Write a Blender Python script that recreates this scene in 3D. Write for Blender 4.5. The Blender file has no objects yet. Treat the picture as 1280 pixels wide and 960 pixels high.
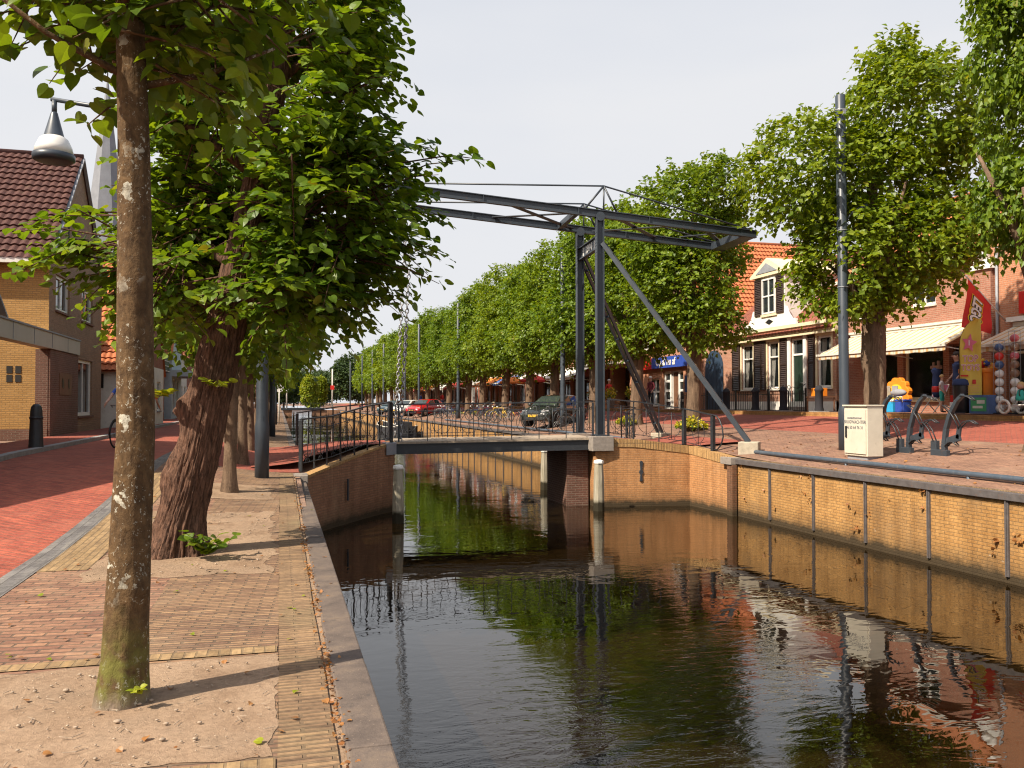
import bpy, math, random
import numpy as np
from mathutils import Vector, Matrix, noise
PI = math.pi
R = math.radians
SC = bpy.context.scene
COL = SC.collection
rnd = random.Random(7)

# ------------------------------------------------------------------ objects
def tag(o, label=None, cat=None, group=None, kind=None):
    if label: o['label'] = label
    if cat: o['category'] = cat
    if group: o['group'] = group
    if kind: o['kind'] = kind
    return o

def thing(name, label, cat, loc=(0, 0, 0), rz=0.0, group=None):
    o = bpy.data.objects.new(name, None)
    COL.objects.link(o)
    o.location = loc
    o.rotation_euler = (0, 0, rz)
    return tag(o, label, cat, group)

def copy_tree(o, parent=None, loc=None, rz=None, label=None):
    c = o.copy()
    COL.objects.link(c)
    if parent is not None:
        c.parent = parent
    if loc is not None:
        c.location = loc
    if rz is not None:
        c.rotation_euler = (0, 0, rz)
    if label:
        c['label'] = label
    for ch in list(o.children):
        copy_tree(ch, c)
    return c

class MB:
    """collects faces and links them as one mesh object"""
    def __init__(s):
        s.v = []; s.f = []; s.m = []; s.sm = []
    def add(s, verts, faces, mi=0, smooth=False):
        b = len(s.v)
        s.v.extend([tuple(v) for v in verts])
        for f in faces:
            s.f.append(tuple(b + i for i in f)); s.m.append(mi); s.sm.append(smooth)
        return s
    def box(s, lo, hi, mi=0):
        x0, y0, z0 = lo; x1, y1, z1 = hi
        v = [(x0,y0,z0),(x1,y0,z0),(x1,y1,z0),(x0,y1,z0),(x0,y0,z1),(x1,y0,z1),(x1,y1,z1),(x0,y1,z1)]
        return s.add(v, [(3,2,1,0),(4,5,6,7),(0,1,5,4),(1,2,6,5),(2,3,7,6),(3,0,4,7)], mi)
    def cbox(s, c, d, mi=0, rz=0.0):
        dx, dy, dz = d[0]/2, d[1]/2, d[2]/2
        ca, sa = math.cos(rz), math.sin(rz)
        v = []
        for z in (-dz, dz):
            for x, y in ((-dx,-dy),(dx,-dy),(dx,dy),(-dx,dy)):
                v.append((c[0]+x*ca-y*sa, c[1]+x*sa+y*ca, c[2]+z))
        return s.add(v, [(3,2,1,0),(4,5,6,7),(0,1,5,4),(1,2,6,5),(2,3,7,6),(3,0,4,7)], mi)
    def beam(s, p0, p1, w, h, mi=0, up=(0,0,1)):
        p0 = Vector(p0); p1 = Vector(p1); d = (p1-p0).normalized()
        side = d.cross(Vector(up))
        if side.length < 1e-4: side = Vector((1,0,0))
        side.normalize(); u = side.cross(d).normalized()
        v = []
        for p in (p0, p1):
            for a, b in ((-1,-1),(1,-1),(1,1),(-1,1)):
                v.append(p + side*a*w/2 + u*b*h/2)
        return s.add(v, [(3,2,1,0),(4,5,6,7),(0,1,5,4),(1,2,6,5),(2,3,7,6),(3,0,4,7)], mi)
    def ibeam(s, p0, p1, w, h, t=.03, mi=0):
        p0 = Vector(p0); p1 = Vector(p1); d = (p1-p0).normalized()
        side = d.cross(Vector((0,0,1))).normalized(); u = side.cross(d).normalized()
        s.beam(p0+u*(h/2-t/2), p1+u*(h/2-t/2), w, t, mi); s.beam(p0-u*(h/2-t/2), p1-u*(h/2-t/2), w, t, mi)
        s.beam(p0, p1, t*1.2, h-2*t-.002, mi)
        return s
    def tube(s, pts, r, n=8, mi=0, smooth=True, cap=True, closed=False):
        pts = [Vector(p) for p in pts]
        rr = r if isinstance(r, (list, tuple)) else [r]*len(pts)
        rings = []; prev = None
        N = len(pts)
        for i, p in enumerate(pts):
            if closed: d = pts[(i+1) % N]-pts[i-1]
            else: d = pts[min(i+1, N-1)]-pts[max(i-1, 0)]
            d.normalize()
            if prev is None:
                a = Vector((0,0,1)) if abs(d.z) < .9 else Vector((1,0,0))
                e = d.cross(a).normalized()
            else:
                e = (prev - d*prev.dot(d)).normalized()
            prev = e; g = d.cross(e)
            rings.append([p + (e*math.cos(2*PI*k/n)+g*math.sin(2*PI*k/n))*rr[i] for k in range(n)])
        v = [q for ring in rings for q in ring]; f = []
        for i in range(N if closed else N-1):
            j = (i+1) % N
            for k in range(n):
                k2 = (k+1) % n
                f.append((i*n+k, i*n+k2, j*n+k2, j*n+k))
        s.add(v, f, mi, smooth)
        if cap and not closed:
            b = len(s.v)-len(v)
            s.f.append(tuple(b+k for k in reversed(range(n)))); s.m.append(mi); s.sm.append(False)
            s.f.append(tuple(b+(N-1)*n+k for k in range(n))); s.m.append(mi); s.sm.append(False)
        return s
    def lathe(s, prof, c=(0,0,0), n=20, mi=0, smooth=True):
        v = []; f = []
        for r, z in prof:
            for k in range(n):
                a = 2*PI*k/n
                v.append((c[0]+r*math.cos(a), c[1]+r*math.sin(a), c[2]+z))
        for i in range(len(prof)-1):
            for k in range(n):
                k2 = (k+1) % n
                f.append((i*n+k, i*n+k2, (i+1)*n+k2, (i+1)*n+k))
        f.append(tuple(reversed(range(n)))); f.append(tuple((len(prof)-1)*n+k for k in range(n)))
        return s.add(v, f, mi, smooth)
    def prism(s, poly, z0, z1, mi=0):
        """vertical prism over a counter-clockwise plan; z0/z1 a number or one per corner"""
        n = len(poly)
        a = z0 if isinstance(z0, (list, tuple)) else [z0]*n
        b = z1 if isinstance(z1, (list, tuple)) else [z1]*n
        v = [(p[0], p[1], a[i]) for i, p in enumerate(poly)]+[(p[0], p[1], b[i]) for i, p in enumerate(poly)]
        f = [tuple(reversed(range(n))), tuple(range(n, 2*n))]
        f += [(i, (i+1) % n, n+(i+1) % n, n+i) for i in range(n)]
        return s.add(v, f, mi)
    def plate(s, poly, y0, y1, mi=0):
        """poly in (x,z), thickness from y0 to y1 (front = y0)"""
        n = len(poly)
        v = [(p[0], y0, p[1]) for p in poly]+[(p[0], y1, p[1]) for p in poly]
        f = [tuple(range(n)), tuple(reversed(range(n, 2*n)))]
        f += [(i, n+i, n+(i+1) % n, (i+1) % n) for i in range(n)]
        return s.add(v, f, mi)
    def sphere(s, c, r, n=14, m=9, mi=0, sc=(1,1,1)):
        v = []; f = []
        for i in range(m+1):
            t = PI*i/m
            for k in range(n):
                a = 2*PI*k/n
                v.append((c[0]+r*sc[0]*math.sin(t)*math.cos(a), c[1]+r*sc[1]*math.sin(t)*math.sin(a), c[2]-r*sc[2]*math.cos(t)))
        for i in range(m):
            for k in range(n):
                k2 = (k+1) % n
                f.append((i*n+k, i*n+k2, (i+1)*n+k2, (i+1)*n+k))
        return s.add(v, f, mi, True)
    def torus(s, c, R0, r, axis='y', n=24, m=6, mi=0, sc=1.0):
        pts = []
        for k in range(n):
            a = 2*PI*k/n; x, z = R0*math.cos(a), R0*math.sin(a)*sc
            pts.append((c[0]+x, c[1], c[2]+z) if axis == 'y' else ((c[0], c[1]+x, c[2]+z) if axis == 'x' else (c[0]+x, c[1]+z, c[2])))
        return s.tube(pts, r, m, mi, closed=True)
    def build(s, name, mats, parent=None, loc=None, rz=None, bevel=0.0):
        me = bpy.data.meshes.new(name)
        me.from_pydata(s.v, [], s.f)
        for m in (mats if isinstance(mats, (list, tuple)) else [mats]): me.materials.append(m)
        me.polygons.foreach_set('material_index', s.m)
        me.polygons.foreach_set('use_smooth', s.sm)
        me.update()
        o = bpy.data.objects.new(name, me)
        COL.objects.link(o)
        if parent is not None: o.parent = parent
        if loc is not None: o.location = loc
        if rz is not None: o.rotation_euler = (0, 0, rz)
        if bevel:
            b = o.modifiers.new('Bevel', 'BEVEL'); b.width = bevel; b.segments = 2; b.limit_method = 'ANGLE'; b.angle_limit = R(40)
        return o

def sheet(name, fn, us, vs, mat, parent=None):
    """grid sheet; fn(u,v) -> point"""
    b = MB(); nu = len(us); nv = len(vs)
    pts = [fn(u, v) for u in us for v in vs]
    fc = []
    for i in range(nu-1):
        for j in range(nv-1):
            fc.append((i*nv+j, (i+1)*nv+j, (i+1)*nv+j+1, i*nv+j+1))
    b.add(pts, fc, 0, True)
    return b.build(name, mat, parent)

def lin(a, b, n): return [a+(b-a)*i/(n-1) for i in range(n)]
def smooth(t):
    t = min(1, max(0, t)); return t*t*(3-2*t)
def lerp(a, b, t): return a+(b-a)*t

# ------------------------------------------------------------------ materials
class NT:
    def __init__(s, name):
        s.m = bpy.data.materials.new(name); s.m.use_nodes = True
        s.t = s.m.node_tree; s.t.nodes.clear()
        s.out = s.n('ShaderNodeOutputMaterial')
    def n(s, typ, **kw):
        nd = s.t.nodes.new(typ)
        for k, v in kw.items():
            if k == 'op': nd.operation = v
            elif hasattr(nd, k) and k not in ('Scale',): setattr(nd, k, v)
        return nd
    def l(s, a, b): s.t.links.new(a, b)
    def math(s, op, a, b=None, clamp=False):
        nd = s.t.nodes.new('ShaderNodeMath'); nd.operation = op; nd.use_clamp = clamp
        for i, x in enumerate((a, b)):
            if x is None: continue
            if isinstance(x, (int, float)): nd.inputs[i].default_value = x
            else: s.l(x, nd.inputs[i])
        return nd.outputs[0]
    def mix(s, f, a, b, blend='MIX'):
        nd = s.t.nodes.new('ShaderNodeMix'); nd.data_type = 'RGBA'; nd.blend_type = blend
        for i, x in ((0, f), (6, a), (7, b)):
            if isinstance(x, (int, float)): nd.inputs[i].default_value = x
            elif isinstance(x, (tuple, list)): nd.inputs[i].default_value = (*x[:3], 1)
            else: s.l(x, nd.inputs[i])
        return nd.outputs[2]
    def noise(s, vec, scale, detail=3, rough=.55, dist=0):
        nd = s.t.nodes.new('ShaderNodeTexNoise')
        nd.inputs['Scale'].default_value = scale; nd.inputs['Detail'].default_value = detail
        nd.inputs['Roughness'].default_value = rough; nd.inputs['Distortion'].default_value = dist
        if vec is not None: s.l(vec, nd.inputs['Vector'])
        return nd.outputs['Fac']
    def ramp(s, f, stops):
        nd = s.t.nodes.new('ShaderNodeValToRGB'); e = nd.color_ramp.elements
        while len(e) < len(stops): e.new(.5)
        for el, (p, c) in zip(e, stops):
            el.position = p; el.color = (*c, 1) if len(c) == 3 else c
        s.l(f, nd.inputs[0]); return nd.outputs[0]
    def step(s, f, a, b):
        """0 below a, 1 above b"""
        nd = s.t.nodes.new('ShaderNodeMapRange'); nd.inputs[1].default_value = a; nd.inputs[2].default_value = b
        s.l(f, nd.inputs[0]); return nd.outputs[0]
    def pos(s): return s.t.nodes.new('ShaderNodeNewGeometry').outputs['Position']
    def obj(s): return s.t.nodes.new('ShaderNodeTexCoord').outputs['Object']
    def xyz(s, v):
        nd = s.t.nodes.new('ShaderNodeSeparateXYZ'); s.l(v, nd.inputs[0]); return nd.outputs
    def comb(s, x, y, z=0.0):
        nd = s.t.nodes.new('ShaderNodeCombineXYZ')
        for i, q in enumerate((x, y, z)):
            if isinstance(q, (int, float)): nd.inputs[i].default_value = q
            else: s.l(q, nd.inputs[i])
        return nd.outputs[0]
    def scale(s, v, sc):
        nd = s.t.nodes.new('ShaderNodeMapping'); nd.inputs['Scale'].default_value = sc; s.l(v, nd.inputs[0]); return nd.outputs[0]
    def rot(s, v, a):
        nd = s.t.nodes.new('ShaderNodeMapping'); nd.inputs['Rotation'].default_value = (0, 0, a); s.l(v, nd.inputs[0]); return nd.outputs[0]
    def bump(s, h, strength=.5, dist=.02, prev=None):
        nd = s.t.nodes.new('ShaderNodeBump'); nd.inputs['Strength'].default_value = strength; nd.inputs['Distance'].default_value = dist
        s.l(h, nd.inputs['Height'])
        if prev is not None: s.l(prev, nd.inputs['Normal'])
        return nd.outputs[0]
    def principled(s, col, rough=.7, metal=0.0, normal=None, spec=None, coat=0.0):
        p = s.t.nodes.new('ShaderNodeBsdfPrincipled')
        for key, x in (('Base Color', col), ('Roughness', rough), ('Metallic', metal)):
            if isinstance(x, (int, float)): p.inputs[key].default_value = x
            elif isinstance(x, (tuple, list)): p.inputs[key].default_value = (*x[:3], 1)
            else: s.l(x, p.inputs[key])
        if spec is not None: p.inputs['Specular IOR Level'].default_value = spec
        if coat: p.inputs['Coat Weight'].default_value = coat; p.inputs['Coat Roughness'].default_value = .05
        if normal is not None: s.l(normal, p.inputs['Normal'])
        return p
    def done(s, sh):
        s.l(sh.outputs[0] if hasattr(sh, 'outputs') else sh, s.out.inputs[0]); return s.m

def plain(name, col, rough=.6, metal=0.0, var=.12, scale=6, bump=0.0, spec=None, coat=0.0, dirt=None):
    """paint, metal, plastic or cloth: one colour with slight wear in it"""
    t = NT(name); p = t.pos()
    f = t.noise(p, scale, 4, .6)
    lo = tuple(c*(1-var) for c in col); hi = tuple(min(1, c*(1+var)) for c in col)
    c = t.ramp(f, [(.3, lo), (.7, hi)])
    if dirt:
        g = t.noise(p, scale*2.3, 5, .7)
        c = t.mix(t.step(g, .58, .72), c, dirt)
    rg = t.math('ADD', t.math('MULTIPLY', f, .2), rough-.1)
    nm = t.bump(t.noise(p, scale*8, 3), bump, .01) if bump else None
    return t.done(t.principled(c, rg, metal, nm, spec, coat))

def wallvec(t):
    """(distance along a wall, height) for any vertical face"""
    g = t.t.nodes.new('ShaderNodeNewGeometry')
    P = t.xyz(g.outputs['Position']); N = t.xyz(g.outputs['True Normal'])
    u = t.math('SUBTRACT', t.math('MULTIPLY', P[1], N[0]), t.math('MULTIPLY', P[0], N[1]))
    return t.comb(u, P[2]), g.outputs['Position'], P

def brickmat(name, c1, c2, mortar, bw=.21, rh=.063, ms=.010, var=.25, floor=False, rot=0.0, bump=.5, wet=None, dirt=None, offs=.5, grime=.35, rough=.85):
    t = NT(name)
    if floor:
        P0 = t.pos(); P = t.xyz(P0); vec = t.rot(P0, rot) if rot else P0
    else:
        vec, P0, P = wallvec(t)
    b = t.t.nodes.new('ShaderNodeTexBrick')
    b.offset = offs; b.squash = 1.0
    b.inputs['Scale'].default_value = 1.0
    b.inputs['Brick Width'].default_value = bw; b.inputs['Row Height'].default_value = rh
    b.inputs['Mortar Size'].default_value = ms; b.inputs['Mortar Smooth'].default_value = .3; b.inputs['Bias'].default_value = 0.0
    b.inputs['Color1'].default_value = (*c1, 1); b.inputs['Color2'].default_value = (*c2, 1); b.inputs['Mortar'].default_value = (*mortar, 1)
    # slightly wandering courses
    w = t.t.nodes.new('ShaderNodeTexNoise'); w.inputs['Scale'].default_value = 1.7; t.l(P0, w.inputs['Vector'])
    vm = t.t.nodes.new('ShaderNodeVectorMath'); vm.operation = 'MULTIPLY_ADD'
    t.l(w.outputs['Color'], vm.inputs[0]); vm.inputs[1].default_value = (.03, .022, 0) if floor else (.012, .008, 0); t.l(vec, vm.inputs[2])
    t.l(vm.outputs[0], b.inputs['Vector'])
    c = b.outputs['Color']
    n1 = t.noise(P0, 1.3, 5, .65); n2 = t.noise(P0, 23, 4, .6)
    c = t.mix(grime, c, t.ramp(n1, [(.3, tuple(x*(1-var) for x in c1)), (.7, tuple(min(1, x*(1+var)) for x in c2))]))
    c = t.mix(.55, c, t.ramp(n2, [(.3, (.62, .62, .62)), (.7, (1.25, 1.25, 1.25))]), 'MULTIPLY')
    if floor:
        st = t.noise(t.scale(vec, (1.6, 11, 1)), 1.0, 4, .7)
        c = t.mix(.75, c, t.ramp(st, [(.3, (.55, .52, .55)), (.5, (.95, .95, .95)), (.72, (1.42, 1.38, 1.25))]), 'MULTIPLY')
    if dirt:
        n3 = t.noise(P0, .7, 6, .7, .6)
        c = t.mix(t.math('MULTIPLY', t.step(n3, .52, .70), .5 if floor else .7), c, dirt)
    if wet:
        # tide line: algae and wet brick just above the water
        zz = t.math('ADD', P[2], t.math('MULTIPLY', t.noise(P0, 3.4, 6, .75), .30))
        k = t.step(zz, wet[1]+.08, wet[1]-.03)
        c = t.mix(k, c, wet[0])
        sk_ = t.noise(t.scale(vec, (2.6, .30, 1)), 1.0, 5, .7)
        c = t.mix(.8, c, t.ramp(sk_, [(.32, (.58, .54, .50)), (.55, (1, 1, 1)), (.75, (1.1, 1.08, 1.0))]), 'MULTIPLY')
        lm = t.noise(P0, 5.5, 5, .75)
        c = t.mix(t.math('MULTIPLY', t.step(lm, .66, .72), .5), c, (.52, .47, .38))
        k2 = t.math('MULTIPLY', t.step(zz, wet[1]+.34, wet[1]+.05), .45)
        c = t.mix(k2, c, tuple(x*2.1 for x in wet[0]))
    h = t.math('ADD', t.math('MULTIPLY', b.outputs['Fac'], -1.0), t.math('MULTIPLY', n2, .5))
    nm = t.bump(h, bump, .012)
    return t.done(t.principled(c, rough, 0, nm, .3))

def leafmat(name, dark, mid, light, trans=.42, yellow=None, vary=False):
    t = NT(name)
    g = t.t.nodes.new('ShaderNodeNewGeometry')
    ri = g.outputs['Random Per Island']
    st = [(0.0, dark), (.5, mid), (.9, light)]
    if yellow: st.append((.985, light)); st.append((1.0, yellow))
    c = t.ramp(ri, st)
    n = t.noise(g.outputs['Position'], 1.1, 3, .6)
    c = t.mix(.35, c, t.ramp(n, [(.35, dark), (.65, light)]))
    if vary:
        oi = t.t.nodes.new('ShaderNodeObjectInfo').outputs['Random']
        c = t.mix(1.0, c, t.ramp(oi, [(0.0, (.86, .93, .95)), (.5, (1, 1, 1)), (1.0, (1.16, 1.07, .9))]), 'MULTIPLY')
    p = t.principled(c, .42, 0, None, .35)
    tr = t.t.nodes.new('ShaderNodeBsdfTranslucent')
    tc = t.mix(1.0, c, (1.5, 1.35, .45), 'MULTIPLY')
    t.l(tc, tr.inputs[0])
    mx = t.t.nodes.new('ShaderNodeMixShader'); mx.inputs[0].default_value = trans
    t.l(p.outputs[0], mx.inputs[1]); t.l(tr.outputs[0], mx.inputs[2])
    return t.done(mx)

def barkmat(name, c1, c2, sc=(14, 14, 2.2), bump=.8, lichen=0.0, moss=None):
    t = NT(name); p = t.obj()
    v = t.scale(p, sc)
    n = t.noise(v, 1.0, 6, .65, .4); n2 = t.noise(p, 30, 4, .6)
    c = t.ramp(n, [(.3, c1), (.7, c2)])
    c = t.mix(.5, c, t.ramp(n2, [(.3, (.6, .6, .6)), (.7, (1.3, 1.3, 1.3))]), 'MULTIPLY')
    if moss:
        z = t.xyz(p)[2]
        k = t.math('MULTIPLY', t.step(t.math('ADD', z, t.math('MULTIPLY', t.noise(p, 5, 4), .5)), .75, .4), t.step(t.noise(p, 9, 4), .38, .56))
        c = t.mix(k, c, moss)
        c = t.mix(t.step(t.math('ADD', z, t.math('MULTIPLY', n2, .12)), .17, .06), c, (.2, .155, .115))
    if lichen:
        big = t.step(t.noise(p, 3.1, 3), .40, .60)
        ks = []
        for sc_, am, thr in ((11, .16, .40), (26, .09, .36), (55, .05, .40)):
            vo = t.t.nodes.new('ShaderNodeTexVoronoi'); vo.inputs['Scale'].default_value = sc_
            dn = t.t.nodes.new('ShaderNodeVectorMath'); dn.operation = 'MULTIPLY_ADD'
            nn = t.t.nodes.new('ShaderNodeTexNoise'); nn.inputs['Scale'].default_value = sc_*1.8; nn.inputs['Detail'].default_value = 4; t.l(p, nn.inputs['Vector'])
            t.l(nn.outputs['Color'], dn.inputs[0]); dn.inputs[1].default_value = (am,)*3; t.l(t.scale(p, (1, 1, .8)), dn.inputs[2]); t.l(dn.outputs[0], vo.inputs['Vector'])
            o_ = t.xyz(vo.outputs['Color']); rad = t.math('MULTIPLY', o_[1], thr)
            ks.append(t.math('MULTIPLY', t.math('GREATER_THAN', rad, vo.outputs['Distance']), t.step(o_[0], 1-lichen, 1-lichen+.02)))
        k = t.math('MAXIMUM', t.math('MAXIMUM', ks[0], ks[1]), ks[2])
        k = t.math('MULTIPLY', k, big)
        c = t.mix(t.math('MULTIPLY', k, t.step(n2, .2, .6)), c, (.46, .45, .37))
    h = t.math('ADD', n, t.math('MULTIPLY', n2, .4))
    return t.done(t.principled(c, .9, 0, t.bump(h, bump, .025), .2))

def tilemat(name, c1, c2, moss=(.05, .06, .03), tw=.24, th=.30, patt=True):
    t = NT(name)
    g = t.t.nodes.new('ShaderNodeNewGeometry')
    P0 = g.outputs['Position']; P = t.xyz(P0); N = t.xyz(g.outputs['True Normal'])
    n1 = t.noise(P0, 2.0, 5, .65); n2 = t.noise(P0, 14, 3)
    if patt:
        hl = t.math('SQRT', t.math('ADD', t.math('ADD', t.math('MULTIPLY', N[0], N[0]), t.math('MULTIPLY', N[1], N[1])), .0001))
        u = t.math('DIVIDE', t.math('SUBTRACT', t.math('MULTIPLY', P[1], N[0]), t.math('MULTIPLY', P[0], N[1])), hl)
        v = t.math('DIVIDE', P[2], hl)
        b = t.t.nodes.new('ShaderNodeTexBrick'); b.offset = 0.0
        b.inputs['Scale'].default_value = 1; b.inputs['Brick Width'].default_value = tw; b.inputs['Row Height'].default_value = th
        b.inputs['Mortar Size'].default_value = .012
        b.inputs['Color1'].default_value = (*c1, 1); b.inputs['Color2'].default_value = (*c2, 1); b.inputs['Mortar'].default_value = (*[x*.35 for x in c1], 1)
        t.l(t.comb(u, v), b.inputs['Vector'])
        c = b.outputs['Color']
        wv = t.math('ABSOLUTE', t.math('SINE', t.math('MULTIPLY', u, PI/tw)))
        sv = t.math('FRACT', t.math('DIVIDE', v, th))
        h = t.math('ADD', wv, t.math('MULTIPLY', sv, -.7))
        nm = t.bump(h, .9, .05)
    else:
        c = t.ramp(n2, [(.3, c1), (.7, c2)]); nm = t.bump(n2, .2, .01)
    c = t.mix(.35, c, t.ramp(n1, [(.3, tuple(x*.6 for x in c1)), (.7, tuple(min(1, x*1.3) for x in c2))]))
    c = t.mix(t.math('MULTIPLY', t.step(n1, .6, .75), .6), c, moss)
    return t.done(t.principled(c, .75, 0, nm, .3))
M = {}
M['sand'] = None
def sandmat():
    t = NT('sand_soil'); p = t.pos()
    a = t.noise(p, 2.2, 5, .65); b = t.noise(p, 28, 5, .7); c_ = t.noise(p, 130, 3, .7)
    c = t.ramp(a, [(.3, (.235, .155, .10)), (.7, (.40, .285, .195))])
    c = t.mix(.55, c, t.ramp(b, [(.3, (.55, .52, .5)), (.7, (1.25, 1.25, 1.25))]), 'MULTIPLY')
    c = t.mix(t.step(c_, .62, .72), c, (.2, .15, .1))
    h = t.math('ADD', t.math('MULTIPLY', b, .7), t.math('MULTIPLY', c_, .6))
    c = t.mix(t.math('MULTIPLY', t.step(t.noise(p, 1.1, 5, .7), .50, .66), .55), c, (.13, .088, .058))
    return t.done(t.principled(c, .95, 0, t.bump(h, .55, .022, t.bump(a, .4, .06)), .15))
M['sand'] = sandmat()
WET = ((.035, .024, .012), -.92)
M['walk'] = brickmat('walkway_clinker', (.165, .09, .062), (.335, .205, .115), (.11, .08, .055), .205, .052, .011, .35, True, R(4), .9, dirt=(.36, .265, .175), grime=.22)
M['walk_rose'] = brickmat('walkway_rose_clinker', (.175, .085, .06), (.335, .185, .115), (.10, .075, .055), .21, .085, .010, .3, True, R(6), .8, dirt=(.30, .22, .145), grime=.22)
M['edge_strip'] = brickmat('edge_strip_brick', (.175, .108, .066), (.305, .195, .108), (.12, .085, .055), .262, .052, .011, .35, True, 0, .9, dirt=(.24, .19, .10), grime=.4)
M['yellow_pave'] = brickmat('yellow_paver', (.23, .15, .075), (.36, .24, .125), (.16, .115, .07), .21, .07, .008, .25, True, R(90), .6)
M['road'] = brickmat('red_road_clinker', (.28, .062, .042), (.38, .10, .06), (.17, .085, .06), .2, .10, .010, .3, True, R(45), .7, dirt=(.36, .13, .085), grime=.3)
M['square'] = brickmat('square_clinker', (.20, .105, .075), (.30, .165, .11), (.14, .10, .07), .21, .06, .010, .3, True, R(90), .8, dirt=(.30, .21, .14), grime=.4)
M['square_red'] = brickmat('square_red_clinker', (.27, .065, .045), (.35, .095, .06), (.17, .09, .065), .21, .10, .010, .3, True, R(45), .7, grime=.3)
M['gutter'] = brickmat('grey_gutter_paver', (.12, .112, .11), (.19, .178, .172), (.09, .082, .078), .3, .13, .008, .25, True, R(90), .5)
M['kerbstone'] = plain('kerb_concrete', (.28, .27, .26), .85, 0, .2, 5, .3, dirt=(.16, .15, .13))
M['coping'] = None
def copingmat():
    t = NT('coping_bluestone'); p = t.pos()
    a = t.noise(p, 3.0, 6, .7); b = t.noise(p, 60, 3, .7)
    c = t.ramp(a, [(.3, (.075, .059, .052)), (.5, (.130, .100, .083)), (.72, (.195, .145, .105))])
    c = t.mix(t.step(t.noise(p, 7, 5, .7), .6, .72), c, (.075, .062, .056))
    c = t.mix(t.step(b, .64, .7), c, (.26, .2, .15))
    return t.done(t.principled(c, .75, 0, t.bump(b, .35, .01), .35))
M['coping'] = copingmat()
M['yellow_wall'] = brickmat('quay_yellow_brick', (.36, .18, .056), (.47, .26, .092), (.21, .135, .07), .2, .058, .009, .22, False, 0, .7, WET, (.25, .155, .075), grime=.45)
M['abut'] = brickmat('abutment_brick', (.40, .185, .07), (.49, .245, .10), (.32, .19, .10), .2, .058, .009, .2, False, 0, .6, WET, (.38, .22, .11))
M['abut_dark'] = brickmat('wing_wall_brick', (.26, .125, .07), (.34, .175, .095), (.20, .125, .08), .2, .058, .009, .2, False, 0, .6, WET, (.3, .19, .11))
M['soldier'] = brickmat('soldier_course_brick', (.34, .19, .075), (.48, .29, .12), (.15, .10, .055), .075, .5, .010, .25, False, 0, .9, None, (.26, .19, .1), offs=0)
M['pilaster_brown'] = brickmat('brown_pilaster_brick', (.16, .075, .04), (.2, .1, .055), (.12, .08, .05), .2, .058, .008, .2, False, 0, .6, WET)
M['granite'] = plain('pedestal_granite', (.25, .215, .185), .8, 0, .18, 12, .3, dirt=(.25, .2, .15))
M['steel'] = plain('bridge_slate_paint', (.034, .043, .054), .42, 0, .15, 4, .05, .5, dirt=(.075, .05, .042))
M['steel_dark'] = plain('railing_black_paint', (.022, .025, .030), .45, 0, .2, 9, .1, .5, dirt=(.06, .045, .035))
M['pole'] = plain('pole_slate_paint', (.036, .046, .060), .4, 0, .12, 3, .03, .5)
M['steel_cap'] = plain('cap_beam_steel', (.10, .088, .086), .6, 0, .2, 7, .2, .4, dirt=(.14, .085, .06))
M['rail_blue'] = plain('pipe_rail_blue_paint', (.06, .08, .105), .42, 0, .15, 6, .1, .5, dirt=(.15, .14, .13))
M['chain'] = plain('galvanised_chain', (.30, .30, .31), .45, .6, .2, 20, .1)
M['concrete'] = plain('footing_concrete', (.36, .31, .235), .9, 0, .2, 9, .4, dirt=(.28, .25, .18))
M['white'] = plain('white_paint', (.74, .72, .67), .5, 0, .06, 5, .05)
M['cream'] = plain('cream_paint', (.70, .60, .40), .55, 0, .08, 5, .05)
M['offwhite'] = plain('weathered_white', (.60, .57, .50), .7, 0, .12, 8, .15)
M['black'] = plain('black_gloss', (.016, .017, .018), .35, 0, .2, 8)
M['darkgreen'] = plain('dark_green_door', (.010, .026, .017), .5, 0, .15, 6)
M['shutter'] = plain('shutter_brown_black', (.045, .028, .022), .4, 0, .2, 6)
M['brown'] = plain('brown_wood', (.16, .075, .04), .6, 0, .2, 8, .1)
M['interior'] = plain('dark_interior', (.025, .022, .02), .9, 0, .3, 2)
M['blue_door'] = plain('blue_door_paint', (.03, .055, .095), .5, 0, .15, 5, .1)
M['curtain'] = plain('net_curtain', (.66, .63, .56), .9, 0, .08, 15, .2)
M['lead'] = plain('lead_grey', (.24, .25, .27), .6, 0, .15, 4, .1)
M['fascia'] = plain('fascia_panel', (.42, .39, .33), .6, 0, .06, 2)
M['red'] = plain('red_enamel', (.55, .02, .015), .35, 0, .08, 5)
M['blue'] = plain('blue_enamel', (.03, .07, .34), .4, 0, .08, 5)
M['orange'] = plain('orange_plastic', (.72, .22, .02), .4, 0, .08, 5)
M['yellow'] = plain('yellow_plastic', (.75, .48, .04), .4, 0, .08, 5)
M['pink'] = plain('pink_plastic', (.7, .16, .25), .4, 0, .08, 5)
M['cyan'] = plain('cyan_plastic', (.03, .33, .62), .4, 0, .06, 5)
M['green_plastic'] = plain('green_plastic', (.05, .3, .12), .4, 0, .08, 5)
M['grey'] = plain('grey_metal', (.3, .31, .32), .45, .3, .1, 6)
M['flag_red'] = plain('flag_red_cloth', (.60, .03, .025), .75, 0, .08, 3, .1)
M['flag_yellow'] = plain('flag_yellow_cloth', (.74, .56, .10), .75, 0, .06, 3, .1)
M['cabinet'] = plain('cabinet_cream', (.57, .52, .42), .5, 0, .07, 3, .04, dirt=(.48, .43, .34))
M['rubber'] = plain('rubber', (.02, .02, .02), .8, 0, .2, 10)
M['alloy'] = plain('alloy_rim', (.45, .45, .46), .35, .7, .1, 6)
M['amber'] = plain('plate_yellow', (.68, .40, .02), .45, 0, .05, 4)
M['lamp_glass'] = plain('headlight_glass', (.6, .62, .64), .12, 0, .05, 4, 0, .8)
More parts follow.
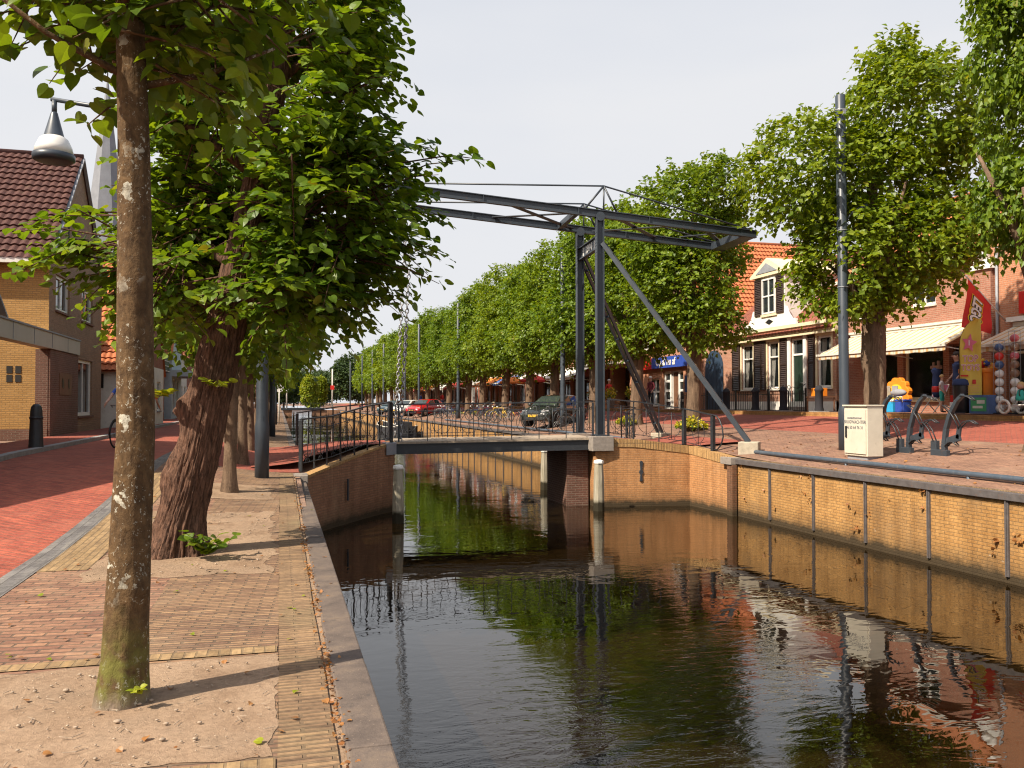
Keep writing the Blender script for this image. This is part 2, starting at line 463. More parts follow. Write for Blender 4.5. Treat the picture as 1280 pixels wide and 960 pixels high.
M['tail'] = plain('red_lens', (.4, .01, .01), .2, 0, .05, 4)
M['car_red'] = plain('car_red', (.42, .008, .010), .28, 0, .05, 2, 0, .5, .8)
M['car_black'] = plain('car_black', (.018, .022, .018), .25, 0, .1, 2, 0, .5, .8)
M['car_white'] = plain('car_silver_white', (.62, .63, .62), .3, 0, .05, 2, 0, .5, .8)
M['car_green'] = plain('car_dark_teal', (.02, .05, .06), .28, 0, .1, 2, 0, .5, .8)
M['pile_wood'] = None
def pilemat():
    t = NT('mooring_pile_wood'); p = t.pos(); z = t.xyz(p)[2]
    n = t.noise(t.scale(p, (22, 22, 2)), 1, 5, .6)
    c = t.ramp(n, [(.3, (.22, .19, .13)), (.7, (.40, .36, .28))])
    zz = t.math('ADD', z, t.math('MULTIPLY', t.noise(p, 6, 4), .15))
    c = t.mix(t.step(zz, -.82, -.92), c, (.03, .025, .015))
    return t.done(t.principled(c, .85, 0, t.bump(n, .5, .02), .2))
M['pile_wood'] = pilemat()
M['bark_old'] = barkmat('old_linden_bark', (.035, .02, .015), (.20, .108, .07), (34, 34, 5.5), 1.0)
M['bark_young'] = barkmat('young_linden_bark', (.050, .030, .015), (.135, .082, .038), (18, 18, 12), .6, .45, (.13, .125, .03))
M['bark_row'] = barkmat('row_linden_bark', (.075, .048, .032), (.215, .145, .095), (11, 11, 2.4), .7)
M['leaf_near'] = leafmat('leaf_near', (.046, .100, .008), (.104, .184, .012), (.185, .255, .020), .48, (.30, .24, .03))
M['leaf_mid'] = leafmat('leaf_mid', (.048, .106, .008), (.112, .198, .012), (.190, .270, .020), .46, (.26, .20, .03))
M['leaf_row'] = leafmat('leaf_row', (.062, .120, .008), (.138, .218, .013), (.218, .288, .021), .44, (.28, .22, .03), True)
M['leaf_dark'] = leafmat('leaf_dark', (.022, .045, .016), (.045, .08, .025), (.07, .11, .035), .3)
M['leaf_lime'] = leafmat('leaf_lime', (.10, .17, .012), (.22, .28, .02), (.34, .36, .03), .4, (.5, .35, .03))
M['flower_yellow'] = leafmat('flower_yellow', (.30, .28, .03), (.52, .45, .03), (.62, .52, .04), .3)
M['dead_leaf'] = leafmat('dead_leaf', (.16, .06, .02), (.30, .12, .04), (.42, .21, .07), .2)
M['shop_brick'] = brickmat('shop_pink_brick', (.27, .105, .065), (.38, .17, .115), (.38, .28, .21), .21, .062, .010, .25, False, 0, .5, grime=.3)
M['house_brick'] = brickmat('house_salmon_brick', (.34, .155, .10), (.44, .22, .145), (.42, .31, .23), .21, .062, .010, .2, False, 0, .5, grime=.3)
M['orange_brick'] = brickmat('orange_brick', (.42, .16, .08), (.50, .22, .12), (.42, .30, .22), .21, .062, .010, .25, False, 0, .5, grime=.3)
M['gable_yellow'] = brickmat('gable_yellow_brick', (.40, .215, .066), (.50, .285, .10), (.27, .175, .08), .23, .066, .012, .2, False, 0, .6, grime=.3)
M['dark_brick'] = brickmat('dark_plinth_brick', (.12, .055, .038), (.18, .085, .06), (.22, .17, .13), .21, .062, .010, .25, False, 0, .6)
M['red_brick'] = brickmat('red_house_brick', (.25, .075, .045), (.32, .11, .07), (.26, .18, .13), .21, .062, .010, .25, False, 0, .5)
M['white_wall'] = plain('limewashed_wall', (.66, .64, .58), .85, 0, .08, 4, .2, dirt=(.5, .47, .42))
M['bluegrey_wall'] = plain('blue_grey_boards', (.38, .44, .47), .7, 0, .08, 4, .1)
M['tile_dark'] = tilemat('glazed_brown_tile', (.055, .024, .020), (.105, .044, .034), patt=False)
M['tile_red'] = tilemat('dark_red_tile', (.20, .06, .04), (.27, .09, .055))
M['tile_orange'] = tilemat('orange_pantile', (.48, .15, .055), (.56, .21, .085), (.25, .1, .05))
M['tile_orange_geo'] = tilemat('orange_pantile_ribbed', (.36, .10, .038), (.47, .16, .065), (.25, .1, .05), patt=False)
M['slate'] = plain('spire_slate', (.17, .18, .20), .6, 0, .15, .8, .1)
def glassmat(name, tint=(.02, .025, .028), clear=0.0):
    t = NT(name); p = t.pos()
    nm = t.bump(t.noise(p, 1.5, 2), .06, .05)
    b = t.principled(tint, .04, 0, nm, .8)
    if clear:
        tr = t.t.nodes.new('ShaderNodeBsdfTransparent'); mx = t.t.nodes.new('ShaderNodeMixShader'); mx.inputs[0].default_value = 1-clear
        t.l(tr.outputs[0], mx.inputs[1]); t.l(b.outputs[0], mx.inputs[2]); return t.done(mx)
    return t.done(b)
M['glass'] = glassmat('window_glass')
M['glass_clear'] = glassmat('clear_window_glass', (.02, .025, .028), .72)
M['car_glass'] = glassmat('car_glass', (.03, .04, .038))
def stripemat(name, a, b, w, axis=1):
    t = NT(name); p = t.xyz(t.pos())[axis]
    s = t.math('FRACT', t.math('DIVIDE', p, w))
    k = t.step(s, .68, .70)
    k2 = t.math('MULTIPLY', t.step(s, .24, .26), t.step(s, .33, .31))
    k = t.math('MAXIMUM', k, t.math('MULTIPLY', k2, .6))
    c = t.mix(k, a, b)
    n = t.noise(t.pos(), 4, 3)
    c = t.mix(.15, c, t.ramp(n, [(.3, (.6, .55, .5)), (.7, (1, 1, 1))]), 'MULTIPLY')
    pr = t.principled(c, .85, 0, None, .2)
    tr = t.t.nodes.new('ShaderNodeBsdfTranslucent'); t.l(c, tr.inputs[0])
    mx = t.t.nodes.new('ShaderNodeMixShader'); mx.inputs[0].default_value = .25
    t.l(pr.outputs[0], mx.inputs[1]); t.l(tr.outputs[0], mx.inputs[2])
    return t.done(mx)
M['awning'] = stripemat('striped_awning_cloth', (.72, .67, .56), (.66, .43, .20), .34)
M['awn_white'] = plain('white_awning_cloth', (.72, .69, .62), .85, 0, .06, 3)
M['awn_blue'] = plain('blue_awning_cloth', (.06, .12, .32), .85, 0, .08, 3)
M['awn_orange'] = plain('orange_awning_cloth', (.70, .20, .03), .85, 0, .08, 3)
M['awn_red'] = plain('red_awning_cloth', (.55, .04, .03), .85, 0, .08, 3)
def ballmat(name, a, b):
    t = NT(name); p = t.obj()
    vo = t.t.nodes.new('ShaderNodeTexVoronoi'); vo.inputs['Scale'].default_value = 9; t.l(p, vo.inputs['Vector'])
    k = t.step(vo.outputs['Distance'], .40, .36)
    sp = t.xyz(vo.outputs['Color'])[0]
    c = t.mix(t.math('MULTIPLY', k, t.step(sp, .45, .5)), a, b)
    return t.done(t.principled(c, .35, 0, None, .5))
M['ball_white'] = ballmat('football_white', (.72, .70, .66), (.06, .06, .07))
M['ball_red'] = plain('ball_red', (.6, .03, .02), .35)
M['ball_blue'] = ballmat('ball_blue', (.05, .09, .2), (.3, .35, .4))
M['ball_brown'] = ballmat('ball_brown', (.22, .13, .08), (.4, .3, .2))
M['ball_pink'] = ballmat('ball_pink', (.5, .1, .12), (.7, .6, .55))
M['skin'] = plain('skin', (.52, .30, .21), .55, 0, .06, 12)
M['hair_grey'] = plain('grey_hair', (.42, .40, .37), .8, 0, .2, 40, .3)
M['hair_dark'] = plain('dark_hair', (.03, .02, .015), .7, 0, .2, 40, .3)
M['hair_blond'] = plain('blond_hair', (.52, .34, .14), .7, 0, .2, 40, .3)
def cloth(name, c): return plain(name, c, .9, 0, .12, 9, .25)
M['c_maroon'] = cloth('maroon_cloth', (.13, .015, .025)); M['c_black'] = cloth('black_cloth', (.02, .02, .025))
M['c_navy'] = cloth('navy_cloth', (.03, .05, .13)); M['c_blue'] = cloth('blue_cloth', (.05, .12, .5)); M['c_white'] = cloth('white_cloth', (.7, .68, .66))
M['c_teal'] = cloth('teal_cloth', (.04, .4, .33)); M['c_denim'] = cloth('denim', (.08, .13, .27)); M['c_orange'] = cloth('orange_cloth', (.65, .17, .05)); M['c_red'] = cloth('red_cloth', (.5, .04, .03)); M['c_grey'] = cloth('grey_cloth', (.25, .25, .27))
def watermat():
    t = NT('canal_water'); p = t.pos()
    base = (.0105, .006, .0018)
    # calm near pool by the left wall, breeze-ruffled towards the bridge and the right bank
    big = t.noise(t.scale(p, (.22, .14, 1)), 1, 3, .5, .4)
    k = t.step(big, .47, .70)
    w1 = t.noise(t.scale(p, (1.3, 2.0, 1)), 1, 3, .55, .6)
    w2 = t.noise(t.scale(p, (3.2, 7.5, 1)), 1, 3, .55, .8)
    w3 = t.noise(t.scale(p, (14, 22, 1)), 1, 2, .5, .3)
    h = t.math('ADD', t.math('MULTIPLY', w1, .24), t.math('MULTIPLY', t.math('MULTIPLY', w2, k), .40))
    h = t.math('ADD', h, t.math('MULTIPLY', t.math('MULTIPLY', w3, k), .045))
    nm = t.bump(h, .22, .10)
    P = t.principled(base, .015, 0, nm, .5)
    P.inputs['IOR'].default_value = 1.58
    return t.done(P)
M['water'] = watermat()
# ------------------------------------------------------------------ the lie of the land
WZ = -1.2                                   # canal water level
QL, QR = .47, 10.9                          # canal faces of the left and right quay walls
def zl(x, y):
    r = .45*smooth((y-9)/11)
    return r*(.3+.7*smooth((.3-x)/2.8))
def zr(x, y):
    if x < 14.2: z = .2+.14*(max(x, 10.9)-10.9)
    else: z = .662+.102*(min(x, 18.5)-14.2)
    return z+.22*math.exp(-((y-22.2)/2.6)**2)*(1-smooth((x-11)/4))
def ground(x, y): return zl(x, y) if x < 5 else zr(x, y)

def strip(name, x0, x1, y0, y1, mat, dz, f, nx=8, ny=60, jit=0.0, dip=False):
    def fn(u, v):
        a, b = u, v
        if jit:
            a += jit*(noise.noise((u*3, v*3, 1.7))*2+.8*noise.noise((u*11, v*11, 3.3))); b += jit*(noise.noise((u*3, v*3, 9.1))*2+.8*noise.noise((u*11, v*11, 5.5)))
        e = .011 if dip and (u in (x0, x1) or v in (y0, y1)) else 0
        return (a, b, f(u, v)+dz-e)
    o = sheet(name, fn, lin(x0, x1, nx), lin(y0, y1, ny), mat)
    return tag(o, kind='structure')

ysd = [-30, -10]+lin(0, 40, 41)+[50, 70, 100, 150, 220, 320, 450, 800]
M['earth'] = brickmat('town_paving', (.24, .15, .11), (.30, .19, .14), (.2, .15, .11), .21, .1, .008, .3, True, 0, .4)
tag(sheet('ground', lambda u, v: (u, v, zl(u, v)-.03), [-600, -150, -60, -20, -12, -8, -6, -5, -4, -3, -2.2, -1.5, -.8, 0, .40], ysd, M['earth']), kind='structure')
tag(sheet('ground', lambda u, v: (u, v, zr(u, v)-.03), [11.0, 11.6, 12.3, 13, 14, 14.2, 15.2, 16.5, 17.5, 18.5, 30, 60, 150, 600], ysd, M['earth']), kind='structure')
tag(sheet('far_bank', lambda u, v: (u, v, .3), [.3, 4, 11.1], [330, 380, 500, 800], M['earth']), kind='structure')
strip('water', QL-.2, QR+.2, -8, 340, M['water'], WZ, lambda x, y: 0, 2, 2)
# left bank, from the street to the water
strip('road', -5.3, -2.44, -8, 250, M['road'], .004, zl, 10, 160)
strip('gutter', -2.44, -2.2, -8, 250, M['gutter'], .006, zl, 3, 160)
strip('walkway', -2.2, -.95, -8, 18.4, M['walk_rose'], .002, zl, 6, 60)
strip('walkway', -.95, 0.0, -8, 18.4, M['walk'], .002, zl, 6, 60)
strip('walkway', -2.2, .40, 18.4, 27.4, M['square_red'], .002, zl, 8, 40)
strip('walkway', -2.2, .30, 27.4, 250, M['walk'], .002, zl, 6, 120)
strip('edge_strip', 0.0, .262, -8, 18.3, M['edge_strip'], .006, zl, 3, 60, .006)
strip('joint_soil', .262, .302, -8, 18.3, M['sand'], -.006, zl, 2, 60)
strip('yellow_paving', -2.2, -1.76, 8.9, 16.5, M['yellow_pave'], .007, zl, 4, 30)
strip('tree_pit', -2.1, -.02, 4.02, 5.62, M['sand'], .005, zl, 60, 50, .035)
strip('tree_pit', -1.74, -.06, 8.3, 12.6, M['sand'], .005, zl, 50, 110, .075)
strip('tree_pit', -1.5, -.12, 13.9, 15.7, M['sand'], .005, zl, 20, 24, .04)
strip('tree_pit', -2.1, -.02, -.4, 1.2, M['sand'], .005, zl, 12, 12, .02)
strip('paver_band', -2.0, -.01, 5.66, 5.80, M['yellow_pave'], .009, zl, 10, 3)
strip('paver_band', -2.0, -.01, 3.84, 3.98, M['yellow_pave'], .009, zl, 10, 3)
strip('sidewalk', -6.9, -5.45, 8, 200, M['square_red'], .10, zl, 4, 120)
b = MB()
ys = lin(8, 200, 130)
for i in range(len(ys)-1):
    x0, x1, y0, y1 = -5.46, -5.3, ys[i], ys[i+1]-.01
    z0, z1 = zl(-5.4, y0), zl(-5.4, y1)
    b.add([(x0, y0, z0-.1), (x1, y0, z0-.1), (x1, y1, z1-.1), (x0, y1, z1-.1), (x0, y0, z0+.112), (x1, y0, z0+.105), (x1, y1, z1+.105), (x0, y1, z1+.112)],
          [(4, 5, 6, 7), (1, 2, 6, 5), (0, 1, 5, 4), (2, 3, 7, 6), (3, 0, 4, 7)])
tag(b.build('kerb', M['kerbstone']), kind='structure')
# right bank
strip('square', 11.0, 14.9, -8, 260, M['square'], .004, zr, 12, 200)
strip('street', 14.9, 18.5, -8, 260, M['square_red'], .004, zr, 10, 160)
strip('sidewalk', 18.62, 21.3, -8, 260, M['square'], .145, zr, 3, 120)
b = MB()
for i in range(130):
    y0 = -8+i*2.0; b.box((18.5, y0, 1.0), (18.62, y0+1.99, zr(19, 0)+.15))
tag(b.build('kerb', M['yellow_wall']), kind='structure')

# ------------------------------------------------------------------ quay walls
def quay_left(y0, y1, label, top=0.0):
    t = thing('quay_wall', label, 'wall', (QL, y0, 0), 0)
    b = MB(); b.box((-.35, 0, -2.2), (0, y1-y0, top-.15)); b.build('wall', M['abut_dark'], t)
    b = MB(); y = 0
    while y < y1-y0-.1:
        L = min(1.12+.25*rnd.random(), y1-y0-y)
        j = .006*(rnd.random()-.5)
        b.box((-.168+j, y+.004, top-.15), (.045+j, y+L-.004, top+.012+.006*rnd.random())); y += L
    b.build('coping', M['coping'], t, bevel=.012)
quay_left(-8, 18.26, 'long brick quay wall topped with worn grey brown coping stones beside the sandy tree pits')
quay_left(27.5, 160, 'brick quay wall with stone coping running away beyond the drawbridge on the left bank', .12)

def quay_right(y0, y1, label, ribs, top=.2):
    t = thing('quay_wall', label, 'wall', (QR, y0, 0), 0)
    b = MB(); b.box((0, 0, -2.2), (.5, y1-y0, top-.08)); b.build('wall', M['yellow_wall'], t)
    b = MB(); b.box((.075, 0, top-.08), (.62, y1-y0, top+.02)); b.build('rim', M['edge_strip'], t)
    b = MB(); y = 0
    while y < y1-y0:
        L = min(6.0, y1-y0-y); b.box((-.07, y, top-.115), (.07, y+L-.006, top+.004)); y += L
    b.build('cap_beam', M['steel_cap'], t, bevel=.006)
    for y in ribs:
        b = MB(); b.box((-.032, y-y0-.035, -1.10), (.002, y-y0+.035, top-.118)); b.box((-.05, y-y0-.012, -1.10), (-.03, y-y0+.012, top-.118))
        b.build('rib', M['steel_cap'], t)
quay_right(-8, 18.85, 'sunlit yellow brick quay wall with grey steel cap beam and upright ribs in front of the cabinet', [10.7+1.65*k for k in range(-8, 5)])
quay_right(26.5, 160, 'sunlit yellow brick quay wall with steel cap beam seen beyond the bridge deck', [28.2+1.65*k for k in range(0, 24)])

def pipe_rail(y0, y1, label):
    t = thing('pipe_rail', label, 'rail', (11.45, y0, 0))
    L = y1-y0
    b = MB(); b.tube([(0, 0, .345), (0, .05, .365), (0, L*.5, .365), (0, L-.05, .365), (0, L, .345)], .05, 12); b.build('pipe', M['rail_blue'], t)
    n = int(L/3.3)
    for k in range(n+1):
        b = MB(); b.tube([(0, .4+k*(L-.8)/max(1, n), .15), (0, .4+k*(L-.8)/max(1, n), .34)], .03, 8); b.build('support', M['rail_blue'], t)
pipe_rail(-8, 19.0, 'low blue grey pipe rail along the quay edge in front of the cabinet')
pipe_rail(27.2, 60, 'low dark pipe rail on the quay edge beyond the drawbridge')

# ------------------------------------------------------------------ drawbridge
AX = Vector((.996, -.09, 0)); BX = Vector((.09, .996, 0))
PN = Vector((8.35, 21.5, 0)); PF = Vector((8.54, 23.6, 0))
def bp(t, s, z): return tuple(PN+AX*t+BX*s+Vector((0, 0, z)))
# abutments
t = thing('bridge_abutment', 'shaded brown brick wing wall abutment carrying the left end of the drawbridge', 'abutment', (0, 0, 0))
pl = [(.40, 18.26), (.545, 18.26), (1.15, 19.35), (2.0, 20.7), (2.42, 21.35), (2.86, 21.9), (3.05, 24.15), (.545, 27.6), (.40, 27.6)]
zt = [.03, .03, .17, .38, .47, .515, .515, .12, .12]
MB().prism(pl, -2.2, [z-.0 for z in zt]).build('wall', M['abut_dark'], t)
b = MB()                                     # rowlock rim that follows the rising top
for (p, q, za, zb) in ((pl[1], pl[2], zt[1], zt[2]), (pl[2], pl[3], zt[2], zt[3]), (pl[3], pl[4], zt[3], zt[4]), (pl[4], pl[5], zt[4], zt[5])):
    d = (Vector((*q, 0))-Vector((*p, 0))); L = d.length; d.normalize(); nrm = Vector((d.y, -d.x, 0)); n = max(1, int(L/.075))
    for k in range(n):
        u0, u1 = k*L/n+.004, (k+1)*L/n-.004
        c0, c1 = Vector((*p, 0))+d*u0, Vector((*p, 0))+d*u1
        z0, z1 = lerp(za, zb, u0/L), lerp(za, zb, u1/L); j = .006*rnd.random()
        o1 = nrm*(.012+j); o2 = -nrm*.20
        v = [c0+o1, c1+o1, c1+o2, c0+o2]
        vv = [(*w.to_2d(), z0-.02 if i in (0, 3) else z1-.02) for i, w in enumerate(v)]+[(*w.to_2d(), (z0 if i in (0, 3) else z1)+.035+j) for i, w in enumerate(v)]
        b.add(vv, [(4, 5, 6, 7), (0, 1, 5, 4), (1, 2, 6, 5), (3, 0, 4, 7), (2, 3, 7, 6)])
b.build('rim', M['soldier'], t)
MB().prism([(2.60, 21.50), (2.90, 21.87), (2.915, 22.15), (2.56, 22.15)], .26, .565).build('corner_stone', M['lead'], t, bevel=.01)
MB().box((.20, 17.72, -.05), (.56, 18.40, .12)).build('step', M['granite'], t, bevel=.012)
MB().cbox((1.52, 19.80, -.40), (.055, .03, .5), 0, R(57)).build('wall_anchor', M['steel'], t)
def ramp(name, poly, mat):
    b = MB(); b.add(poly, [tuple(range(len(poly)))]); tag(b.build(name, mat), kind='structure')
tag(sheet('ramp', lambda u, v: (lerp(-.6, lerp(2.62, 2.85, v), u) if u > .3 else lerp(-.6, lerp(.62, .62, v), u/.3), lerp(lerp(18.9, 22.0, smooth(u)), lerp(26.9, 24.0, smooth(u)), v), lerp(zl(-.6, 21)+.01, .535, smooth(u*1.2))), lin(0, 1, 12), lin(0, 1, 6), M['square_red']), kind='structure')

t = thing('bridge_abutment', 'sunlit orange brick abutment under the gate posts at the right end of the drawbridge', 'abutment', (0, 0, 0))
pl = [(8.16, 21.36), (9.3, 21.20), (10.74, 20.98), (10.86, 18.9), (11.5, 18.9), (11.5, 26.6), (10.86, 26.6), (10.74, 24.6), (8.36, 23.95)]
zt = [.60, .56, .38, .19, .22, .25, .2, .38, .60]
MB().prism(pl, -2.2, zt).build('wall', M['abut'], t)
b = MB()
for (p, q, za, zb) in ((pl[0], pl[1], zt[0], zt[1]), (pl[1], pl[2], zt[1], zt[2]), (pl[2], pl[3], zt[2], zt[3])):
    d = (Vector((*q, 0))-Vector((*p, 0))); L = d.length; d.normalize(); nrm = Vector((d.y, -d.x, 0)); n = max(1, int(L/.072))
    for k in range(n):
        u0, u1 = k*L/n+.004, (k+1)*L/n-.004
        c0, c1 = Vector((*p, 0))+d*u0, Vector((*p, 0))+d*u1
        z0, z1 = lerp(za, zb, u0/L), lerp(za, zb, u1/L); j = .007*rnd.random()
        o1 = nrm*(.014+j); o2 = -nrm*.22
        v = [c0+o1, c1+o1, c1+o2, c0+o2]
        vv = [(*w.to_2d(), (z0 if i in (0, 3) else z1)-.17) for i, w in enumerate(v)]+[(*w.to_2d(), (z0 if i in (0, 3) else z1)+.04+j) for i, w in enumerate(v)]
        b.add(vv, [(4, 5, 6, 7), (0, 1, 5, 4), (1, 2, 6, 5), (3, 0, 4, 7), (2, 3, 7, 6)])
b.build('rim', M['soldier'], t)
MB().box((8.02, 21.18, .30), (8.62, 21.75, .69)).build('corner_stone', M['granite'], t, bevel=.012)
MB().box((8.2, 23.35, .30), (8.8, 23.9, .69)).build('corner_stone', M['granite'], t, bevel=.012)
MB().box((7.52, 21.85, -2.2), (8.14, 23.6, .30)).build('pier', M['dark_brick'], t)
MB().box((10.735, 18.72, -2.2), (10.86, 18.98, .06)).build('pilaster', M['pilaster_brown'], t)
MB().box((10.70, 18.74, .06), (11.0, 19.25, .235)).build('corner_stone', M['granite'], t, bevel=.01)
b = MB(); yy = 21.185
b.plate([(9.36, -.52), (9.44, -.52), (9.42, -.35), (9.46, -.28), (9.42, -.2), (9.45, .0), (9.40, .03), (9.36, 0), (9.38, -.2), (9.34, -.28), (9.38, -.35)], yy-.035, yy+.04)
b.build('wall_anchor', M['steel'], t)
tag(sheet('ramp', lambda u, v: (lerp(lerp(8.62, 8.75, v), 12.2, u), lerp(lerp(21.72, 20.4, u), lerp(23.4, 25.2, u), v), max(lerp(.655, .30, u), zr(lerp(8.62, 12.2, u), lerp(21.7, 23.4, v))+.012)), lin(0, 1, 12), lin(0, 1, 6), M['square_red']), kind='structure')

t = thing('drawbridge', 'dark slate steel drawbridge with overhead balance beams and the year on its gate', 'bridge', (0, 0, 0))
ZP = 6.7
for P, s in ((PN, 'n'), (PF, 'f')):
    b = MB(); z0 = .69
    b.ibeam((P.x, P.y, z0), (P.x, P.y+.001, ZP-.05), .22, .21, .022) if False else None
    # H-section post: two flanges and a web, rounded head
    for q in (-.095, .095):
        b.cbox((P.x+AX.x*q, P.y+AX.y*q, (z0+ZP-.1)/2), (.022, .20, ZP-.1-z0), 0, math.atan2(AX.y, AX.x))
    b.cbox((P.x, P.y, (z0+ZP-.1)/2), (.168, .03, ZP-.1-z0), 0, math.atan2(AX.y, AX.x))
    for q in (-.085, .085):
        c = P+BX*q
        b.tube([(c.x-BX.x*.012, c.y-BX.y*.012, ZP-.06), (c.x+BX.x*.012, c.y+BX.y*.012, ZP-.06)], .125, 18, 0, False)
    b.cbox((P.x, P.y, z0+.02), (.30, .30, .04), 0, math.atan2(AX.y, AX.x))
    for k in range(9):
        for q in (-.06, .06):
            c = P-AX*.108+BX*q
            b.cbox((c.x, c.y, ZP-.5-.09*k), (.012, .02, .02), 0, math.atan2(AX.y, AX.x))
    b.build('post', M['steel'], t)
# crossbar with the year
b = MB()
for z in (5.80, 6.14):
    b.beam(tuple(PN+Vector((0, 0, z))), tuple(PF+Vector((0, 0, z))), .14, .03)
b.beam(tuple(PN+BX*.10+Vector((0, 0, 5.97))), tuple(PF-BX*.10+Vector((0, 0, 5.97))), .02, .31)
b.beam(tuple(PN+BX*.15+Vector((0, 0, 5.55))), tuple(PN+BX*.02+Vector((0, 0, 5.25))), .05, .05)
cb = b.build('crossbar', M['steel'], t)
def text_obj(name, body, size, mat, parent, loc, rot, extrude=.004, offset=0.0, align='CENTER', sx=1.0):
    cu = bpy.data.curves.new(name, 'FONT'); cu.body = body; cu.size = size; cu.extrude = extrude; cu.offset = offset
    cu.align_x = align; cu.align_y = 'CENTER'; cu.resolution_u = 4
    o = bpy.data.objects.new(name, cu); COL.objects.link(o)
    bpy.context.view_layer.update()
    me = bpy.data.meshes.new_from_object(o.evaluated_get(bpy.context.evaluated_depsgraph_get()))
    me.materials.clear(); me.materials.append(mat)
    bpy.data.objects.remove(o); bpy.data.curves.remove(cu)
    n = bpy.data.objects.new(name, me); COL.objects.link(n); n.parent = parent; n.location = loc; n.rotation_euler = rot; n.scale = (sx, 1, 1)
    return n
mid = PN+BX*1.05-AX*.016
rz = math.atan2(-BX.y, -BX.x)
text_obj('lettering', '1994', .30, M['white'], cb, (mid.x, mid.y, 5.965), (PI/2, 0, rz), .006, .008, sx=1.2)
b = MB()
for q in (.42, .47, 1.62, 1.68):
    c = PN+BX*q-AX*.014
    b = MB(); b.cbox((c.x, c.y, 5.965), (.012, .03, .26), 0, math.atan2(AX.y, AX.x)); b.build('stripe', M['white'], cb)
# balance: two long beams on the posts, trussed by rods, joined by cross pieces
def bz(tt): return ZP+.02-.088*tt
TL, TR = -5.75, 4.55
for nm, s0 in (('near', 0.0), ('far', 2.1)):
    b = MB(); b.ibeam(bp(TL, s0, bz(TL)), bp(TR, s0, bz(TR)), .13, .21, .022)
    for tt in (-3.2, -.6, 1.4):
        b.beam(bp(tt, s0-.03, bz(tt)-.085), bp(tt, s0-.03, bz(tt)+.085), .02, .07)
    b.build('balance_beam', M['steel'], t)
    ap = bp(.12, s0, bz(.12)+.78)
    b = MB(); 
    b.tube([bp(-.42, s0, bz(-.42)+.08), ap], .028, 8); b.tube([bp(.50, s0, bz(.5)+.08), ap], .028, 8); b.tube([bp(.12, s0+.02, bz(.12)+.08), ap], .024, 8)
    b.build('truss', M['steel'], t)
    b = MB(); b.tube([bp(TL+.12, s0, bz(TL+.12)+.1), ap, bp(TR-.1, s0, bz(TR-.1)+.1)], .024, 8); b.build('tie_rod', M['steel'], t)
b = MB()
for (ta, tb) in ((-.25, -2.6), (.4, 2.3)):
    b.beam(bp(ta, .05, bz(ta)+.02), bp(tb, 2.05, bz(tb)+.02), .16, .02); b.beam(bp(tb, .05, bz(tb)-.02), bp(ta, 2.05, bz(ta)-.02), .16, .02)
b.beam(bp(-.62, .06, bz(-.62)), bp(-.62, 2.04, bz(-.62)), .14, .16)
b.build('cross_brace', M['steel'], t)
b = MB(); b.beam(bp(TL+.1, .06, bz(TL+.1)), bp(TL+.1, 2.04, bz(TL+.1)), .14, .18); b.build('end_bar', M['steel'], t)
b = MB(); b.beam(bp(TR-.22, -.02, bz(TR-.22)), bp(TR-.22, 2.12, bz(TR-.22)), .46, .20)
b.beam(bp(TR-.25, .3, bz(TR-.25)+.12), bp(TR-1.5, 1.9, bz(TR-1.5)+.11), .14, .02)
b.beam(bp(TR-1.5, .3, bz(TR-1.5)+.09), bp(TR-.25, 1.9, bz(TR-.25)+.12), .14, .02)
b.build('counterweight', M['steel'], t)
for P, z, F in ((PN, 5.92, Vector((11.42, 19.1, .60))), (PF, 5.85, Vector((11.97, 25.43, .60)))):
    P0 = P+AX*.1+Vector((0, 0, z)); d = (F-P0).normalized(); sd = d.cross(Vector((0, 0, 1))).normalized()
    b = MB()
    for q in (-.085, .085):
        b.beam(P0+sd*q, F+sd*q, .05, .11)
    for k in range(8):
        f_ = .06+k*.125; b.beam(P0.lerp(F, f_)-sd*.06, P0.lerp(F, f_)+sd*.06, .12, .015, 0, d)
    b.build('brace', M['steel'], t)
    gz = zr(F.x, F.y)
    MB().cbox((F.x+.02, F.y, (gz-.1+.61)/2), (.50, .46, .61-gz+.1), 0, math.atan2(d.y, d.x)).build('footing', M['concrete'], t, bevel=.03)
# deck
b = MB()
n = 40
for k in range(n):
    ta, tb = lerp(-5.48, -.12, k/n)+.003, lerp(-5.48, -.12, (k+1)/n)-.003
    z0 = lerp(.525, .60, k/n); j = .006*rnd.random()
    v = [bp(ta, -.06, z0), bp(tb, -.06, z0), bp(tb, 2.16, z0), bp(ta, 2.16, z0)]
    b.add([(p[0], p[1], p[2]-.0) for p in v]+[(p[0], p[1], p[2]+.05+j) for p in v], [(3, 2, 1, 0), (4, 5, 6, 7), (0, 1, 5, 4), (1, 2, 6, 5), (2, 3, 7, 6), (3, 0, 4, 7)])
M['deck_wood'] = plain('weathered_deck_boards', (.34, .27, .20), .9, 0, .22, 9, .4)
b.build('deck', M['deck_wood'], t)
for s in (.02, 1.05, 2.08):
    b = MB(); b.ibeam(bp(-5.46, s, .39), bp(-.14, s, .46), .12, .27, .025); b.build('deck_beam', M['steel_dark'], t)
def chain(p0, p1, n, parent):
    p0 = Vector(p0); p1 = Vector(p1); d = p1-p0; L = d.length/n; dd = d.normalized(); b = MB()
    e = Vector((1, 0, 0)); g = dd.cross(e).normalized(); e = g.cross(dd)
    for k in range(n):
        c = p0+d*((k+.5)/n); a = e if k % 2 else g
        pts = []
        for q in range(10):
            w = 2*PI*q/10; pts.append(c+dd*math.cos(w)*L*.66+a*math.sin(w)*.042)
        b.tube(pts, .017, 5, closed=True)
    b.build('lifting_chain', M['chain'], parent)
chain(bp(-5.05, .0, bz(-5.05)-.1), bp(-5.36, .0, .56), 58, t)
chain(bp(-5.1, 2.1, bz(-5.1)-.1), bp(-5.42, 2.1, .56), 58, t)

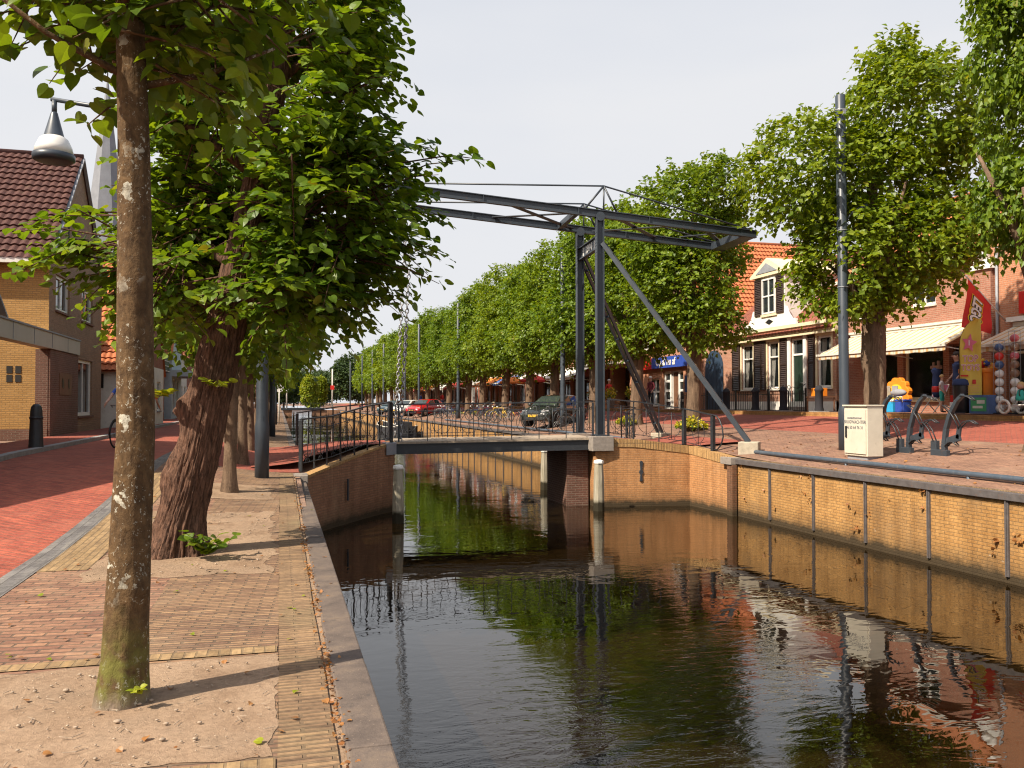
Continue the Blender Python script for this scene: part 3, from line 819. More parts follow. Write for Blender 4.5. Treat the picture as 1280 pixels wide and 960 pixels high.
# ------------------------------------------------------------------ iron railings
def railing(t, pts, n, h=1.05, thick=.018, scroll=True, ends=(True, True)):
    """posts, rails and scrolls along a polyline of base points; every post and ornament its own part"""
    P = [Vector(p) for p in pts]
    seg = [(P[i+1]-P[i]).length for i in range(len(P)-1)]; tot = sum(seg)
    def at(u):
        d = u*tot
        for i, s in enumerate(seg):
            if d <= s+1e-6 or i == len(seg)-1: return P[i].lerp(P[i+1], d/s), (P[i+1]-P[i]).normalized()
            d -= s
    us = [k/24 for k in range(25)]
    line = sorted(set([round(u, 4) for u in us]+[round(sum(seg[:i])/tot, 4) for i in range(len(P))]))
    b = MB()
    for i in range(len(line)-1):
        a, c = at(line[i])[0], at(line[i+1])[0]
        b.beam(a+Vector((0, 0, h)), c+Vector((0, 0, h)), .05, .03)
    b.build('top_rail', M['steel_dark'], t)
    for z, r_ in ((.14, .009), (.80*h, .009)):
        b = MB(); b.tube([at(u)[0]+Vector((0, 0, z)) for u in line], r_, 6); b.build('lower_rail', M['steel_dark'], t)
    for k in range(n+1):
        p, d = at(k/n); b = MB()
        big = k in (0, n)
        w = thick*(2.2 if big else 1.0)
        b.cbox((p.x, p.y, p.z+h/2-.02), (w*1.4, w*1.4, h), 0, math.atan2(d.y, d.x))
        b.build('post', M['steel_dark'], t)
        if k < n and scroll:
            q, dq = at((k+.5)/n); L = tot/n; b = MB()
            c = q+Vector((0, 0, h*.47)); Rr = min(.24, L*.40)
            for w0, w1 in ((.12, .88), (1.12, 1.88)):
                pts2 = [c+dq*Rr*math.cos(PI*(w0+(w1-w0)*j/12)+PI/2)+Vector((0, 0, Rr*1.1*math.sin(PI*(w0+(w1-w0)*j/12)+PI/2))) for j in range(13)]
                b.tube(pts2, .0075, 5)
            b.tube([q+Vector((0, 0, .16)), q+Vector((0, 0, h*.86))], .010, 5)
            for sg in (-1, 1):
                for zz, fl in ((.17, 1), (h*.80, -1)):
                    pts2 = [q+dq*sg*(.045-.045*math.cos(PI*1.4*j/8))+Vector((0, 0, zz+fl*.05*math.sin(PI*1.4*j/8))) for j in range(9)]
                    b.tube(pts2, .0065, 5)
            b.build('scroll', M['steel_dark'], t)
t = thing('bridge_railing', 'black iron railing with scrolls rising along the near left ramp of the bridge', 'railing', (0, 0, 0), 0, 'iron railings of the drawbridge')
railing(t, [(.42, 18.0, .20), (1.12, 19.42, .24), (2.0, 20.78, .45), (2.78, 21.98, .56)], 7, 1.05, .022)
t = thing('bridge_railing', 'black iron railing along the far side of the left bridge ramp', 'railing', (0, 0, 0), 0, 'iron railings of the drawbridge')
railing(t, [(.52, 27.4, .22), (1.7, 25.7, .42), (2.98, 24.05, .56)], 7, 1.05, .022)
t = thing('bridge_railing', 'black iron railing on the near edge of the wooden bridge deck', 'railing', (0, 0, 0), 0, 'iron railings of the drawbridge')
railing(t, [bp(-5.40, .0, .575), bp(-.2, .0, .645)], 7, .97, .015)
t = thing('bridge_railing', 'black iron railing on the far edge of the wooden bridge deck', 'railing', (0, 0, 0), 0, 'iron railings of the drawbridge')
railing(t, [bp(-5.40, 2.1, .575), bp(-.2, 2.1, .645)], 7, .97, .015)
t = thing('bridge_railing', 'black iron railing with curled end on the sunlit orange abutment', 'railing', (0, 0, 0), 0, 'iron railings of the drawbridge')
railing(t, [(8.52, 21.33, .66), (9.4, 21.25, .58), (10.62, 21.06, .40)], 3, 1.03, .018)
railing(t, [(10.62, 21.06, .40), (10.90, 19.98, .24)], 1, 1.03, .03)
b = MB(); e0 = Vector((10.90, 19.98, .24)); dd = (Vector((10.98, 19.55, .2))-Vector((10.90, 19.98, .24))).normalized()
b.tube([e0+Vector((0, 0, 1.03))+dd*.0, e0+Vector((0, 0, 1.02))+dd*.14, e0+Vector((0, 0, .93))+dd*.27, e0+Vector((0, 0, .76))+dd*.37, e0+Vector((0, 0, .52))+dd*.41, e0+Vector((0, 0, .3))+dd*.33, e0+Vector((0, 0, .16))+dd*.18, e0+Vector((0, 0, .12))], .02, 7)
b.build('curled_end', M['steel_dark'], t)
t = thing('bridge_railing', 'black iron railing on the far side of the right bridge approach behind the gate', 'railing', (0, 0, 0), 0, 'iron railings of the drawbridge')
railing(t, [(8.72, 23.85, .66), (10.7, 24.5, .40), (10.98, 25.9, .24)], 7, 1.03, .018)

# mooring piles
def pile(x, y, ztop, label):
    t = thing('mooring_pile', label, 'pile', (x, y, 0), .3, 'wooden mooring piles by the drawbridge')
    b = MB(); b.lathe([(.15, -2.2), (.145, -1.2), (.135, -.4), (.11, ztop-.06), (.105, ztop-.05)], n=8, smooth=False); b.build('post', M['pile_wood'], t)
    b = MB(); b.lathe([(.128, ztop-.05), (.135, ztop-.02), (.12, ztop+.03), (.05, ztop+.05)], n=8, smooth=False); b.build('cap', M['white'], t)
pile(2.66, 19.75, .10, 'white capped wooden pile standing against the shaded left abutment')
pile(8.2, 26.0, .06, 'white capped greenish pile seen behind the deck under the bridge')
pile(7.97, 20.62, .07, 'white capped wooden pile in front of the sunlit right abutment')
pile(2.9, 26.3, .05, 'wooden pile behind the left end of the bridge deck')
# ------------------------------------------------------------------ trees
def leaf_mesh(name, P, T, Nn, S, mats, fine=True, extra=None, jitter=None):
    """P base points, T tip directions, Nn normals, S sizes -> one mesh of separate folded leaves"""
    n = len(P)
    T = T/np.linalg.norm(T, axis=1, keepdims=True)
    U = np.cross(Nn, T); U /= (np.linalg.norm(U, axis=1, keepdims=True)+1e-9)
    W = np.cross(T, U)
    if fine:
        hs = [(.17, -.07, .02), (.37, .0, .055), (.50, .20, .09), (.51, .42, .09), (.41, .66, .05), (.20, .88, -.03)]
        tv = np.array([(0, .05, 0), (0, .5, .0), (0, 1.06, -.14)]+hs+[(-x, y, z) for x, y, z in hs])
        tf = [(0, 3, 4, 5, 1), (1, 5, 6, 7, 1), (1, 7, 8, 2, 1), (0, 1, 11, 10, 9), (1, 13, 12, 11, 1), (1, 2, 14, 13, 1)]
        tf = [(0, 3, 4, 5), (0, 5, 6, 1), (1, 6, 7, 8), (1, 8, 2, 1)]
        tf = [(0, 3, 4, 5), (0, 5, 6, 1), (1, 6, 7, 8), (0, 11, 10, 9), (0, 1, 12, 11), (1, 14, 13, 12), (1, 8, 2, 14)]
    else:
        tv = np.array([(0, 0, 0), (-.46, .38, .10), (0, 1.0, -.10), (.46, .38, .10)])
        tf = [(0, 2, 1), (0, 3, 2)]
    k = len(tv)
    s = S[:, None, None]
    V = P[:, None, :]+s*(tv[None, :, 0:1]*U[:, None, :]+tv[None, :, 1:2]*T[:, None, :]+tv[None, :, 2:3]*W[:, None, :])
    V = V.reshape(-1, 3)
    fl = len(tf[0])
    F = (np.array(tf)[None, :, :]+(np.arange(n)*k)[:, None, None]).reshape(-1, fl)
    nv, nf = len(V), len(F)
    ev, ef = ([], []) if extra is None else (extra.v, extra.f)
    me = bpy.data.meshes.new(name)
    me.vertices.add(nv+len(ev))
    allv = np.concatenate([V, np.array(ev).reshape(-1, 3)]) if ev else V
    me.vertices.foreach_set('co', allv.astype(np.float32).ravel())
    loops = list(F.ravel()); starts = list(range(0, nf*fl, fl)); tot = [fl]*nf
    for f in ef:
        starts.append(len(loops)); tot.append(len(f)); loops.extend([nv+i for i in f])
    me.loops.add(len(loops)); me.loops.foreach_set('vertex_index', loops)
    me.polygons.add(len(starts)); me.polygons.foreach_set('loop_start', starts); me.polygons.foreach_set('loop_total', tot)
    for m in mats: me.materials.append(m)
    me.polygons.foreach_set('material_index', [0]*nf+[1]*len(ef))
    me.polygons.foreach_set('use_smooth', [False]*nf+[True]*len(ef))
    me.update(calc_edges=True)
    return me

def unit(a): return a/(np.linalg.norm(a, axis=1, keepdims=True)+1e-9)

def crown_mesh(name, seed, lobes, ntwig, per, leaf, tl, mats, fine=False, keep=None, holes=.18, twigs=False, sprigs=(), shell=.20, droop=.25, facing=0.35, flat=0):
    g = np.random.default_rng(seed)
    lob = np.array(lobes, float)
    c, r = lob[:, :3], lob[:, 3:6]
    w = (r.prod(axis=1))**(2/3); w /= w.sum()
    idx = g.choice(len(lob), ntwig*2, p=w)
    d = unit(g.normal(size=(ntwig*2, 3)))
    rad = np.clip(1-np.abs(g.normal(0, shell, ntwig*2))-.02+g.normal(0, .06, ntwig*2), .15, 1.10)
    P = c[idx]+d*r[idx]*rad[:, None]
    ok = np.ones(len(P), bool)
    for j in range(len(lob)):
        q = (((P-c[j])/r[j])**2).sum(axis=1)
        ok &= ~((q < .42) & (idx != j) & (g.random(len(P)) < .75))
    ph = g.random(12)*6.3
    nz = np.sin(P[:, 0]*2.1+ph[0])*np.sin(P[:, 1]*2.3+ph[1])+np.sin(P[:, 2]*2.7+ph[2])*np.sin((P[:, 0]+P[:, 1])*1.9+ph[3])+.7*np.sin(P[:, 2]*5+ph[4])*np.sin(P[:, 0]*4.6+ph[5])*np.sin(P[:, 1]*4.9+ph[6])
    ok &= nz > np.quantile(nz, holes)
    if keep is not None: ok &= keep(P, g)
    P, d = P[ok][:ntwig], d[ok][:ntwig]
    rr = np.full(len(P), tl)*(.6+.8*g.random(len(P)))
    D = unit((d*.75+g.normal(0, .45, P.shape))*np.array([1, 1, 1-.45*flat])+np.array([0, 0, .12]))
    if len(sprigs):
        SP = np.array([s[0] for s in sprigs]); SD = unit(np.array([s[1] for s in sprigs], float)); SL = np.array([s[2] for s in sprigs])
        P = np.concatenate([P, SP]); D = np.concatenate([D, SD]); rr = np.concatenate([rr, SL])
    n = len(P)
    per_n = np.maximum(3, (per*rr/tl).astype(int))
    ti = np.repeat(np.arange(n), per_n)
    kk = np.concatenate([np.arange(m) for m in per_n]); u = (kk+.4+.5*g.random(len(kk)))/per_n[ti]
    sd = unit(np.cross(D, np.array([0, 0, 1.0]))+g.normal(0, .25, D.shape))
    sgn = np.where(kk % 2 == 0, 1, -1)[:, None]
    L = P[ti]+D[ti]*(rr[ti]*u)[:, None]-np.array([0, 0, droop])*((rr[ti])*u**2)[:, None]+sd[ti]*sgn*leaf*.25
    L += g.normal(0, leaf*.22, L.shape)
    T = unit(D[ti]*.45+sd[ti]*sgn*.75+np.array([0, 0, -.38+.14*flat])+g.normal(0, .32-.06*flat, L.shape))
    N = np.array([0, 0, .75+.35*flat])+D[ti]*facing+g.normal(0, .42-.06*flat, L.shape)
    S = leaf*(.7+.55*g.random(len(L)))
    ex = None
    if twigs:
        ex = MB()
        for i in range(0, n):
            if i % 2 and i < n-len(sprigs): continue
            p = Vector(P[i]); dd = Vector(D[i]); q = rr[i]
            b0 = p-dd*q*.5
            ex.tube([b0, p+dd*q*.45-Vector((0, 0, droop*q*.2)), p+dd*q*.95-Vector((0, 0, droop*q*.9))], [.010, .007, .003], 4, cap=False)
    return leaf_mesh(name, L, T, N, S, mats, fine, ex)

def trunk_mesh(name, path, mat, nseg=40, amp=.06, ridge=7, rings=8, seed=0, flare=0.0, knobs=(), limbs=()):
    """path of (x,y,z,r); lumpy, ridged bark surface; limbs are tapered tubes that start inside it"""
    b = MB(); pts = []
    for i in range(len(path)-1):
        for k in range(rings):
            u = k/rings; pts.append([lerp(path[i][j], path[i+1][j], u) for j in range(4)])
    pts.append(list(path[-1]))
    v = []; f = []
    for x, y, z, r in pts:
        for k in range(nseg):
            a = 2*PI*k/nseg; ca, sa = math.cos(a), math.sin(a)
            q = noise.noise((ca*ridge*.5+seed, sa*ridge*.5, z*1.3+seed))
            q2 = noise.noise((ca*ridge*1.6+seed, sa*ridge*1.6, z*2.2+seed))
            q3 = noise.noise((ca*ridge*3.6+seed, sa*ridge*3.6, z*6.5+seed)) if nseg > 150 else 0
            rad = r*(1+amp*(1-abs(q)*2.2)+amp*.7*(1-abs(q2)*2.4)-amp-amp*.75*abs(q3)*1.6)
            if flare:
                fz = max(0, 1-(z-path[0][2])/.55); rad *= 1+flare*fz*fz*(1+.5*math.sin(a*5+seed))
            for (ka, kz, kw, kh) in knobs:
                da = (a-ka+PI) % (2*PI)-PI
                rad += kh*math.exp(-(da/.55)**2-((z-kz)/kw)**2)*(1+.6*noise.noise((a*5, z*9, seed)))
            v.append((x+ca*rad, y+sa*rad, z))
    n = len(pts)
    for i in range(n-1):
        for k in range(nseg):
            k2 = (k+1) % nseg; f.append((i*nseg+k, i*nseg+k2, (i+1)*nseg+k2, (i+1)*nseg+k))
    f.append(tuple((n-1)*nseg+k for k in range(nseg)))
    b.add(v, f, 0, True)
    for pts_, rs in limbs: b.tube(pts_, rs, 10)
    me = bpy.data.meshes.new(name); me.from_pydata(b.v, [], b.f); me.materials.append(mat)
    me.polygons.foreach_set('use_smooth', b.sm); me.update()
    return me

def mobj(name, me, parent):
    o = bpy.data.objects.new(name, me); COL.objects.link(o); o.parent = parent; return o

rv = np.array([.9646, -.2639, 0]); fv = np.array([.2639, .9646, 0])   # along the bank, across it
def lc(dr, df, z): return tuple(rv*dr+fv*df+np.array([0, 0, z]))
def lob(dr, df, z, rr, rf, rz): return (*lc(dr, df, z), rr, rf, rz)

# --- the young linden in front
t1 = thing('linden_tree', 'young linden with slim lichen spotted mossy trunk standing closest in the sandy pit', 'tree', (-.79, 4.94, 0.0))
path = [(*lc(-.02, 0, -.05)[:2], -.05, .128), (*lc(0, 0, .25)[:2], .25, .116), (*lc(.02, 0, .8)[:2], .8, .105), (*lc(.045, 0, 1.4)[:2], 1.4, .096), (*lc(.035, 0, 2.2)[:2], 2.2, .089), (*lc(.02, 0, 3.0)[:2], 3.0, .080), (*lc(-.01, 0, 3.8)[:2], 3.8, .070), (*lc(0, 0, 5.0)[:2], 5.0, .052), (*lc(.05, 0, 6.6)[:2], 6.6, .02)]
limbs = []
for (a, z0, L, up) in ((3.3, 3.35, 1.0, .6), (.2, 3.3, 1.0, .5), (1.8, 3.6, 1.2, .8), (4.6, 3.7, 1.1, .8), (2.6, 4.2, 1.3, .9), (.9, 4.4, 1.2, .9), (5.6, 4.6, 1.1, .9)):
    limbs.append(([(0, 0, z0), (math.cos(a)*L*.4, math.sin(a)*L*.4, z0+up*.3), (math.cos(a)*L, math.sin(a)*L, z0+up)], [.022, .014, .005]))
mobj('trunk', trunk_mesh('trunk', path, M['bark_young'], 64, .035, 4, 10, 2.0, .14, ((-.9, .62, .05, .035), (5.0, 2.3, .05, .016), (2.2, 1.9, .05, .016)), limbs), t1)
lb = [lob(-.34, .1, 4.22, .40, .6, .52), lob(.42, .0, 4.15, .44, .65, .60), lob(.05, .5, 4.3, .7, .6, .7), lob(0, -.1, 5.3, 1.25, 1.3, 1.15), lob(0, 0, 6.4, .9, .9, .8)]
spr = [(lc(-.18, .05, 3.70), rv*-1+np.array([0, 0, .02]), .40), (lc(-.1, .2, 3.62), rv*-.8+fv*.2+np.array([0, 0, -.10]), .36), (lc(-.2, -.1, 3.78), rv*-1+np.array([0, 0, .1]), .42), (lc(.1, .1, 3.45), rv*.9+np.array([0, 0, -.15]), .5), (lc(.15, -.1, 3.55), rv*1+np.array([0, 0, -.2]), .55), (lc(.3, .1, 3.35), rv*.6+fv*.3+np.array([0, 0, -.3]), .42), (lc(-.08, .2, 3.35), rv*-.6+np.array([0, 0, -.3]), .3)]
me = crown_mesh('crown', 11, lb, 640, 10, .098, .42, [M['leaf_near'], M['bark_young']], True, None, .12, True, spr, .3, .22, .35, 1)
mobj('crown', me, t1)
def shoots(name, parent, centre, n, spread, leaf, mat, seed, up=.3, stems=True, rz=.6):
    g = np.random.default_rng(seed); ex = MB(); Ls = []; Ts = []; Ns = []
    for i in range(n):
        a = g.random()*6.28; d = Vector((math.cos(a), math.sin(a), up+rz*g.random())).normalized(); q = spread*(.5+.6*g.random())
        c = Vector(centre)
        ex.tube([c, c+d*q*.6, c+d*q+Vector((0, 0, -.1*q))], [.004, .003, .0015], 4, cap=False)
        for k in range(5):
            u = (k+1)/5; p = c+d*q*u+Vector((0, 0, -.1*q*u*u)); s = d.cross(Vector((0, 0, 1))).normalized()*(1 if k % 2 else -1)
            Ls.append(tuple(p)); Ts.append(tuple(d*.5+s*.8+Vector((0, 0, -.3+.4*g.random())))); Ns.append((g.normal()*.4, g.normal()*.4, .9))
    return mobj(name, leaf_mesh(name, np.array(Ls), np.array(Ts), np.array(Ns), leaf*(.7+.6*g.random(len(Ls))), [mat, M['bark_young']], True, ex if stems else None), parent)
shoots('basal_shoot', t1, lc(.12, -.10, .09), 2, .07, .035, M['leaf_lime'], 5, .5)

# --- the big old linden leaning behind it
t2 = thing('linden_tree', 'big old linden with thick ridged trunk leaning towards the canal', 'tree', (-1.02, 9.62, 0))
path = [(*lc(-.05, 0, -.05)[:2], -.05, 0.284), (*lc(.0, 0, .3)[:2], .3, 0.256), (*lc(.11, 0, .7)[:2], .7, 0.228), (*lc(.21, 0, 1.11)[:2], 1.11, 0.220), (*lc(.34, 0, 1.8)[:2], 1.8, 0.212), (*lc(.49, 0, 2.48)[:2], 2.48, 0.210), (*lc(.68, 0, 3.34)[:2], 3.34, 0.172), (*lc(.85, 0, 4.2)[:2], 4.2, 0.140), (*lc(1.0, 0, 5.06)[:2], 5.06, 0.120), (*lc(1.08, 0, 6.0)[:2], 6.0, 0.096), (*lc(1.1, 0, 7.2)[:2], 7.2, 0.040)]
limbs = []
for (dr, df, z0, dr2, df2, z1, r0) in ((.45, 0, 2.5, -.55, -.3, 3.3, .07), (.5, 0, 2.6, 1.5, -.4, 2.95, .07), (.6, 0, 3.0, -.5, .7, 3.7, .07), (.65, 0, 3.2, 2.1, .2, 3.6, .07), (.8, 0, 4.0, -.3, -.5, 4.7, .06), (.85, 0, 4.2, 2.1, -.4, 4.9, .06), (.9, 0, 4.6, .3, 1.2, 5.6, .06), (1.0, 0, 5.0, 2.0, .8, 6.2, .05), (1, 0, 5.2, .2, -.8, 6.4, .05)):
    limbs.append(([lc(dr, df, z0), lc(lerp(dr, dr2, .5), lerp(df, df2, .5), lerp(z0, z1, .6)), lc(dr2, df2, z1)], [r0, r0*.65, r0*.2]))
mobj('trunk', trunk_mesh('trunk', path, M['bark_old'], 200, .085, 13, 26, 5.0, .38, ((PI*.92, 1.55, .16, .13), (PI*1.05, .85, .25, .08), (PI*1.25, 2.1, .2, .04)), limbs), t2)
lb = [lob(.72, .2, 4.25, .98, 1.2, 1.1), lob(-.25, -.1, 3.32, .70, .75, .48), lob(.32, .0, 3.92, .52, .8, .60), lob(1.5, .0, 3.65, .85, 1.0, .85), lob(.5, .3, 3.15, .95, 1.1, .55), lob(1.15, -.2, 2.85, .60, .65, .36), lob(1.05, .1, 5.0, .95, 1.2, 1.1), lob(.9, .1, 6.3, 1.05, 1.2, 1.1), lob(.0, -.5, 2.85, .40, .4, .32)]
tr_dr = lambda z: np.interp(z, [2.4, 3.34, 4.2, 5.06, 6], [.47, .68, .85, 1.0, 1.08])
def keep2(P, g):
    dr = P[:, :2] @ rv[:2]; df = P[:, :2] @ fv[:2]
    near = (df < .35) & (np.abs(dr-tr_dr(P[:, 2])) < .42) & (P[:, 2] > 2.4)
    return ~(near & (g.random(len(P)) < .93)) & (P[:, 2] < 7.4)
U3 = lambda a: np.array(a, float)
spr = []
def sp(dr, df, z, d, L, n=1):
    for q in range(n): spr.append((lc(dr+.06*q, df+.08*q, z+.05*q), rv*d[0]+fv*d[1]+U3((0, 0, d[2])), L))
sp(2.35, -.3, 3.95, (1, -.1, .45), .75); sp(2.55, -.3, 4.12, (1, -.1, .18), .75); sp(2.1, -.2, 3.95, (1, .1, .3), .6)
sp(2.0, -.3, 3.30, (1, -.1, -.08), .85, 2); sp(2.2, -.2, 3.05, (1, 0, -.15), .6); sp(1.8, .1, 2.85, (1, 0, -.22), .5)
sp(1.4, -.2, 2.60, (1, 0, -.3), .55); sp(1.0, -.3, 2.5, (.5, -.2, -.5), .5, 2); sp(1.7, .2, 4.9, (1, 0, .15), .5); sp(1.75, 0, 5.5, (1, 0, .1), .5); sp(2.1, .1, 4.35, (1, -.2, .1), .6, 2)
sp(-.75, -.3, 3.2, (-1, -.1, -.12), .85, 2); sp(-.7, -.3, 3.55, (-1, 0, .05), .8, 2); sp(-.8, -.2, 2.95, (-1, 0, -.15), .5); sp(-.5, -.3, 2.8, (-.7, -.2, -.5), .5, 2); sp(-.1, -.6, 2.7, (-.3, -.2, -.7), .5, 3)
me = crown_mesh('crown', 23, lb, 1850, 12, .100, .54, [M['leaf_mid'], M['bark_old']], True, keep2, .27, True, spr, .28, .24, .35, 1)
mobj('crown', me, t2)
shoots('basal_shoot', t2, lc(.44, -.36, .06), 13, .34, .085, M['leaf_near'], 8, .7)
shoots('trunk_shoot', t2, lc(-.10, -.30, 1.66), 6, .17, .085, M['leaf_lime'], 9, .3)
shoots('trunk_shoot', t2, lc(.50, -.34, 1.75), 4, .17, .09, M['leaf_lime'], 10, .4)

# --- left row beyond
row_lobes_l = [(0, 0, 4.6, 1.75, 1.75, 1.7), (.5, .3, 3.4, 1.3, 1.4, .9), (-.5, -.4, 3.5, 1.3, 1.3, .95), (.3, -.2, 6.3, 1.3, 1.3, 1.1)]
cl = [crown_mesh('crown', 31+i, row_lobes_l, 900, 9, .15, .48, [M['leaf_mid'], M['bark_row']], False, None, .12, False, (), .25, .3) for i in range(2)]
tp = [(0, 0, -.1, .125), (0, 0, .4, .108), (.03, 0, 1.5, .098), (.02, .02, 3, .085), (0, 0, 5.5, .04)]
tl_ = trunk_mesh('trunk', tp, M['bark_row'], 20, .05, 4, 5, 3.3, .35, (), [([(0, 0, 2.6), (.6, .3, 3.4), (1.2, .5, 4.4)], [.05, .03, .01]), ([(0, 0, 2.7), (-.6, -.3, 3.6), (-1.0, -.6, 4.6)], [.05, .03, .01])])
ll = ['slim young linden with pale trunk just behind the old leaning linden', 'linden right behind the tall dark lamp post on the left bank', 'linden on the left bank beside the bridge ramp', 'first linden past the bridge on the left bank', 'second linden past the bridge on the left bank', 'third linden past the bridge on the left bank', 'fourth linden past the bridge on the left bank', 'fifth linden past the bridge on the left bank', 'sixth linden past the bridge on the left bank', 'seventh linden past the bridge on the left bank', 'eighth linden past the bridge on the left bank', 'last far linden of the left row']
ysl = [14.72, 19.6, 25.2, 31, 36, 41.5, 47, 53, 60, 68, 78, 90]
for i, y in enumerate(ysl):
    x = -.79+.05*math.sin(i*3.1)
    t = thing('linden_tree', ll[i], 'tree', (x, y, zl(x, y)), i*1.9, 'lindens along the left bank')
    mobj('trunk', tl_, t); c = mobj('crown', cl[i % 2], t)
    if i == 0: c.scale = (.9, .9, .92)

# --- right row: pollarded lindens
def limbset(zs, seed, spread=1.3):
    g = random.Random(seed); out = []
    for k in range(7):
        a = k*.9+g.random(); q = spread*(.7+.6*g.random()); z1 = zs+1.2+2.8*g.random()
        out.append(([(0, 0, zs-.2), (math.cos(a)*q*.45, math.sin(a)*q*.45, lerp(zs, z1, .55)), (math.cos(a)*q, math.sin(a)*q, z1)], [.13, .085, .03]))
    return out
tr_big = trunk_mesh('trunk', [(0, 0, -.2, .35), (0, 0, .4, .305), (.02, 0, 1.5, .285), (.0, .03, 2.9, .31), (0, 0, 3.6, .27), (0, .05, 6, .18), (0, 0, 8.5, .07)], M['bark_row'], 40, .08, 8, 8, 7.7, .3, ((2.6, 2.2, .3, .06),), limbset(3.2, 3))
tr_mid = [trunk_mesh('trunk', [(0, 0, -.2, .35), (0, 0, .4, .29), (.05*s, 0, 1.5, .265), (.1*s, .03, 2.8, .28), (.08*s, 0, 3.4, .24), (0, .05, 6, .15), (0, 0, 8.6, .06)], M['bark_row'], 28, .07, 7, 6, 4.1+s, .3, ((2.6+s, 2.1, .3, .05),), limbset(3.0, 5+i)) for i, s in enumerate((1, -1))]
big_l = [lob(1.05, 0, 9.15, 1.75, 1.7, 1.65), lob(-1.85, .1, 7.5, 1.45, 1.6, 1.5), lob(.1, 0, 5.2, 2.2, 2.0, 1.55), lob(-.9, -.2, 4.6, 1.15, 1.4, 1.1), lob(1.7, .1, 5.7, 1.3, 1.5, 1.1), lob(0, .2, 7.2, 1.6, 1.6, 1.4), lob(.9, -.1, 10.4, .9, .9, .7), lob(2.4, .2, 8.3, .75, .9, .55), lob(2.3, .1, 6.4, 1.0, 1.2, 1.0)]
me_big = crown_mesh('crown', 41, big_l, 3600, 9, .155, .52, [M['leaf_row'], M['bark_row']], False, None, .16, False, (), .24, .28)
near_l = [lob(-.35, 0, 5.6, 1.95, 2.0, 2.0), lob(-.4, .2, 8.4, 1.9, 1.9, 1.7), lob(.9, -.2, 9.3, 1.2, 1.3, 1.3), lob(-1.5, 0, 7.0, 1.2, 1.4, 1.2), lob(1.1, .2, 7.3, 1.2, 1.4, 1.2), lob(.2, -.3, 4.1, 1.7, 1.6, .85)]
me_near = [crown_mesh('crown', 51+i, [tuple(np.array(q)*(1 if j else 1)) for j, q in enumerate(near_l)], 3000, 9, .165, .5, [M['leaf_row'], M['bark_row']], False, None, .14, False, (), .24, .28) for i in range(2)]
far_l = [(0, 0, 5.6, 2.5, 2.9, 2.3), (.3, .8, 8.3, 1.9, 1.8, 1.7), (-.3, -1.0, 8.7, 1.8, 1.7, 1.8), (0, 1.6, 5.4, 1.9, 1.9, 1.7), (0, -1.6, 5.6, 2.0, 1.9, 1.8), (0, 0, 9.6, 1.3, 1.5, 1.2)]
far_2 = [(0, 0, 5.2, 2.5, 2.8, 2.0), (-.2, .3, 8.8, 2.0, 1.9, 2.0), (.1, -1.4, 7.4, 1.7, 1.7, 1.5), (0, 1.7, 6.6, 1.8, 1.8, 1.6), (0, -1.5, 4.9, 1.9, 1.9, 1.6)]
me_far = [crown_mesh('crown', 61, far_l, 3000, 9, .175, .5, [M['leaf_row'], M['bark_row']], False, None, .12, False, (), .24, .28), crown_mesh('crown', 62, far_2, 3000, 9, .175, .5, [M['leaf_row'], M['bark_row']], False, None, .12, False, (), .24, .28)]
me_dist = crown_mesh('crown', 65, far_l, 900, 8, .33, .55, [M['leaf_row'], M['bark_row']], False, None, .10, False, (), .24, .28)
rt = [(14.5, 'pollarded linden at the right edge reaching over the toy shop awning', 'b', .3+PI), (19.9, 'broad pollarded linden rising behind the cream cabinet', 'a', 0),
      (30.1, 'pollarded linden with yellow flowers at its foot between the bridge braces', 'n', .2), (36.1, 'pollarded linden in front of the shop with the red and blue sign', 'n', 2.4),
      (41.4, 'pollarded linden seen between the two gate posts', 'f', .4), (47.7, 'pollarded linden behind the black estate car', 'f', 3.3), (53.6, 'pollarded linden behind the front bicycles', 'f', .2), (59.2, 'pollarded linden beside the orange shop front', 'f', 3.0), (66.3, 'pollarded linden next to the pole behind the bicycles', 'f', .1), (72.5, 'pollarded linden just right of the red car', 'f', 3.2), (80.0, 'pollarded linden behind the red car roof', 'f', .3)]
ordw = ['first', 'second', 'third', 'fourth', 'fifth', 'sixth', 'seventh', 'eighth', 'ninth', 'tenth', 'eleventh', 'twelfth', 'thirteenth', 'fourteenth']
for k in range(13):
    rt.append((86.5+6.3*k, 'pollarded linden in the far right row, %s beyond the red car' % ordw[k], 'd' if k > 4 else 'f', (k*1.3) % .6+PI*(k % 2)))
for i, (y, lab, kd, rz) in enumerate(rt):
    x = 14.2+.12*math.sin(i*2.3); y = y*.904
    t = thing('linden_tree', lab, 'tree', (x, y, zr(x, y)), rz, 'pollarded lindens along the right bank')
    t.scale = (.9, .9, .9)
    if kd in 'ab':
        mobj('trunk', tr_big, t); c = mobj('crown', me_big if kd == 'a' else me_near[1], t)
        if kd == 'b': c.scale = (.64, .64, 1.02); c.location = (0, 0, 1.2)
    else:
        mobj('trunk', tr_mid[i % 2], t); c = mobj('crown', {'n': me_near[i % 2], 'f': me_far[i % 2], 'd': me_dist}[kd], t)
        s = .95+.1*((i*37) % 10)/10; c.scale = (s, s, s*(1.02 if kd == 'n' else .98))
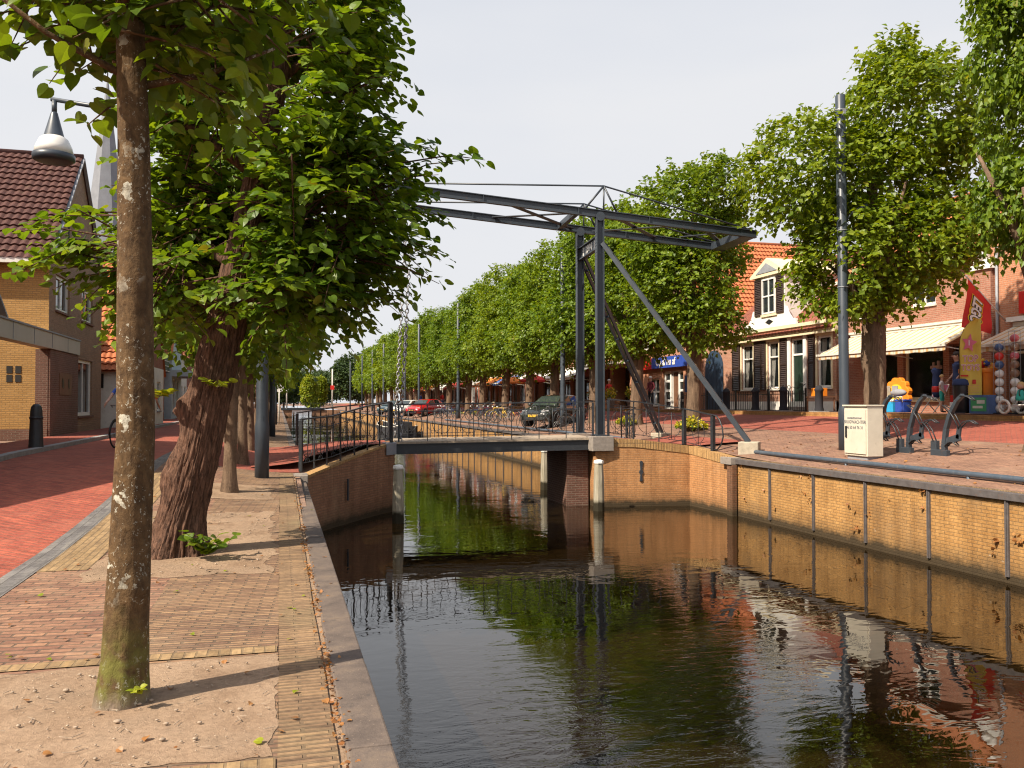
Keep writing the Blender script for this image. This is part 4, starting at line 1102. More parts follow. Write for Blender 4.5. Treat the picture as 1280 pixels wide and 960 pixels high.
# yellow flowering plants at tree feet
def flowers(x, y, n, spread, label):
    t = thing('flower_clump', label, 'plant', (x, y, zr(x, y)), 0, 'yellow flowering plants at the tree feet')
    g = np.random.default_rng(int(y*10)); ex = MB()
    P = []; 
    for i in range(n):
        a = g.random()*6.28; q = spread*math.sqrt(g.random()); h = .12+.5*spread*(1-(q/spread)**2)*(.6+.5*g.random())
        P.append((math.cos(a)*q, math.sin(a)*q, h))
        if i % 6 == 0: ex.tube([(math.cos(a)*q*.3, math.sin(a)*q*.3, 0), (math.cos(a)*q, math.sin(a)*q, h)], .006, 4, cap=False)
    P = np.array(P); T = unit(g.normal(size=P.shape)+np.array([0, 0, .2])); N = unit(g.normal(0, .5, P.shape)+np.array([0, 0, .9]))
    h = n//2
    mobj('foliage', leaf_mesh('foliage', P[:h], T[:h], N[:h], .11*(.6+.6*g.random(h)), [M['leaf_row'], M['bark_row']], False, ex), t)
    mobj('blossom', leaf_mesh('blossom', P[h:]+np.array([0, 0, .05]), T[h:], N[h:], .11*(.6+.6*g.random(n-h)), [M['flower_yellow'], M['bark_row']], False), t)
flowers(13.75, 26.7, 700, .56, 'yellow flower clump at the linden foot beside the bridge brace')
flowers(13.8, 32.6, 300, .42, 'small yellow flower clump at the linden behind the gate')
flowers(13.9, 60.4, 200, .5, 'yellow flower clump at the linden beside the front bicycles')
flowers(13.7, 66.3, 150, .45, 'yellow flower clump by the linden right of the red car')
# far end of the canal
def bushy(name, label, x, y, z, r, h, mat, seed, n=2600, cat='tree', grp=None):
    t = thing(name, label, cat, (x, y, z), seed, grp)
    mobj('trunk', trunk_mesh('trunk', [(0, 0, -.3, .3), (0, 0, h*.4, .22), (0, 0, h*.8, .05)], M['bark_row'], 12, .05, 5, 3, seed, .2), t)
    lbs = [(0, 0, h*.55, r, r, h*.42), (r*.4, r*.3, h*.75, r*.6, r*.6, h*.25), (-r*.5, -r*.2, h*.6, r*.6, r*.7, h*.28)]
    mobj('crown', crown_mesh('crown', seed, lbs, n, 8, .50, .7, [mat, M['bark_row']], False, None, .1, False, (), .25, .2), t)
for i, (x, y, r, h, m, lab) in enumerate([(1.0, 250, 7, 12, 'leaf_dark', 'dark round tree closing the far end of the canal'), (9.5, 262, 6, 10, 'leaf_dark', 'dark tree beside the light hedge at the far canal end'), (-8, 268, 8, 14, 'leaf_dark', 'tall dark tree far down the left street'), (7.0, 215, 1.5, 7.5, 'leaf_lime', 'bright lime tree by the far bridge'), (9.6, 226, 1.6, 7.5, 'leaf_lime', 'small bright tree behind the far bridge'), (19, 215, 6, 14, 'leaf_dark', 'tall dark tree rising behind the end of the right row'), (4.5, 300, 8, 11, 'leaf_dark', 'broad dark tree on the far bank straight down the canal'), (14, 290, 8, 12, 'leaf_dark', 'dark tree right of the one straight down the canal'), (-4.5, 300, 7, 12, 'leaf_dark', 'dark tree left of the one straight down the canal')]):
    bushy('broadleaf_tree', lab, x, y, .2, r, h, M[m], 70+i)
# ------------------------------------------------------------------ houses
def facade(b, W, z0, z1, ops, rec=.12, y0=0.0, mi=0, x0=0.0):
    """front face with real recessed openings (x0,x1,z0,z1)"""
    xs = sorted(set([x0, x0+W]+[o[0] for o in ops]+[o[1] for o in ops])); zs = sorted(set([z0, z1]+[o[2] for o in ops]+[o[3] for o in ops]))
    for i in range(len(xs)-1):
        for j in range(len(zs)-1):
            cx, cz = (xs[i]+xs[i+1])/2, (zs[j]+zs[j+1])/2
            if any(o[0] < cx < o[1] and o[2] < cz < o[3] for o in ops): continue
            b.add([(xs[i], y0, zs[j]), (xs[i+1], y0, zs[j]), (xs[i+1], y0, zs[j+1]), (xs[i], y0, zs[j+1])], [(0, 1, 2, 3)], mi)
    for (a, c, p, q) in ops:
        y = y0+rec
        b.add([(a, y0, p), (c, y0, p), (c, y0, q), (a, y0, q), (a, y, p), (c, y, p), (c, y, q), (a, y, q)], [(0, 4, 5, 1), (1, 5, 6, 2), (2, 6, 7, 3), (3, 7, 4, 0)], mi)

def window(t, x0, x1, z0, z1, fm, gm='glass', nx=2, nz=2, rec=.12, fw=.07, sill='lead', y0=0.0, bar=.03, zsplit=None, curtain=False):
    y = y0+rec
    b = MB()
    f0, f1 = y-.07, y-.005
    b.box((x0, f0, z0), (x0+fw, f1, z1)); b.box((x1-fw, f0, z0), (x1, f1, z1))
    b.box((x0+fw, f0, z0), (x1-fw, f1, z0+fw)); b.box((x0+fw, f0, z1-fw), (x1-fw, f1, z1))
    zz = [zsplit] if zsplit else [z0+(z1-z0)*k/nz for k in range(1, nz)]
    for k in range(1, nx):
        xx = x0+(x1-x0)*k/nx; b.box((xx-bar, f0+.012, z0+fw), (xx+bar, f1, z1-fw))
    for q in zz:
        b.box((x0+fw, f0+.008, q-bar), (x1-fw, f1-.002, q+bar))
    w = b.build('window', M[fm], t)
    p = MB(); p.box((x0+fw*.5, y-.02, z0+fw*.5), (x1-fw*.5, y-.012, z1-fw*.5)); p.build('pane', M[gm], w)
    if sill:
        s = MB(); s.box((x0-.05, y0-.06, z0-.07), (x1+.05, y0+rec-.075, z0-.002)); s.build('sill', M[sill], w)
    if curtain:
        c = MB(); g = []
        for sx, dr in ((x0+fw, 1), (x1-fw, -1)):
            n = 9; wd = (x1-x0)*.34
            for k in range(n):
                q = k/(n-1)
                for (zz_, ww) in ((z1-fw-.02, wd), (lerp(z0, z1, .45), wd*.85), (z0+fw, wd*.5)):
                    g.append((sx+dr*ww*q, y+.05+.02*math.sin(k*2.4), zz_))
            base = len(g)-n*3; c.add(g[base:], [(k*3+j, (k+1)*3+j, (k+1)*3+j+1, k*3+j+1) for k in range(n-1) for j in range(2)], 0, True)
        c.build('curtain', M['curtain'], w)
        d = MB(); d.box((x0, y+.5, z0), (x1, y+.52, z1)); d.box((x0, y+.02, z0), (x0+.01, y+.5, z1)); d.box((x1-.01, y+.02, z0), (x1, y+.5, z1)); d.build('room_shade', M['interior'], w)
    return w

def door(t, x0, x1, z0, z1, dm, fm='white', rec=.16, transom=None, y0=0.0, panes=0):
    y = y0+rec; b = MB(); fw = .07
    b.box((x0, y-.09, z0), (x0+fw, y-.004, z1)); b.box((x1-fw, y-.09, z0), (x1, y-.004, z1)); b.box((x0+fw, y-.09, z1-fw), (x1-fw, y-.004, z1))
    zt = transom or z1-fw
    if transom: b.box((x0+fw, y-.088, zt-.04), (x1-fw, y-.004, zt+.04))
    d = b.build('door_frame', M[fm], t)
    lf = MB(); lf.box((x0+fw, y-.05, z0), (x1-fw, y-.008, zt-.04))
    n = 3
    for k in range(n):
        a, c = lerp(z0+.12, zt-.12, k/n)+.05, lerp(z0+.12, zt-.12, (k+1)/n)-.05
        for q in (0, 1):
            xa, xb = lerp(x0+fw+.06, x1-fw-.06, q/2)+.03, lerp(x0+fw+.06, x1-fw-.06, (q+1)/2)-.03
            lf.box((xa, y-.062, a), (xb, y-.049, c))
    l = lf.build('door', M[dm], t)
    h = MB(); h.tube([(x1-fw-.10, y-.05, z0+1.0), (x1-fw-.10, y-.10, z0+1.0), (x1-fw-.2, y-.10, z0+1.0)], .012, 6); h.build('handle', M['grey'], l)
    if transom:
        p = MB(); p.box((x0+fw, y-.03, zt+.04), (x1-fw, y-.02, z1-fw)); p.build('pane', M['glass'], d)
    return l

def shell(b, W, D, z1, gable=None, rise=0, mi=0, floor=-.4):
    """side and back walls; gable 'x' = ridge along the facade, 'y' = ridge across it"""
    b.add([(0, 0, floor), (0, D, floor), (0, D, z1), (0, 0, z1)], [(0, 3, 2, 1)], mi)
    b.add([(W, 0, floor), (W, D, floor), (W, D, z1), (W, 0, z1)], [(0, 1, 2, 3)], mi)
    b.add([(0, D, floor), (W, D, floor), (W, D, z1), (0, D, z1)], [(0, 3, 2, 1)], mi)
    if gable == 'x':
        b.add([(0, 0, z1), (0, D, z1), (0, D/2, z1+rise)], [(0, 2, 1)], mi); b.add([(W, 0, z1), (W, D, z1), (W, D/2, z1+rise)], [(0, 1, 2)], mi)
    elif gable == 'y':
        b.add([(0, 0, z1), (W, 0, z1), (W/2, 0, z1+rise)], [(0, 1, 2)], mi); b.add([(0, D, z1), (W, D, z1), (W/2, D, z1+rise)], [(0, 2, 1)], mi)

def roof(t, W, D, z1, rise, mat, axis='x', over=.25, name='roof', ribbed=False, thick=.09):
    b = MB()
    def slope(p0, p1, q0, q1):
        # p0,p1 eave ; q0,q1 ridge
        P = [Vector(v) for v in (p0, p1, q1, q0)]
        n = (P[1]-P[0]).cross(P[3]-P[0]).normalized()
        if n.z < 0: n = -n
        if not ribbed:
            o = [p+n*thick for p in P]
            b.add(P+o, [(4, 5, 6, 7), (0, 1, 5, 4), (1, 2, 6, 5), (2, 3, 7, 6), (3, 0, 4, 7), (3, 2, 1, 0)])
        else:
            L = (P[1]-P[0]).length; S = (P[3]-P[0]).length; tw = .235; nu = int(L/tw)*6; rows = max(4, int(S/.33)); vs = []
            for r_ in range(rows):
                for e in (0, 1):
                    v = (r_+(0.0 if e == 0 else .999))/rows
                    for i in range(nu+1):
                        u = i/nu; p = P[0].lerp(P[1], u).lerp(P[3].lerp(P[2], u), v)
                        w = (u*L/tw) % 1
                        h = .045*math.sin(PI*w)**1.5+(.060 if e == 0 else .002)
                        vs.append(p+n*(thick-.04+h))
            b.add(vs, [(k*(nu+1)+i, k*(nu+1)+i+1, (k+1)*(nu+1)+i+1, (k+1)*(nu+1)+i) for k in range(2*rows-1) for i in range(nu)], 0, False)
            b.add([P[0], P[1], P[2], P[3]], [(3, 2, 1, 0)])
    k = over/(D/2)*rise if axis == 'x' else over/(W/2)*rise
    if axis == 'x':
        slope((-.08, -over, z1-k), (W+.08, -over, z1-k), (-.08, D/2, z1+rise), (W+.08, D/2, z1+rise))
        slope((W+.08, D+over, z1-k), (-.08, D+over, z1-k), (W+.08, D/2, z1+rise), (-.08, D/2, z1+rise))
        b.tube([(-.1, D/2, z1+rise+.08), (W+.1, D/2, z1+rise+.08)], .11, 8)
    else:
        slope((-over, -.08, z1-k), (-over, D+.08, z1-k), (W/2, -.08, z1+rise), (W/2, D+.08, z1+rise))
        slope((W+over, D+.08, z1-k), (W+over, -.08, z1-k), (W/2, D+.08, z1+rise), (W/2, -.08, z1+rise))
        b.tube([(W/2, -.1, z1+rise+.08), (W/2, D+.1, z1+rise+.08)], .11, 8)
    return b.build(name, M[mat], t)

def chimney(r, x, y, z0, z1, mat='red_brick', w=.6):
    b = MB(); b.box((x-w/2, y-w/2, z0), (x+w/2, y+w/2, z1)); b.box((x-w/2-.06, y-w/2-.06, z1), (x+w/2+.06, y+w/2+.06, z1+.12))
    c = b.build('chimney', M[mat], r); d = MB(); d.lathe([(.13, 0), (.10, .35)], (x, y, z1+.12), 10); d.build('chimney_pot', M['tile_orange'], c)

def gutter_x(t, W, z, y=-.3, mat='lead'):
    b = MB(); b.box((-.1, y-.05, z-.12), (W+.1, y+.09, z)); b.build('gutter', M[mat], t)

def awning(t, x0, x1, zb, zf, out, mat, val=.16, side=True):
    b = MB(); n = 20
    top = [(lerp(x0, x1, k/n), -.02, zb) for k in range(n+1)]; fr = [(lerp(x0, x1, k/n), -out, zf) for k in range(n+1)]
    lo = [(lerp(x0, x1, k/n), -out-.01, zf-val-.02*(k % 2)) for k in range(n+1)]
    vs = top+fr+lo; m = n+1
    b.add(vs, [(k, m+k, m+k+1, k+1) for k in range(n)]+[(m+k, 2*m+k, 2*m+k+1, m+k+1) for k in range(n)])
    vs2 = [(p[0], p[1]+.004, p[2]-.012) for p in vs]
    b.add(vs2, [(k, k+1, m+k+1, m+k) for k in range(n)]+[(m+k, m+k+1, 2*m+k+1, 2*m+k) for k in range(n)])
    a = b.build('awning', M[mat], t)
    c = MB(); c.box((x0-.03, -out-.05, zf-.05), (x1+.03, -out+.0, zf+.03)); c.box((x0, -.10, zb-.02), (x1, -.005, zb+.10))
    for xx in (x0+.05, (x0+x1)/2, x1-.05): c.beam((xx, -.02, zf-.25), (xx, -out, zf-.06), .03, .03)
    c.build('awning_frame', M['offwhite'], a)
    return a

# ================= right bank, nearest first =================
XF = 21.0; GZ = 1.14
RZ = -PI/2; LZ = PI/2
# toy shop, left bay with the big window and striped awning (local x = 28.4 - Y)
t = thing('shop_building', 'pink brick shop with shop window under the left striped awning', 'shop', (XF, 28.4, GZ), RZ)
W, D = 6.75, 9
ops = [(2.2, 3.15, .45, 2.25), (3.45, 5.3, .55, 2.3), (5.55, 6.5, .05, 2.35), (1.0, 2.0, 3.6, 5.0), (3.9, 5.0, 3.75, 4.85)]
b = MB(); facade(b, W, -.4, 5.15, ops, .18); shell(b, W, D, 5.15, 'x', 3.2); b.build('wall', M['shop_brick'], t)
for o in ops[:2]:
    w = window(t, *o, 'cream', 'glass_clear', 1, 1, .18, .09, 'cream'); 
    d = MB(); d.box((o[0], 1.6, o[2]), (o[1], 1.62, o[3])); d.box((o[0], .2, o[2]-.02), (o[1], 1.6, o[2])); d.box((o[0]-.01, .2, o[2]), (o[0], 1.6, o[3])); d.box((o[1], .2, o[2]), (o[1]+.01, 1.6, o[3])); d.build('room_shade', M['interior'], w)
    d = MB(); g = random.Random(int(o[0]*10))
    for k in range(9):
        xx = lerp(o[0]+.15, o[1]-.15, g.random()); h = .2+.5*g.random(); d.cbox((xx, .5+.5*g.random(), o[2]+h/2), (.12+.2*g.random(), .15, h), k % 3)
    d.build('display', [M['brown'], M['c_grey'], M['pink']], w)
for o in ops[3:]: window(t, *o, 'white', 'glass', 2, 2, .12, .07, 'offwhite')
door(t, *ops[2], 'brown', 'brown', .25, 2.0)
b = MB(); b.box((0, -.14, 3.02), (W, .0, 3.10)); b.build('cornice', M['offwhite'], t)
r_ = roof(t, W, D, 5.15, 3.2, 'tile_orange', 'x', .3); gutter_x(t, W, 5.1, -.34, 'offwhite')
awning(t, .75, 7.15-.05, 2.95, 2.22, 1.55, 'awning')
# right bay with red sign
t = thing('shop_building', 'orange brick shop with red sign above the right striped awning', 'shop', (XF, 21.6, GZ), RZ)
W, D = 7.6, 9
ops = [(1.0, 1.75, .0, 2.2), (2.0, 4.2, .5, 2.25), (4.6, 7.2, .5, 2.25), (3.4, 4.6, 3.9, 5.2), (5.6, 6.8, 3.9, 5.2)]
b = MB(); facade(b, W, -.4, 5.3, ops, .2); shell(b, W, D, 5.3, 'y', 3.4); b.build('wall', M['orange_brick'], t)
door(t, *ops[0], 'black', 'cream', .28, 1.95)
for o in ops[1:3]: window(t, *o, 'cream', 'glass', 2, 1, .2, .09, 'cream')
for o in ops[3:]: window(t, *o, 'white', 'glass', 2, 2, .12, .07, 'offwhite')
b = MB(); b.box((0.0, -.16, -.4), (.62, -.003, 4.55)); pi_ = b.build('pilaster', M['shop_brick'], t)
b = MB(); b.box((-.08, -.24, 4.55), (.70, .06, 4.70)); b.box((-.02, -.18, 4.70), (.64, .0, 4.86)); b.sphere((.31, -.10, 5.05), .22, 12, 8); b.build('finial', M['white'], pi_)
b = MB(); b.tube([(.75, -.06, 0), (.75, -.06, 5.2)], .045, 8); b.build('downpipe', M['lead'], t)
s = MB(); s.box((1.62, -.16, 3.05), (5.2, -.03, 3.70)); s = s.build('shop_sign', M['red'], t, bevel=.01)
text_obj('lettering', 'TOYS', .42, M['white'], s, (2.45, -.17, 3.38), (PI/2, 0, 0), .006, .006)
b = MB(); b.box((1.2, -.2, 2.84), (7.4, .0, 2.98)); b.build('cornice', M['white'], t)
r_ = roof(t, W, D, 5.3, 3.4, 'tile_orange', 'y', .3)
awning(t, 1.35, 7.3, 2.72, 2.08, 1.6, 'awning')

# white trimmed house with shutters and dormer (local x = 37.4 - Y)
t = thing('brick_house', 'salmon brick house with dark louvred shutters, green door and white dormer', 'house', (XF, 37.4, GZ-.02), RZ)
W, D = 8.75, 8.0; ZE = 3.62
wins = [(1.7, 2.92), (3.9, 4.78), (8.3, 9.0)]
wins = [(1.72, 2.72, 1.08, 3.16), (3.92, 4.80, 1.08, 3.16), (7.55, 8.45, 1.08, 3.16)]
dr = (5.72, 6.62, .30, 3.18)
b = MB(); facade(b, W, .52, ZE, wins+[dr], .12); shell(b, W, D, ZE, 'x', 3.4); b.build('wall', M['house_brick'], t)
b = MB(); b.box((0, -.05, -.5), (W, .10, .52)); b.build('plinth', M['white'], t)
for o in wins:
    window(t, *o, 'white', 'glass_clear', 1, 2, .12, .085, 'offwhite', zsplit=lerp(o[2], o[3], .68), curtain=True)
    b = MB(); x0, x1, z0, z1 = o[0]-.10, o[1]+.10, o[2]-.05, o[3]+.10
    b.box((x0, -.03, z0), (o[0], -.002, z1)); b.box((o[1], -.03, z0), (x1, -.002, z1)); b.box((o[0], -.03, o[3]), (o[1], -.002, z1)); b.build('window_casing', M['cream'], t)
def shutter(t, x0, x1, z0, z1, y=-.035, mat='shutter'):
    b = MB(); b.box((x0, y-.04, z0), (x0+.05, y, z1)); b.box((x1-.05, y-.04, z0), (x1, y, z1))
    for z in (z0, lerp(z0, z1, .5)-.03, z1-.06): b.box((x0+.05, y-.04, z), (x1-.05, y, z+.06))
    n = int((z1-z0)/.085)
    for k in range(n):
        z = z0+.06+k*(z1-z0-.12)/n; b.add([(x0+.05, y-.038, z), (x1-.05, y-.038, z), (x1-.05, y-.006, z+.055), (x0+.05, y-.006, z+.055)], [(0, 1, 2, 3)])
        b.add([(x0+.05, y-.03, z-.008), (x1-.05, y-.03, z-.008), (x1-.05, y-.002, z+.047), (x0+.05, y-.002, z+.047)], [(3, 2, 1, 0)])
    b.box((x0+.05, y-.003, z0), (x1-.05, y, z1))
    b.build('shutter', M[mat], t)
for x0, x1 in ((.92, 1.58), (2.86, 3.44), (4.94, 5.46), (6.98, 7.40), (3.36, 3.78)):
    if x0 == 3.36: continue
    shutter(t, x0, x1, 1.02, 3.22)
shutter(t, 3.46, 3.79, 1.02, 3.22)
l = door(t, *dr, 'darkgreen', 'white', .14, 2.5)
b = MB(); b.box((5.5, -.06, .30), (5.70, .0, 3.3)); b.box((6.64, -.06, .30), (6.84, .0, 3.3)); b.box((5.46, -.09, 3.3), (6.88, .0, 3.44)); b.build('door_surround', M['white'], t)
b = MB(); b.box((5.4, -.95, -.2), (6.95, -.06, .16)); b.box((5.55, -.5, .16), (6.8, -.06, .30)); b.build('doorstep', M['granite'], t)
b = MB()
for xx in (5.45, 6.9):
    b.tube([(xx, -.9, .16), (xx, -.9, 1.0), (xx, -.75, 1.12), (xx, -.5, 1.05), (xx, -.1, 1.25)], .014, 6)
    b.torus((xx, -.9, 1.1), .07, .012, 'x', 12, 5)
b.build('stair_rail', M['black'], t)
# cornice with dentils
b = MB(); b.box((-.12, -.20, ZE-.36), (W+.12, .02, ZE-.26)); b.box((-.12, -.34, ZE), (W+.12, .05, ZE+.14)); b.box((-.12, -.27, ZE-.09), (W+.12, .02, ZE))
for k in range(30): b.box((k*W/30+.04, -.24, ZE-.24), (k*W/30+.17, .0, ZE-.092))
b.box((-.12, -.18, ZE-.26), (W+.12, .02, ZE-.088)); b.build('cornice', M['cream'], t)
r_ = roof(t, W, D, ZE+.05, 3.5, 'tile_red', 'x', .28); chimney(r_, .9, 4, 6.6, 8.0); chimney(r_, W-.7, 4, 6.6, 8.0)
# dormer
dx = 4.32; dw = 1.18
dm = MB(); dm.box((dx-dw, -.16, ZE+.142), (dx+dw, 2.6, ZE+2.45))
dmo = dm.build('dormer', M['white'], r_)
b = MB(); b.plate([(dx-dw-.18, ZE+2.45), (dx+dw+.18, ZE+2.45), (dx+dw+.18, ZE+2.55), (dx, ZE+3.25), (dx-dw-.18, ZE+2.55)], -.30, 2.9); b.build('pediment', M['cream'], dmo)
b = MB(); b.plate([(dx-.85, ZE+2.60), (dx+.85, ZE+2.60), (dx, ZE+3.02)], -.325, -.302); b.build('pediment_panel', M['lead'], dmo)
w = window(r_, dx-.52, dx+.52, ZE+.78, ZE+2.35, 'white', 'glass', 2, 2, .05, .07, None, y0=-.20)
w.parent = dmo
for c in list(w.children): pass
b = MB(); b.box((dx-.62, -.22, ZE+.66), (dx+.62, -.165, ZE+.76)); b.plate([(dx, ZE+.30), (dx+.30, ZE+.42), (dx, ZE+.54), (dx-.30, ZE+.42)], -.185, -.165, 1); b.build('dormer_panel', [M['cream'], M['black']], dmo)
for sg in (-1, 1):
    b = MB(); x0 = dx+sg*dw; b.plate([(x0, ZE+.15), (x0+sg*.85, ZE+.15), (x0+sg*.82, ZE+.40), (x0+sg*.52, ZE+.42), (x0+sg*.26, ZE+.68), (x0+sg*.12, ZE+.98), (x0, ZE+1.0)][::sg], -.19, -.08)
    b.build('volute', M['white'], dmo)
for x0 in (dx-dw+.04, dx+.60):
    shutter(dmo, x0, x0+.54, ZE+.74, ZE+2.38, -.17)

# low annex with blue arched door
t = thing('brick_annex', 'low dark brick annex with big blue arched door', 'annex', (XF+.25, 40.0, GZ), RZ)
W, D = 2.58, 6; b = MB(); facade(b, W, -.4, 3.55, [], .1); shell(b, W, D, 3.55); b.box((0, 0, 3.55), (W, D, 3.62)); b.build('wall', M['house_brick'], t)
arc = [(.35, 0), (2.15, 0), (2.15, 2.2)]+[(1.25+.9*math.cos(PI*k/12), 2.2+.9*math.sin(PI*k/12)) for k in range(1, 12)]+[(.35, 2.2)]
b = MB(); b.plate(arc, -.045, -.004); d_ = b.build('door', M['blue_door'], t)
b = MB()
for k in range(6): b.box((.40+k*.3, -.056, .05), (.40+k*.3+.27, -.046, 2.15))
b.build('door_board', M['blue_door'], d_)
b = MB(); b.box((-.02, -.12, 3.62), (W+.02, .3, 3.72)); b.build('coping', M['granite'], t)

# shop with the red and blue sign (local x = 48.2 - Y)
t = thing('shop_building', 'orange roofed corner shop with red and blue fascia sign and white glazed door', 'shop', (XF, 48.2, GZ), RZ)
W, D = 8.15, 9
ops = [(2.05, 3.55, .05, 1.9), (3.9, 6.45, .05, 2.25)]
ops = [(1.95, 3.5, .3, 1.85), (3.9, 6.5, .03, 2.2), (1.2, 2.5, 3.6, 4.8), (5.2, 6.5, 3.6, 4.8)]
b = MB(); facade(b, W, -.4, 5.1, ops, .2); shell(b, W, D, 5.1, 'y', 4.6); b.build('wall', M['orange_brick'], t)
window(t, *ops[0], 'white', 'glass', 2, 2, .2, .09, 'white', bar=.05)
for o in ops[2:]: window(t, *o, 'white', 'glass', 2, 2, .12, .07, 'offwhite')
window(t, 3.9, 4.75, .03, 2.2, 'white', 'glass', 1, 4, .2, .14, None, bar=.07)
window(t, 5.65, 6.5, .03, 2.2, 'white', 'glass', 1, 4, .2, .14, None, bar=.07)
door(t, 4.76, 5.64, .03, 2.2, 'brown', 'white', .3)
s = MB(); s.box((.9, -.22, 2.38), (2.9, -.03, 3.0)); s1 = s.build('sign_board', M['red'], t)
s = MB(); s.box((2.91, -.22, 2.40), (7.2, -.03, 3.02)); s2 = s.build('sign_board', M['blue'], t)
text_obj('lettering', 'Op al nu af', .56, M['white'], s2, (4.75, -.235, 2.72), (PI/2, 0, 0), .006, .012)
r_ = roof(t, W, D, 5.1, 4.6, 'tile_orange_geo', 'y', .3, ribbed=True)
b = MB(); b.box((.3, -.10, 2.3), (.36, -.0, 3.1)); b.build('sign_bracket', M['white'], t)
b = MB(); b.box((6.95, -.16, 1.0), (7.3, -.1, 1.9)); b.build('notice_board', M['c_navy'], t)

# the far terrace, each house its own
def terrace(y1, W, eave, rise, wallm, roofm, axis, label, aw=None, up=True, sign=None, front='white', fascia=None):
    t = thing('shop_building', label, 'shop', (XF, y1, GZ), RZ, 'shops along the far right bank')
    D = 9; n = max(2, int(W/2.1)); ops = []
    sw = W/n
    for k in range(n):
        if k == n//2: ops.append((k*sw+.45, k*sw+1.45, .02, 2.25))
        else: ops.append((k*sw+.2, (k+1)*sw-.2, .5, 2.3))
    g = []
    if up and eave > 4.4:
        for k in range(n): g.append((k*sw+sw/2-.5, k*sw+sw/2+.5, 3.4, min(eave-.3, 4.9)))
    b = MB(); facade(b, W, -.4, eave, ops+g, .18); shell(b, W, D, eave, axis, rise); b.build('wall', M[wallm], t)
    for k, o in enumerate(ops):
        if k == n//2: door(t, *o, 'brown' if front != 'white' else 'darkgreen', front, .2, 2.0)
        else: window(t, *o, front, 'glass', 2, 1, .18, .08, front)
    for o in g: window(t, *o, 'white', 'glass', 2, 2, .12, .07, 'offwhite')
    if fascia:
        b = MB(); b.box((.1, -.1, 2.45), (W-.1, -.003, 2.95)); b.build('fascia', M[fascia], t)
    r = roof(t, W, D, eave, rise, roofm, axis, .28); chimney(r, W*.2 if axis == 'x' else W*.5, 4.5 if axis == 'x' else 6, eave+rise-1.2, eave+rise+.7)
    if axis == 'x': gutter_x(t, W, eave-.05)
    if aw:
        awning(t, .3, W-.3, 2.95, 2.25, 1.5, aw)
    return t
# recessed dark front with brick piers
t = thing('shop_building', 'dark recessed shop front between orange brick piers behind the gate', 'shop', (XF, 55.3, GZ), RZ, None)
W, D = 7.0, 9; ops = [(.7, 3.0, .03, 2.7), (3.6, 6.3, .03, 2.7), (1.2, 2.6, 3.7, 5), (4.4, 5.8, 3.7, 5)]
b = MB(); facade(b, W, -.4, 5.6, ops, .9); shell(b, W, D, 5.6, 'x', 3.2); b.build('wall', M['orange_brick'], t)
window(t, .7, 3.0, .03, 2.7, 'brown', 'glass', 3, 2, .9, .08, None); window(t, 3.6, 6.3, .03, 2.7, 'brown', 'glass', 4, 3, .9, .08, None)
for o in ops[2:]: window(t, *o, 'white', 'glass', 2, 2, .9, .07, 'offwhite')
roof(t, W, D, 5.6, 3.2, 'tile_red', 'x', .3)
b = MB(); b.box((.2, -1.2, 2.85), (6.8, -.0, 3.02)); b.build('canopy', M['offwhite'], t)
y = 64.6
specs = [(9.2, 5.2, 3.2, 'red_brick', 'tile_red', 'x', 'red brick shop with white awning beyond the recessed dark front', 'awn_white', 'brown', None),
         (7.6, 4.4, 3.6, 'house_brick', 'tile_orange', 'y', 'gabled shop with white awning and orange roof left of the blue awning', 'awn_white', 'brown', None),
         (6.5, 5.4, 3.0, 'shop_brick', 'tile_red', 'x', 'narrow shop with bright blue awning seen between the trunks', 'awn_blue', 'white', None),
         (8.6, 5.0, 3.4, 'orange_brick', 'tile_orange', 'x', 'shop with orange front awning behind the bicycles', 'awn_orange', 'cream', 'orange'),
         (7.4, 5.6, 3.0, 'red_brick', 'tile_red', 'y', 'red gabled shop with pale fascia behind the red car', None, 'white', 'white'),
         (9.0, 4.6, 3.4, 'house_brick', 'tile_red', 'x', 'low salmon brick shop with red awning behind the red car roof', 'awn_red', 'white', None),
         (8.0, 5.6, 3.2, 'shop_brick', 'tile_orange', 'y', 'tall gabled shop with white awning behind the white car', 'awn_white', 'white', 'red'),
         (10., 5.0, 3.4, 'white_wall', 'tile_orange', 'x', 'white plastered shop far along the right bank', 'awn_orange', 'brown', None),
         (9.0, 5.4, 3.0, 'red_brick', 'tile_red', 'x', 'dark red brick shop beyond the white plastered one', 'awn_red', 'white', None),
         (11., 4.8, 3.6, 'orange_brick', 'tile_orange', 'y', 'orange gabled house near the end of the right row', None, 'white', 'yellow'),
         (12., 5.2, 3.4, 'house_brick', 'tile_red', 'x', 'last salmon brick house of the right row', 'awn_white', 'white', None)]
for (W, e, rs, wm, rm, ax, lab, aw, fr, fa) in specs:
    terrace(y, W, e, rs, wm, rm, ax, lab, aw, True, None, fr, fa); y += specs[min(len(specs)-1, specs.index((W, e, rs, wm, rm, ax, lab, aw, fr, fa))+1)][0]+.02

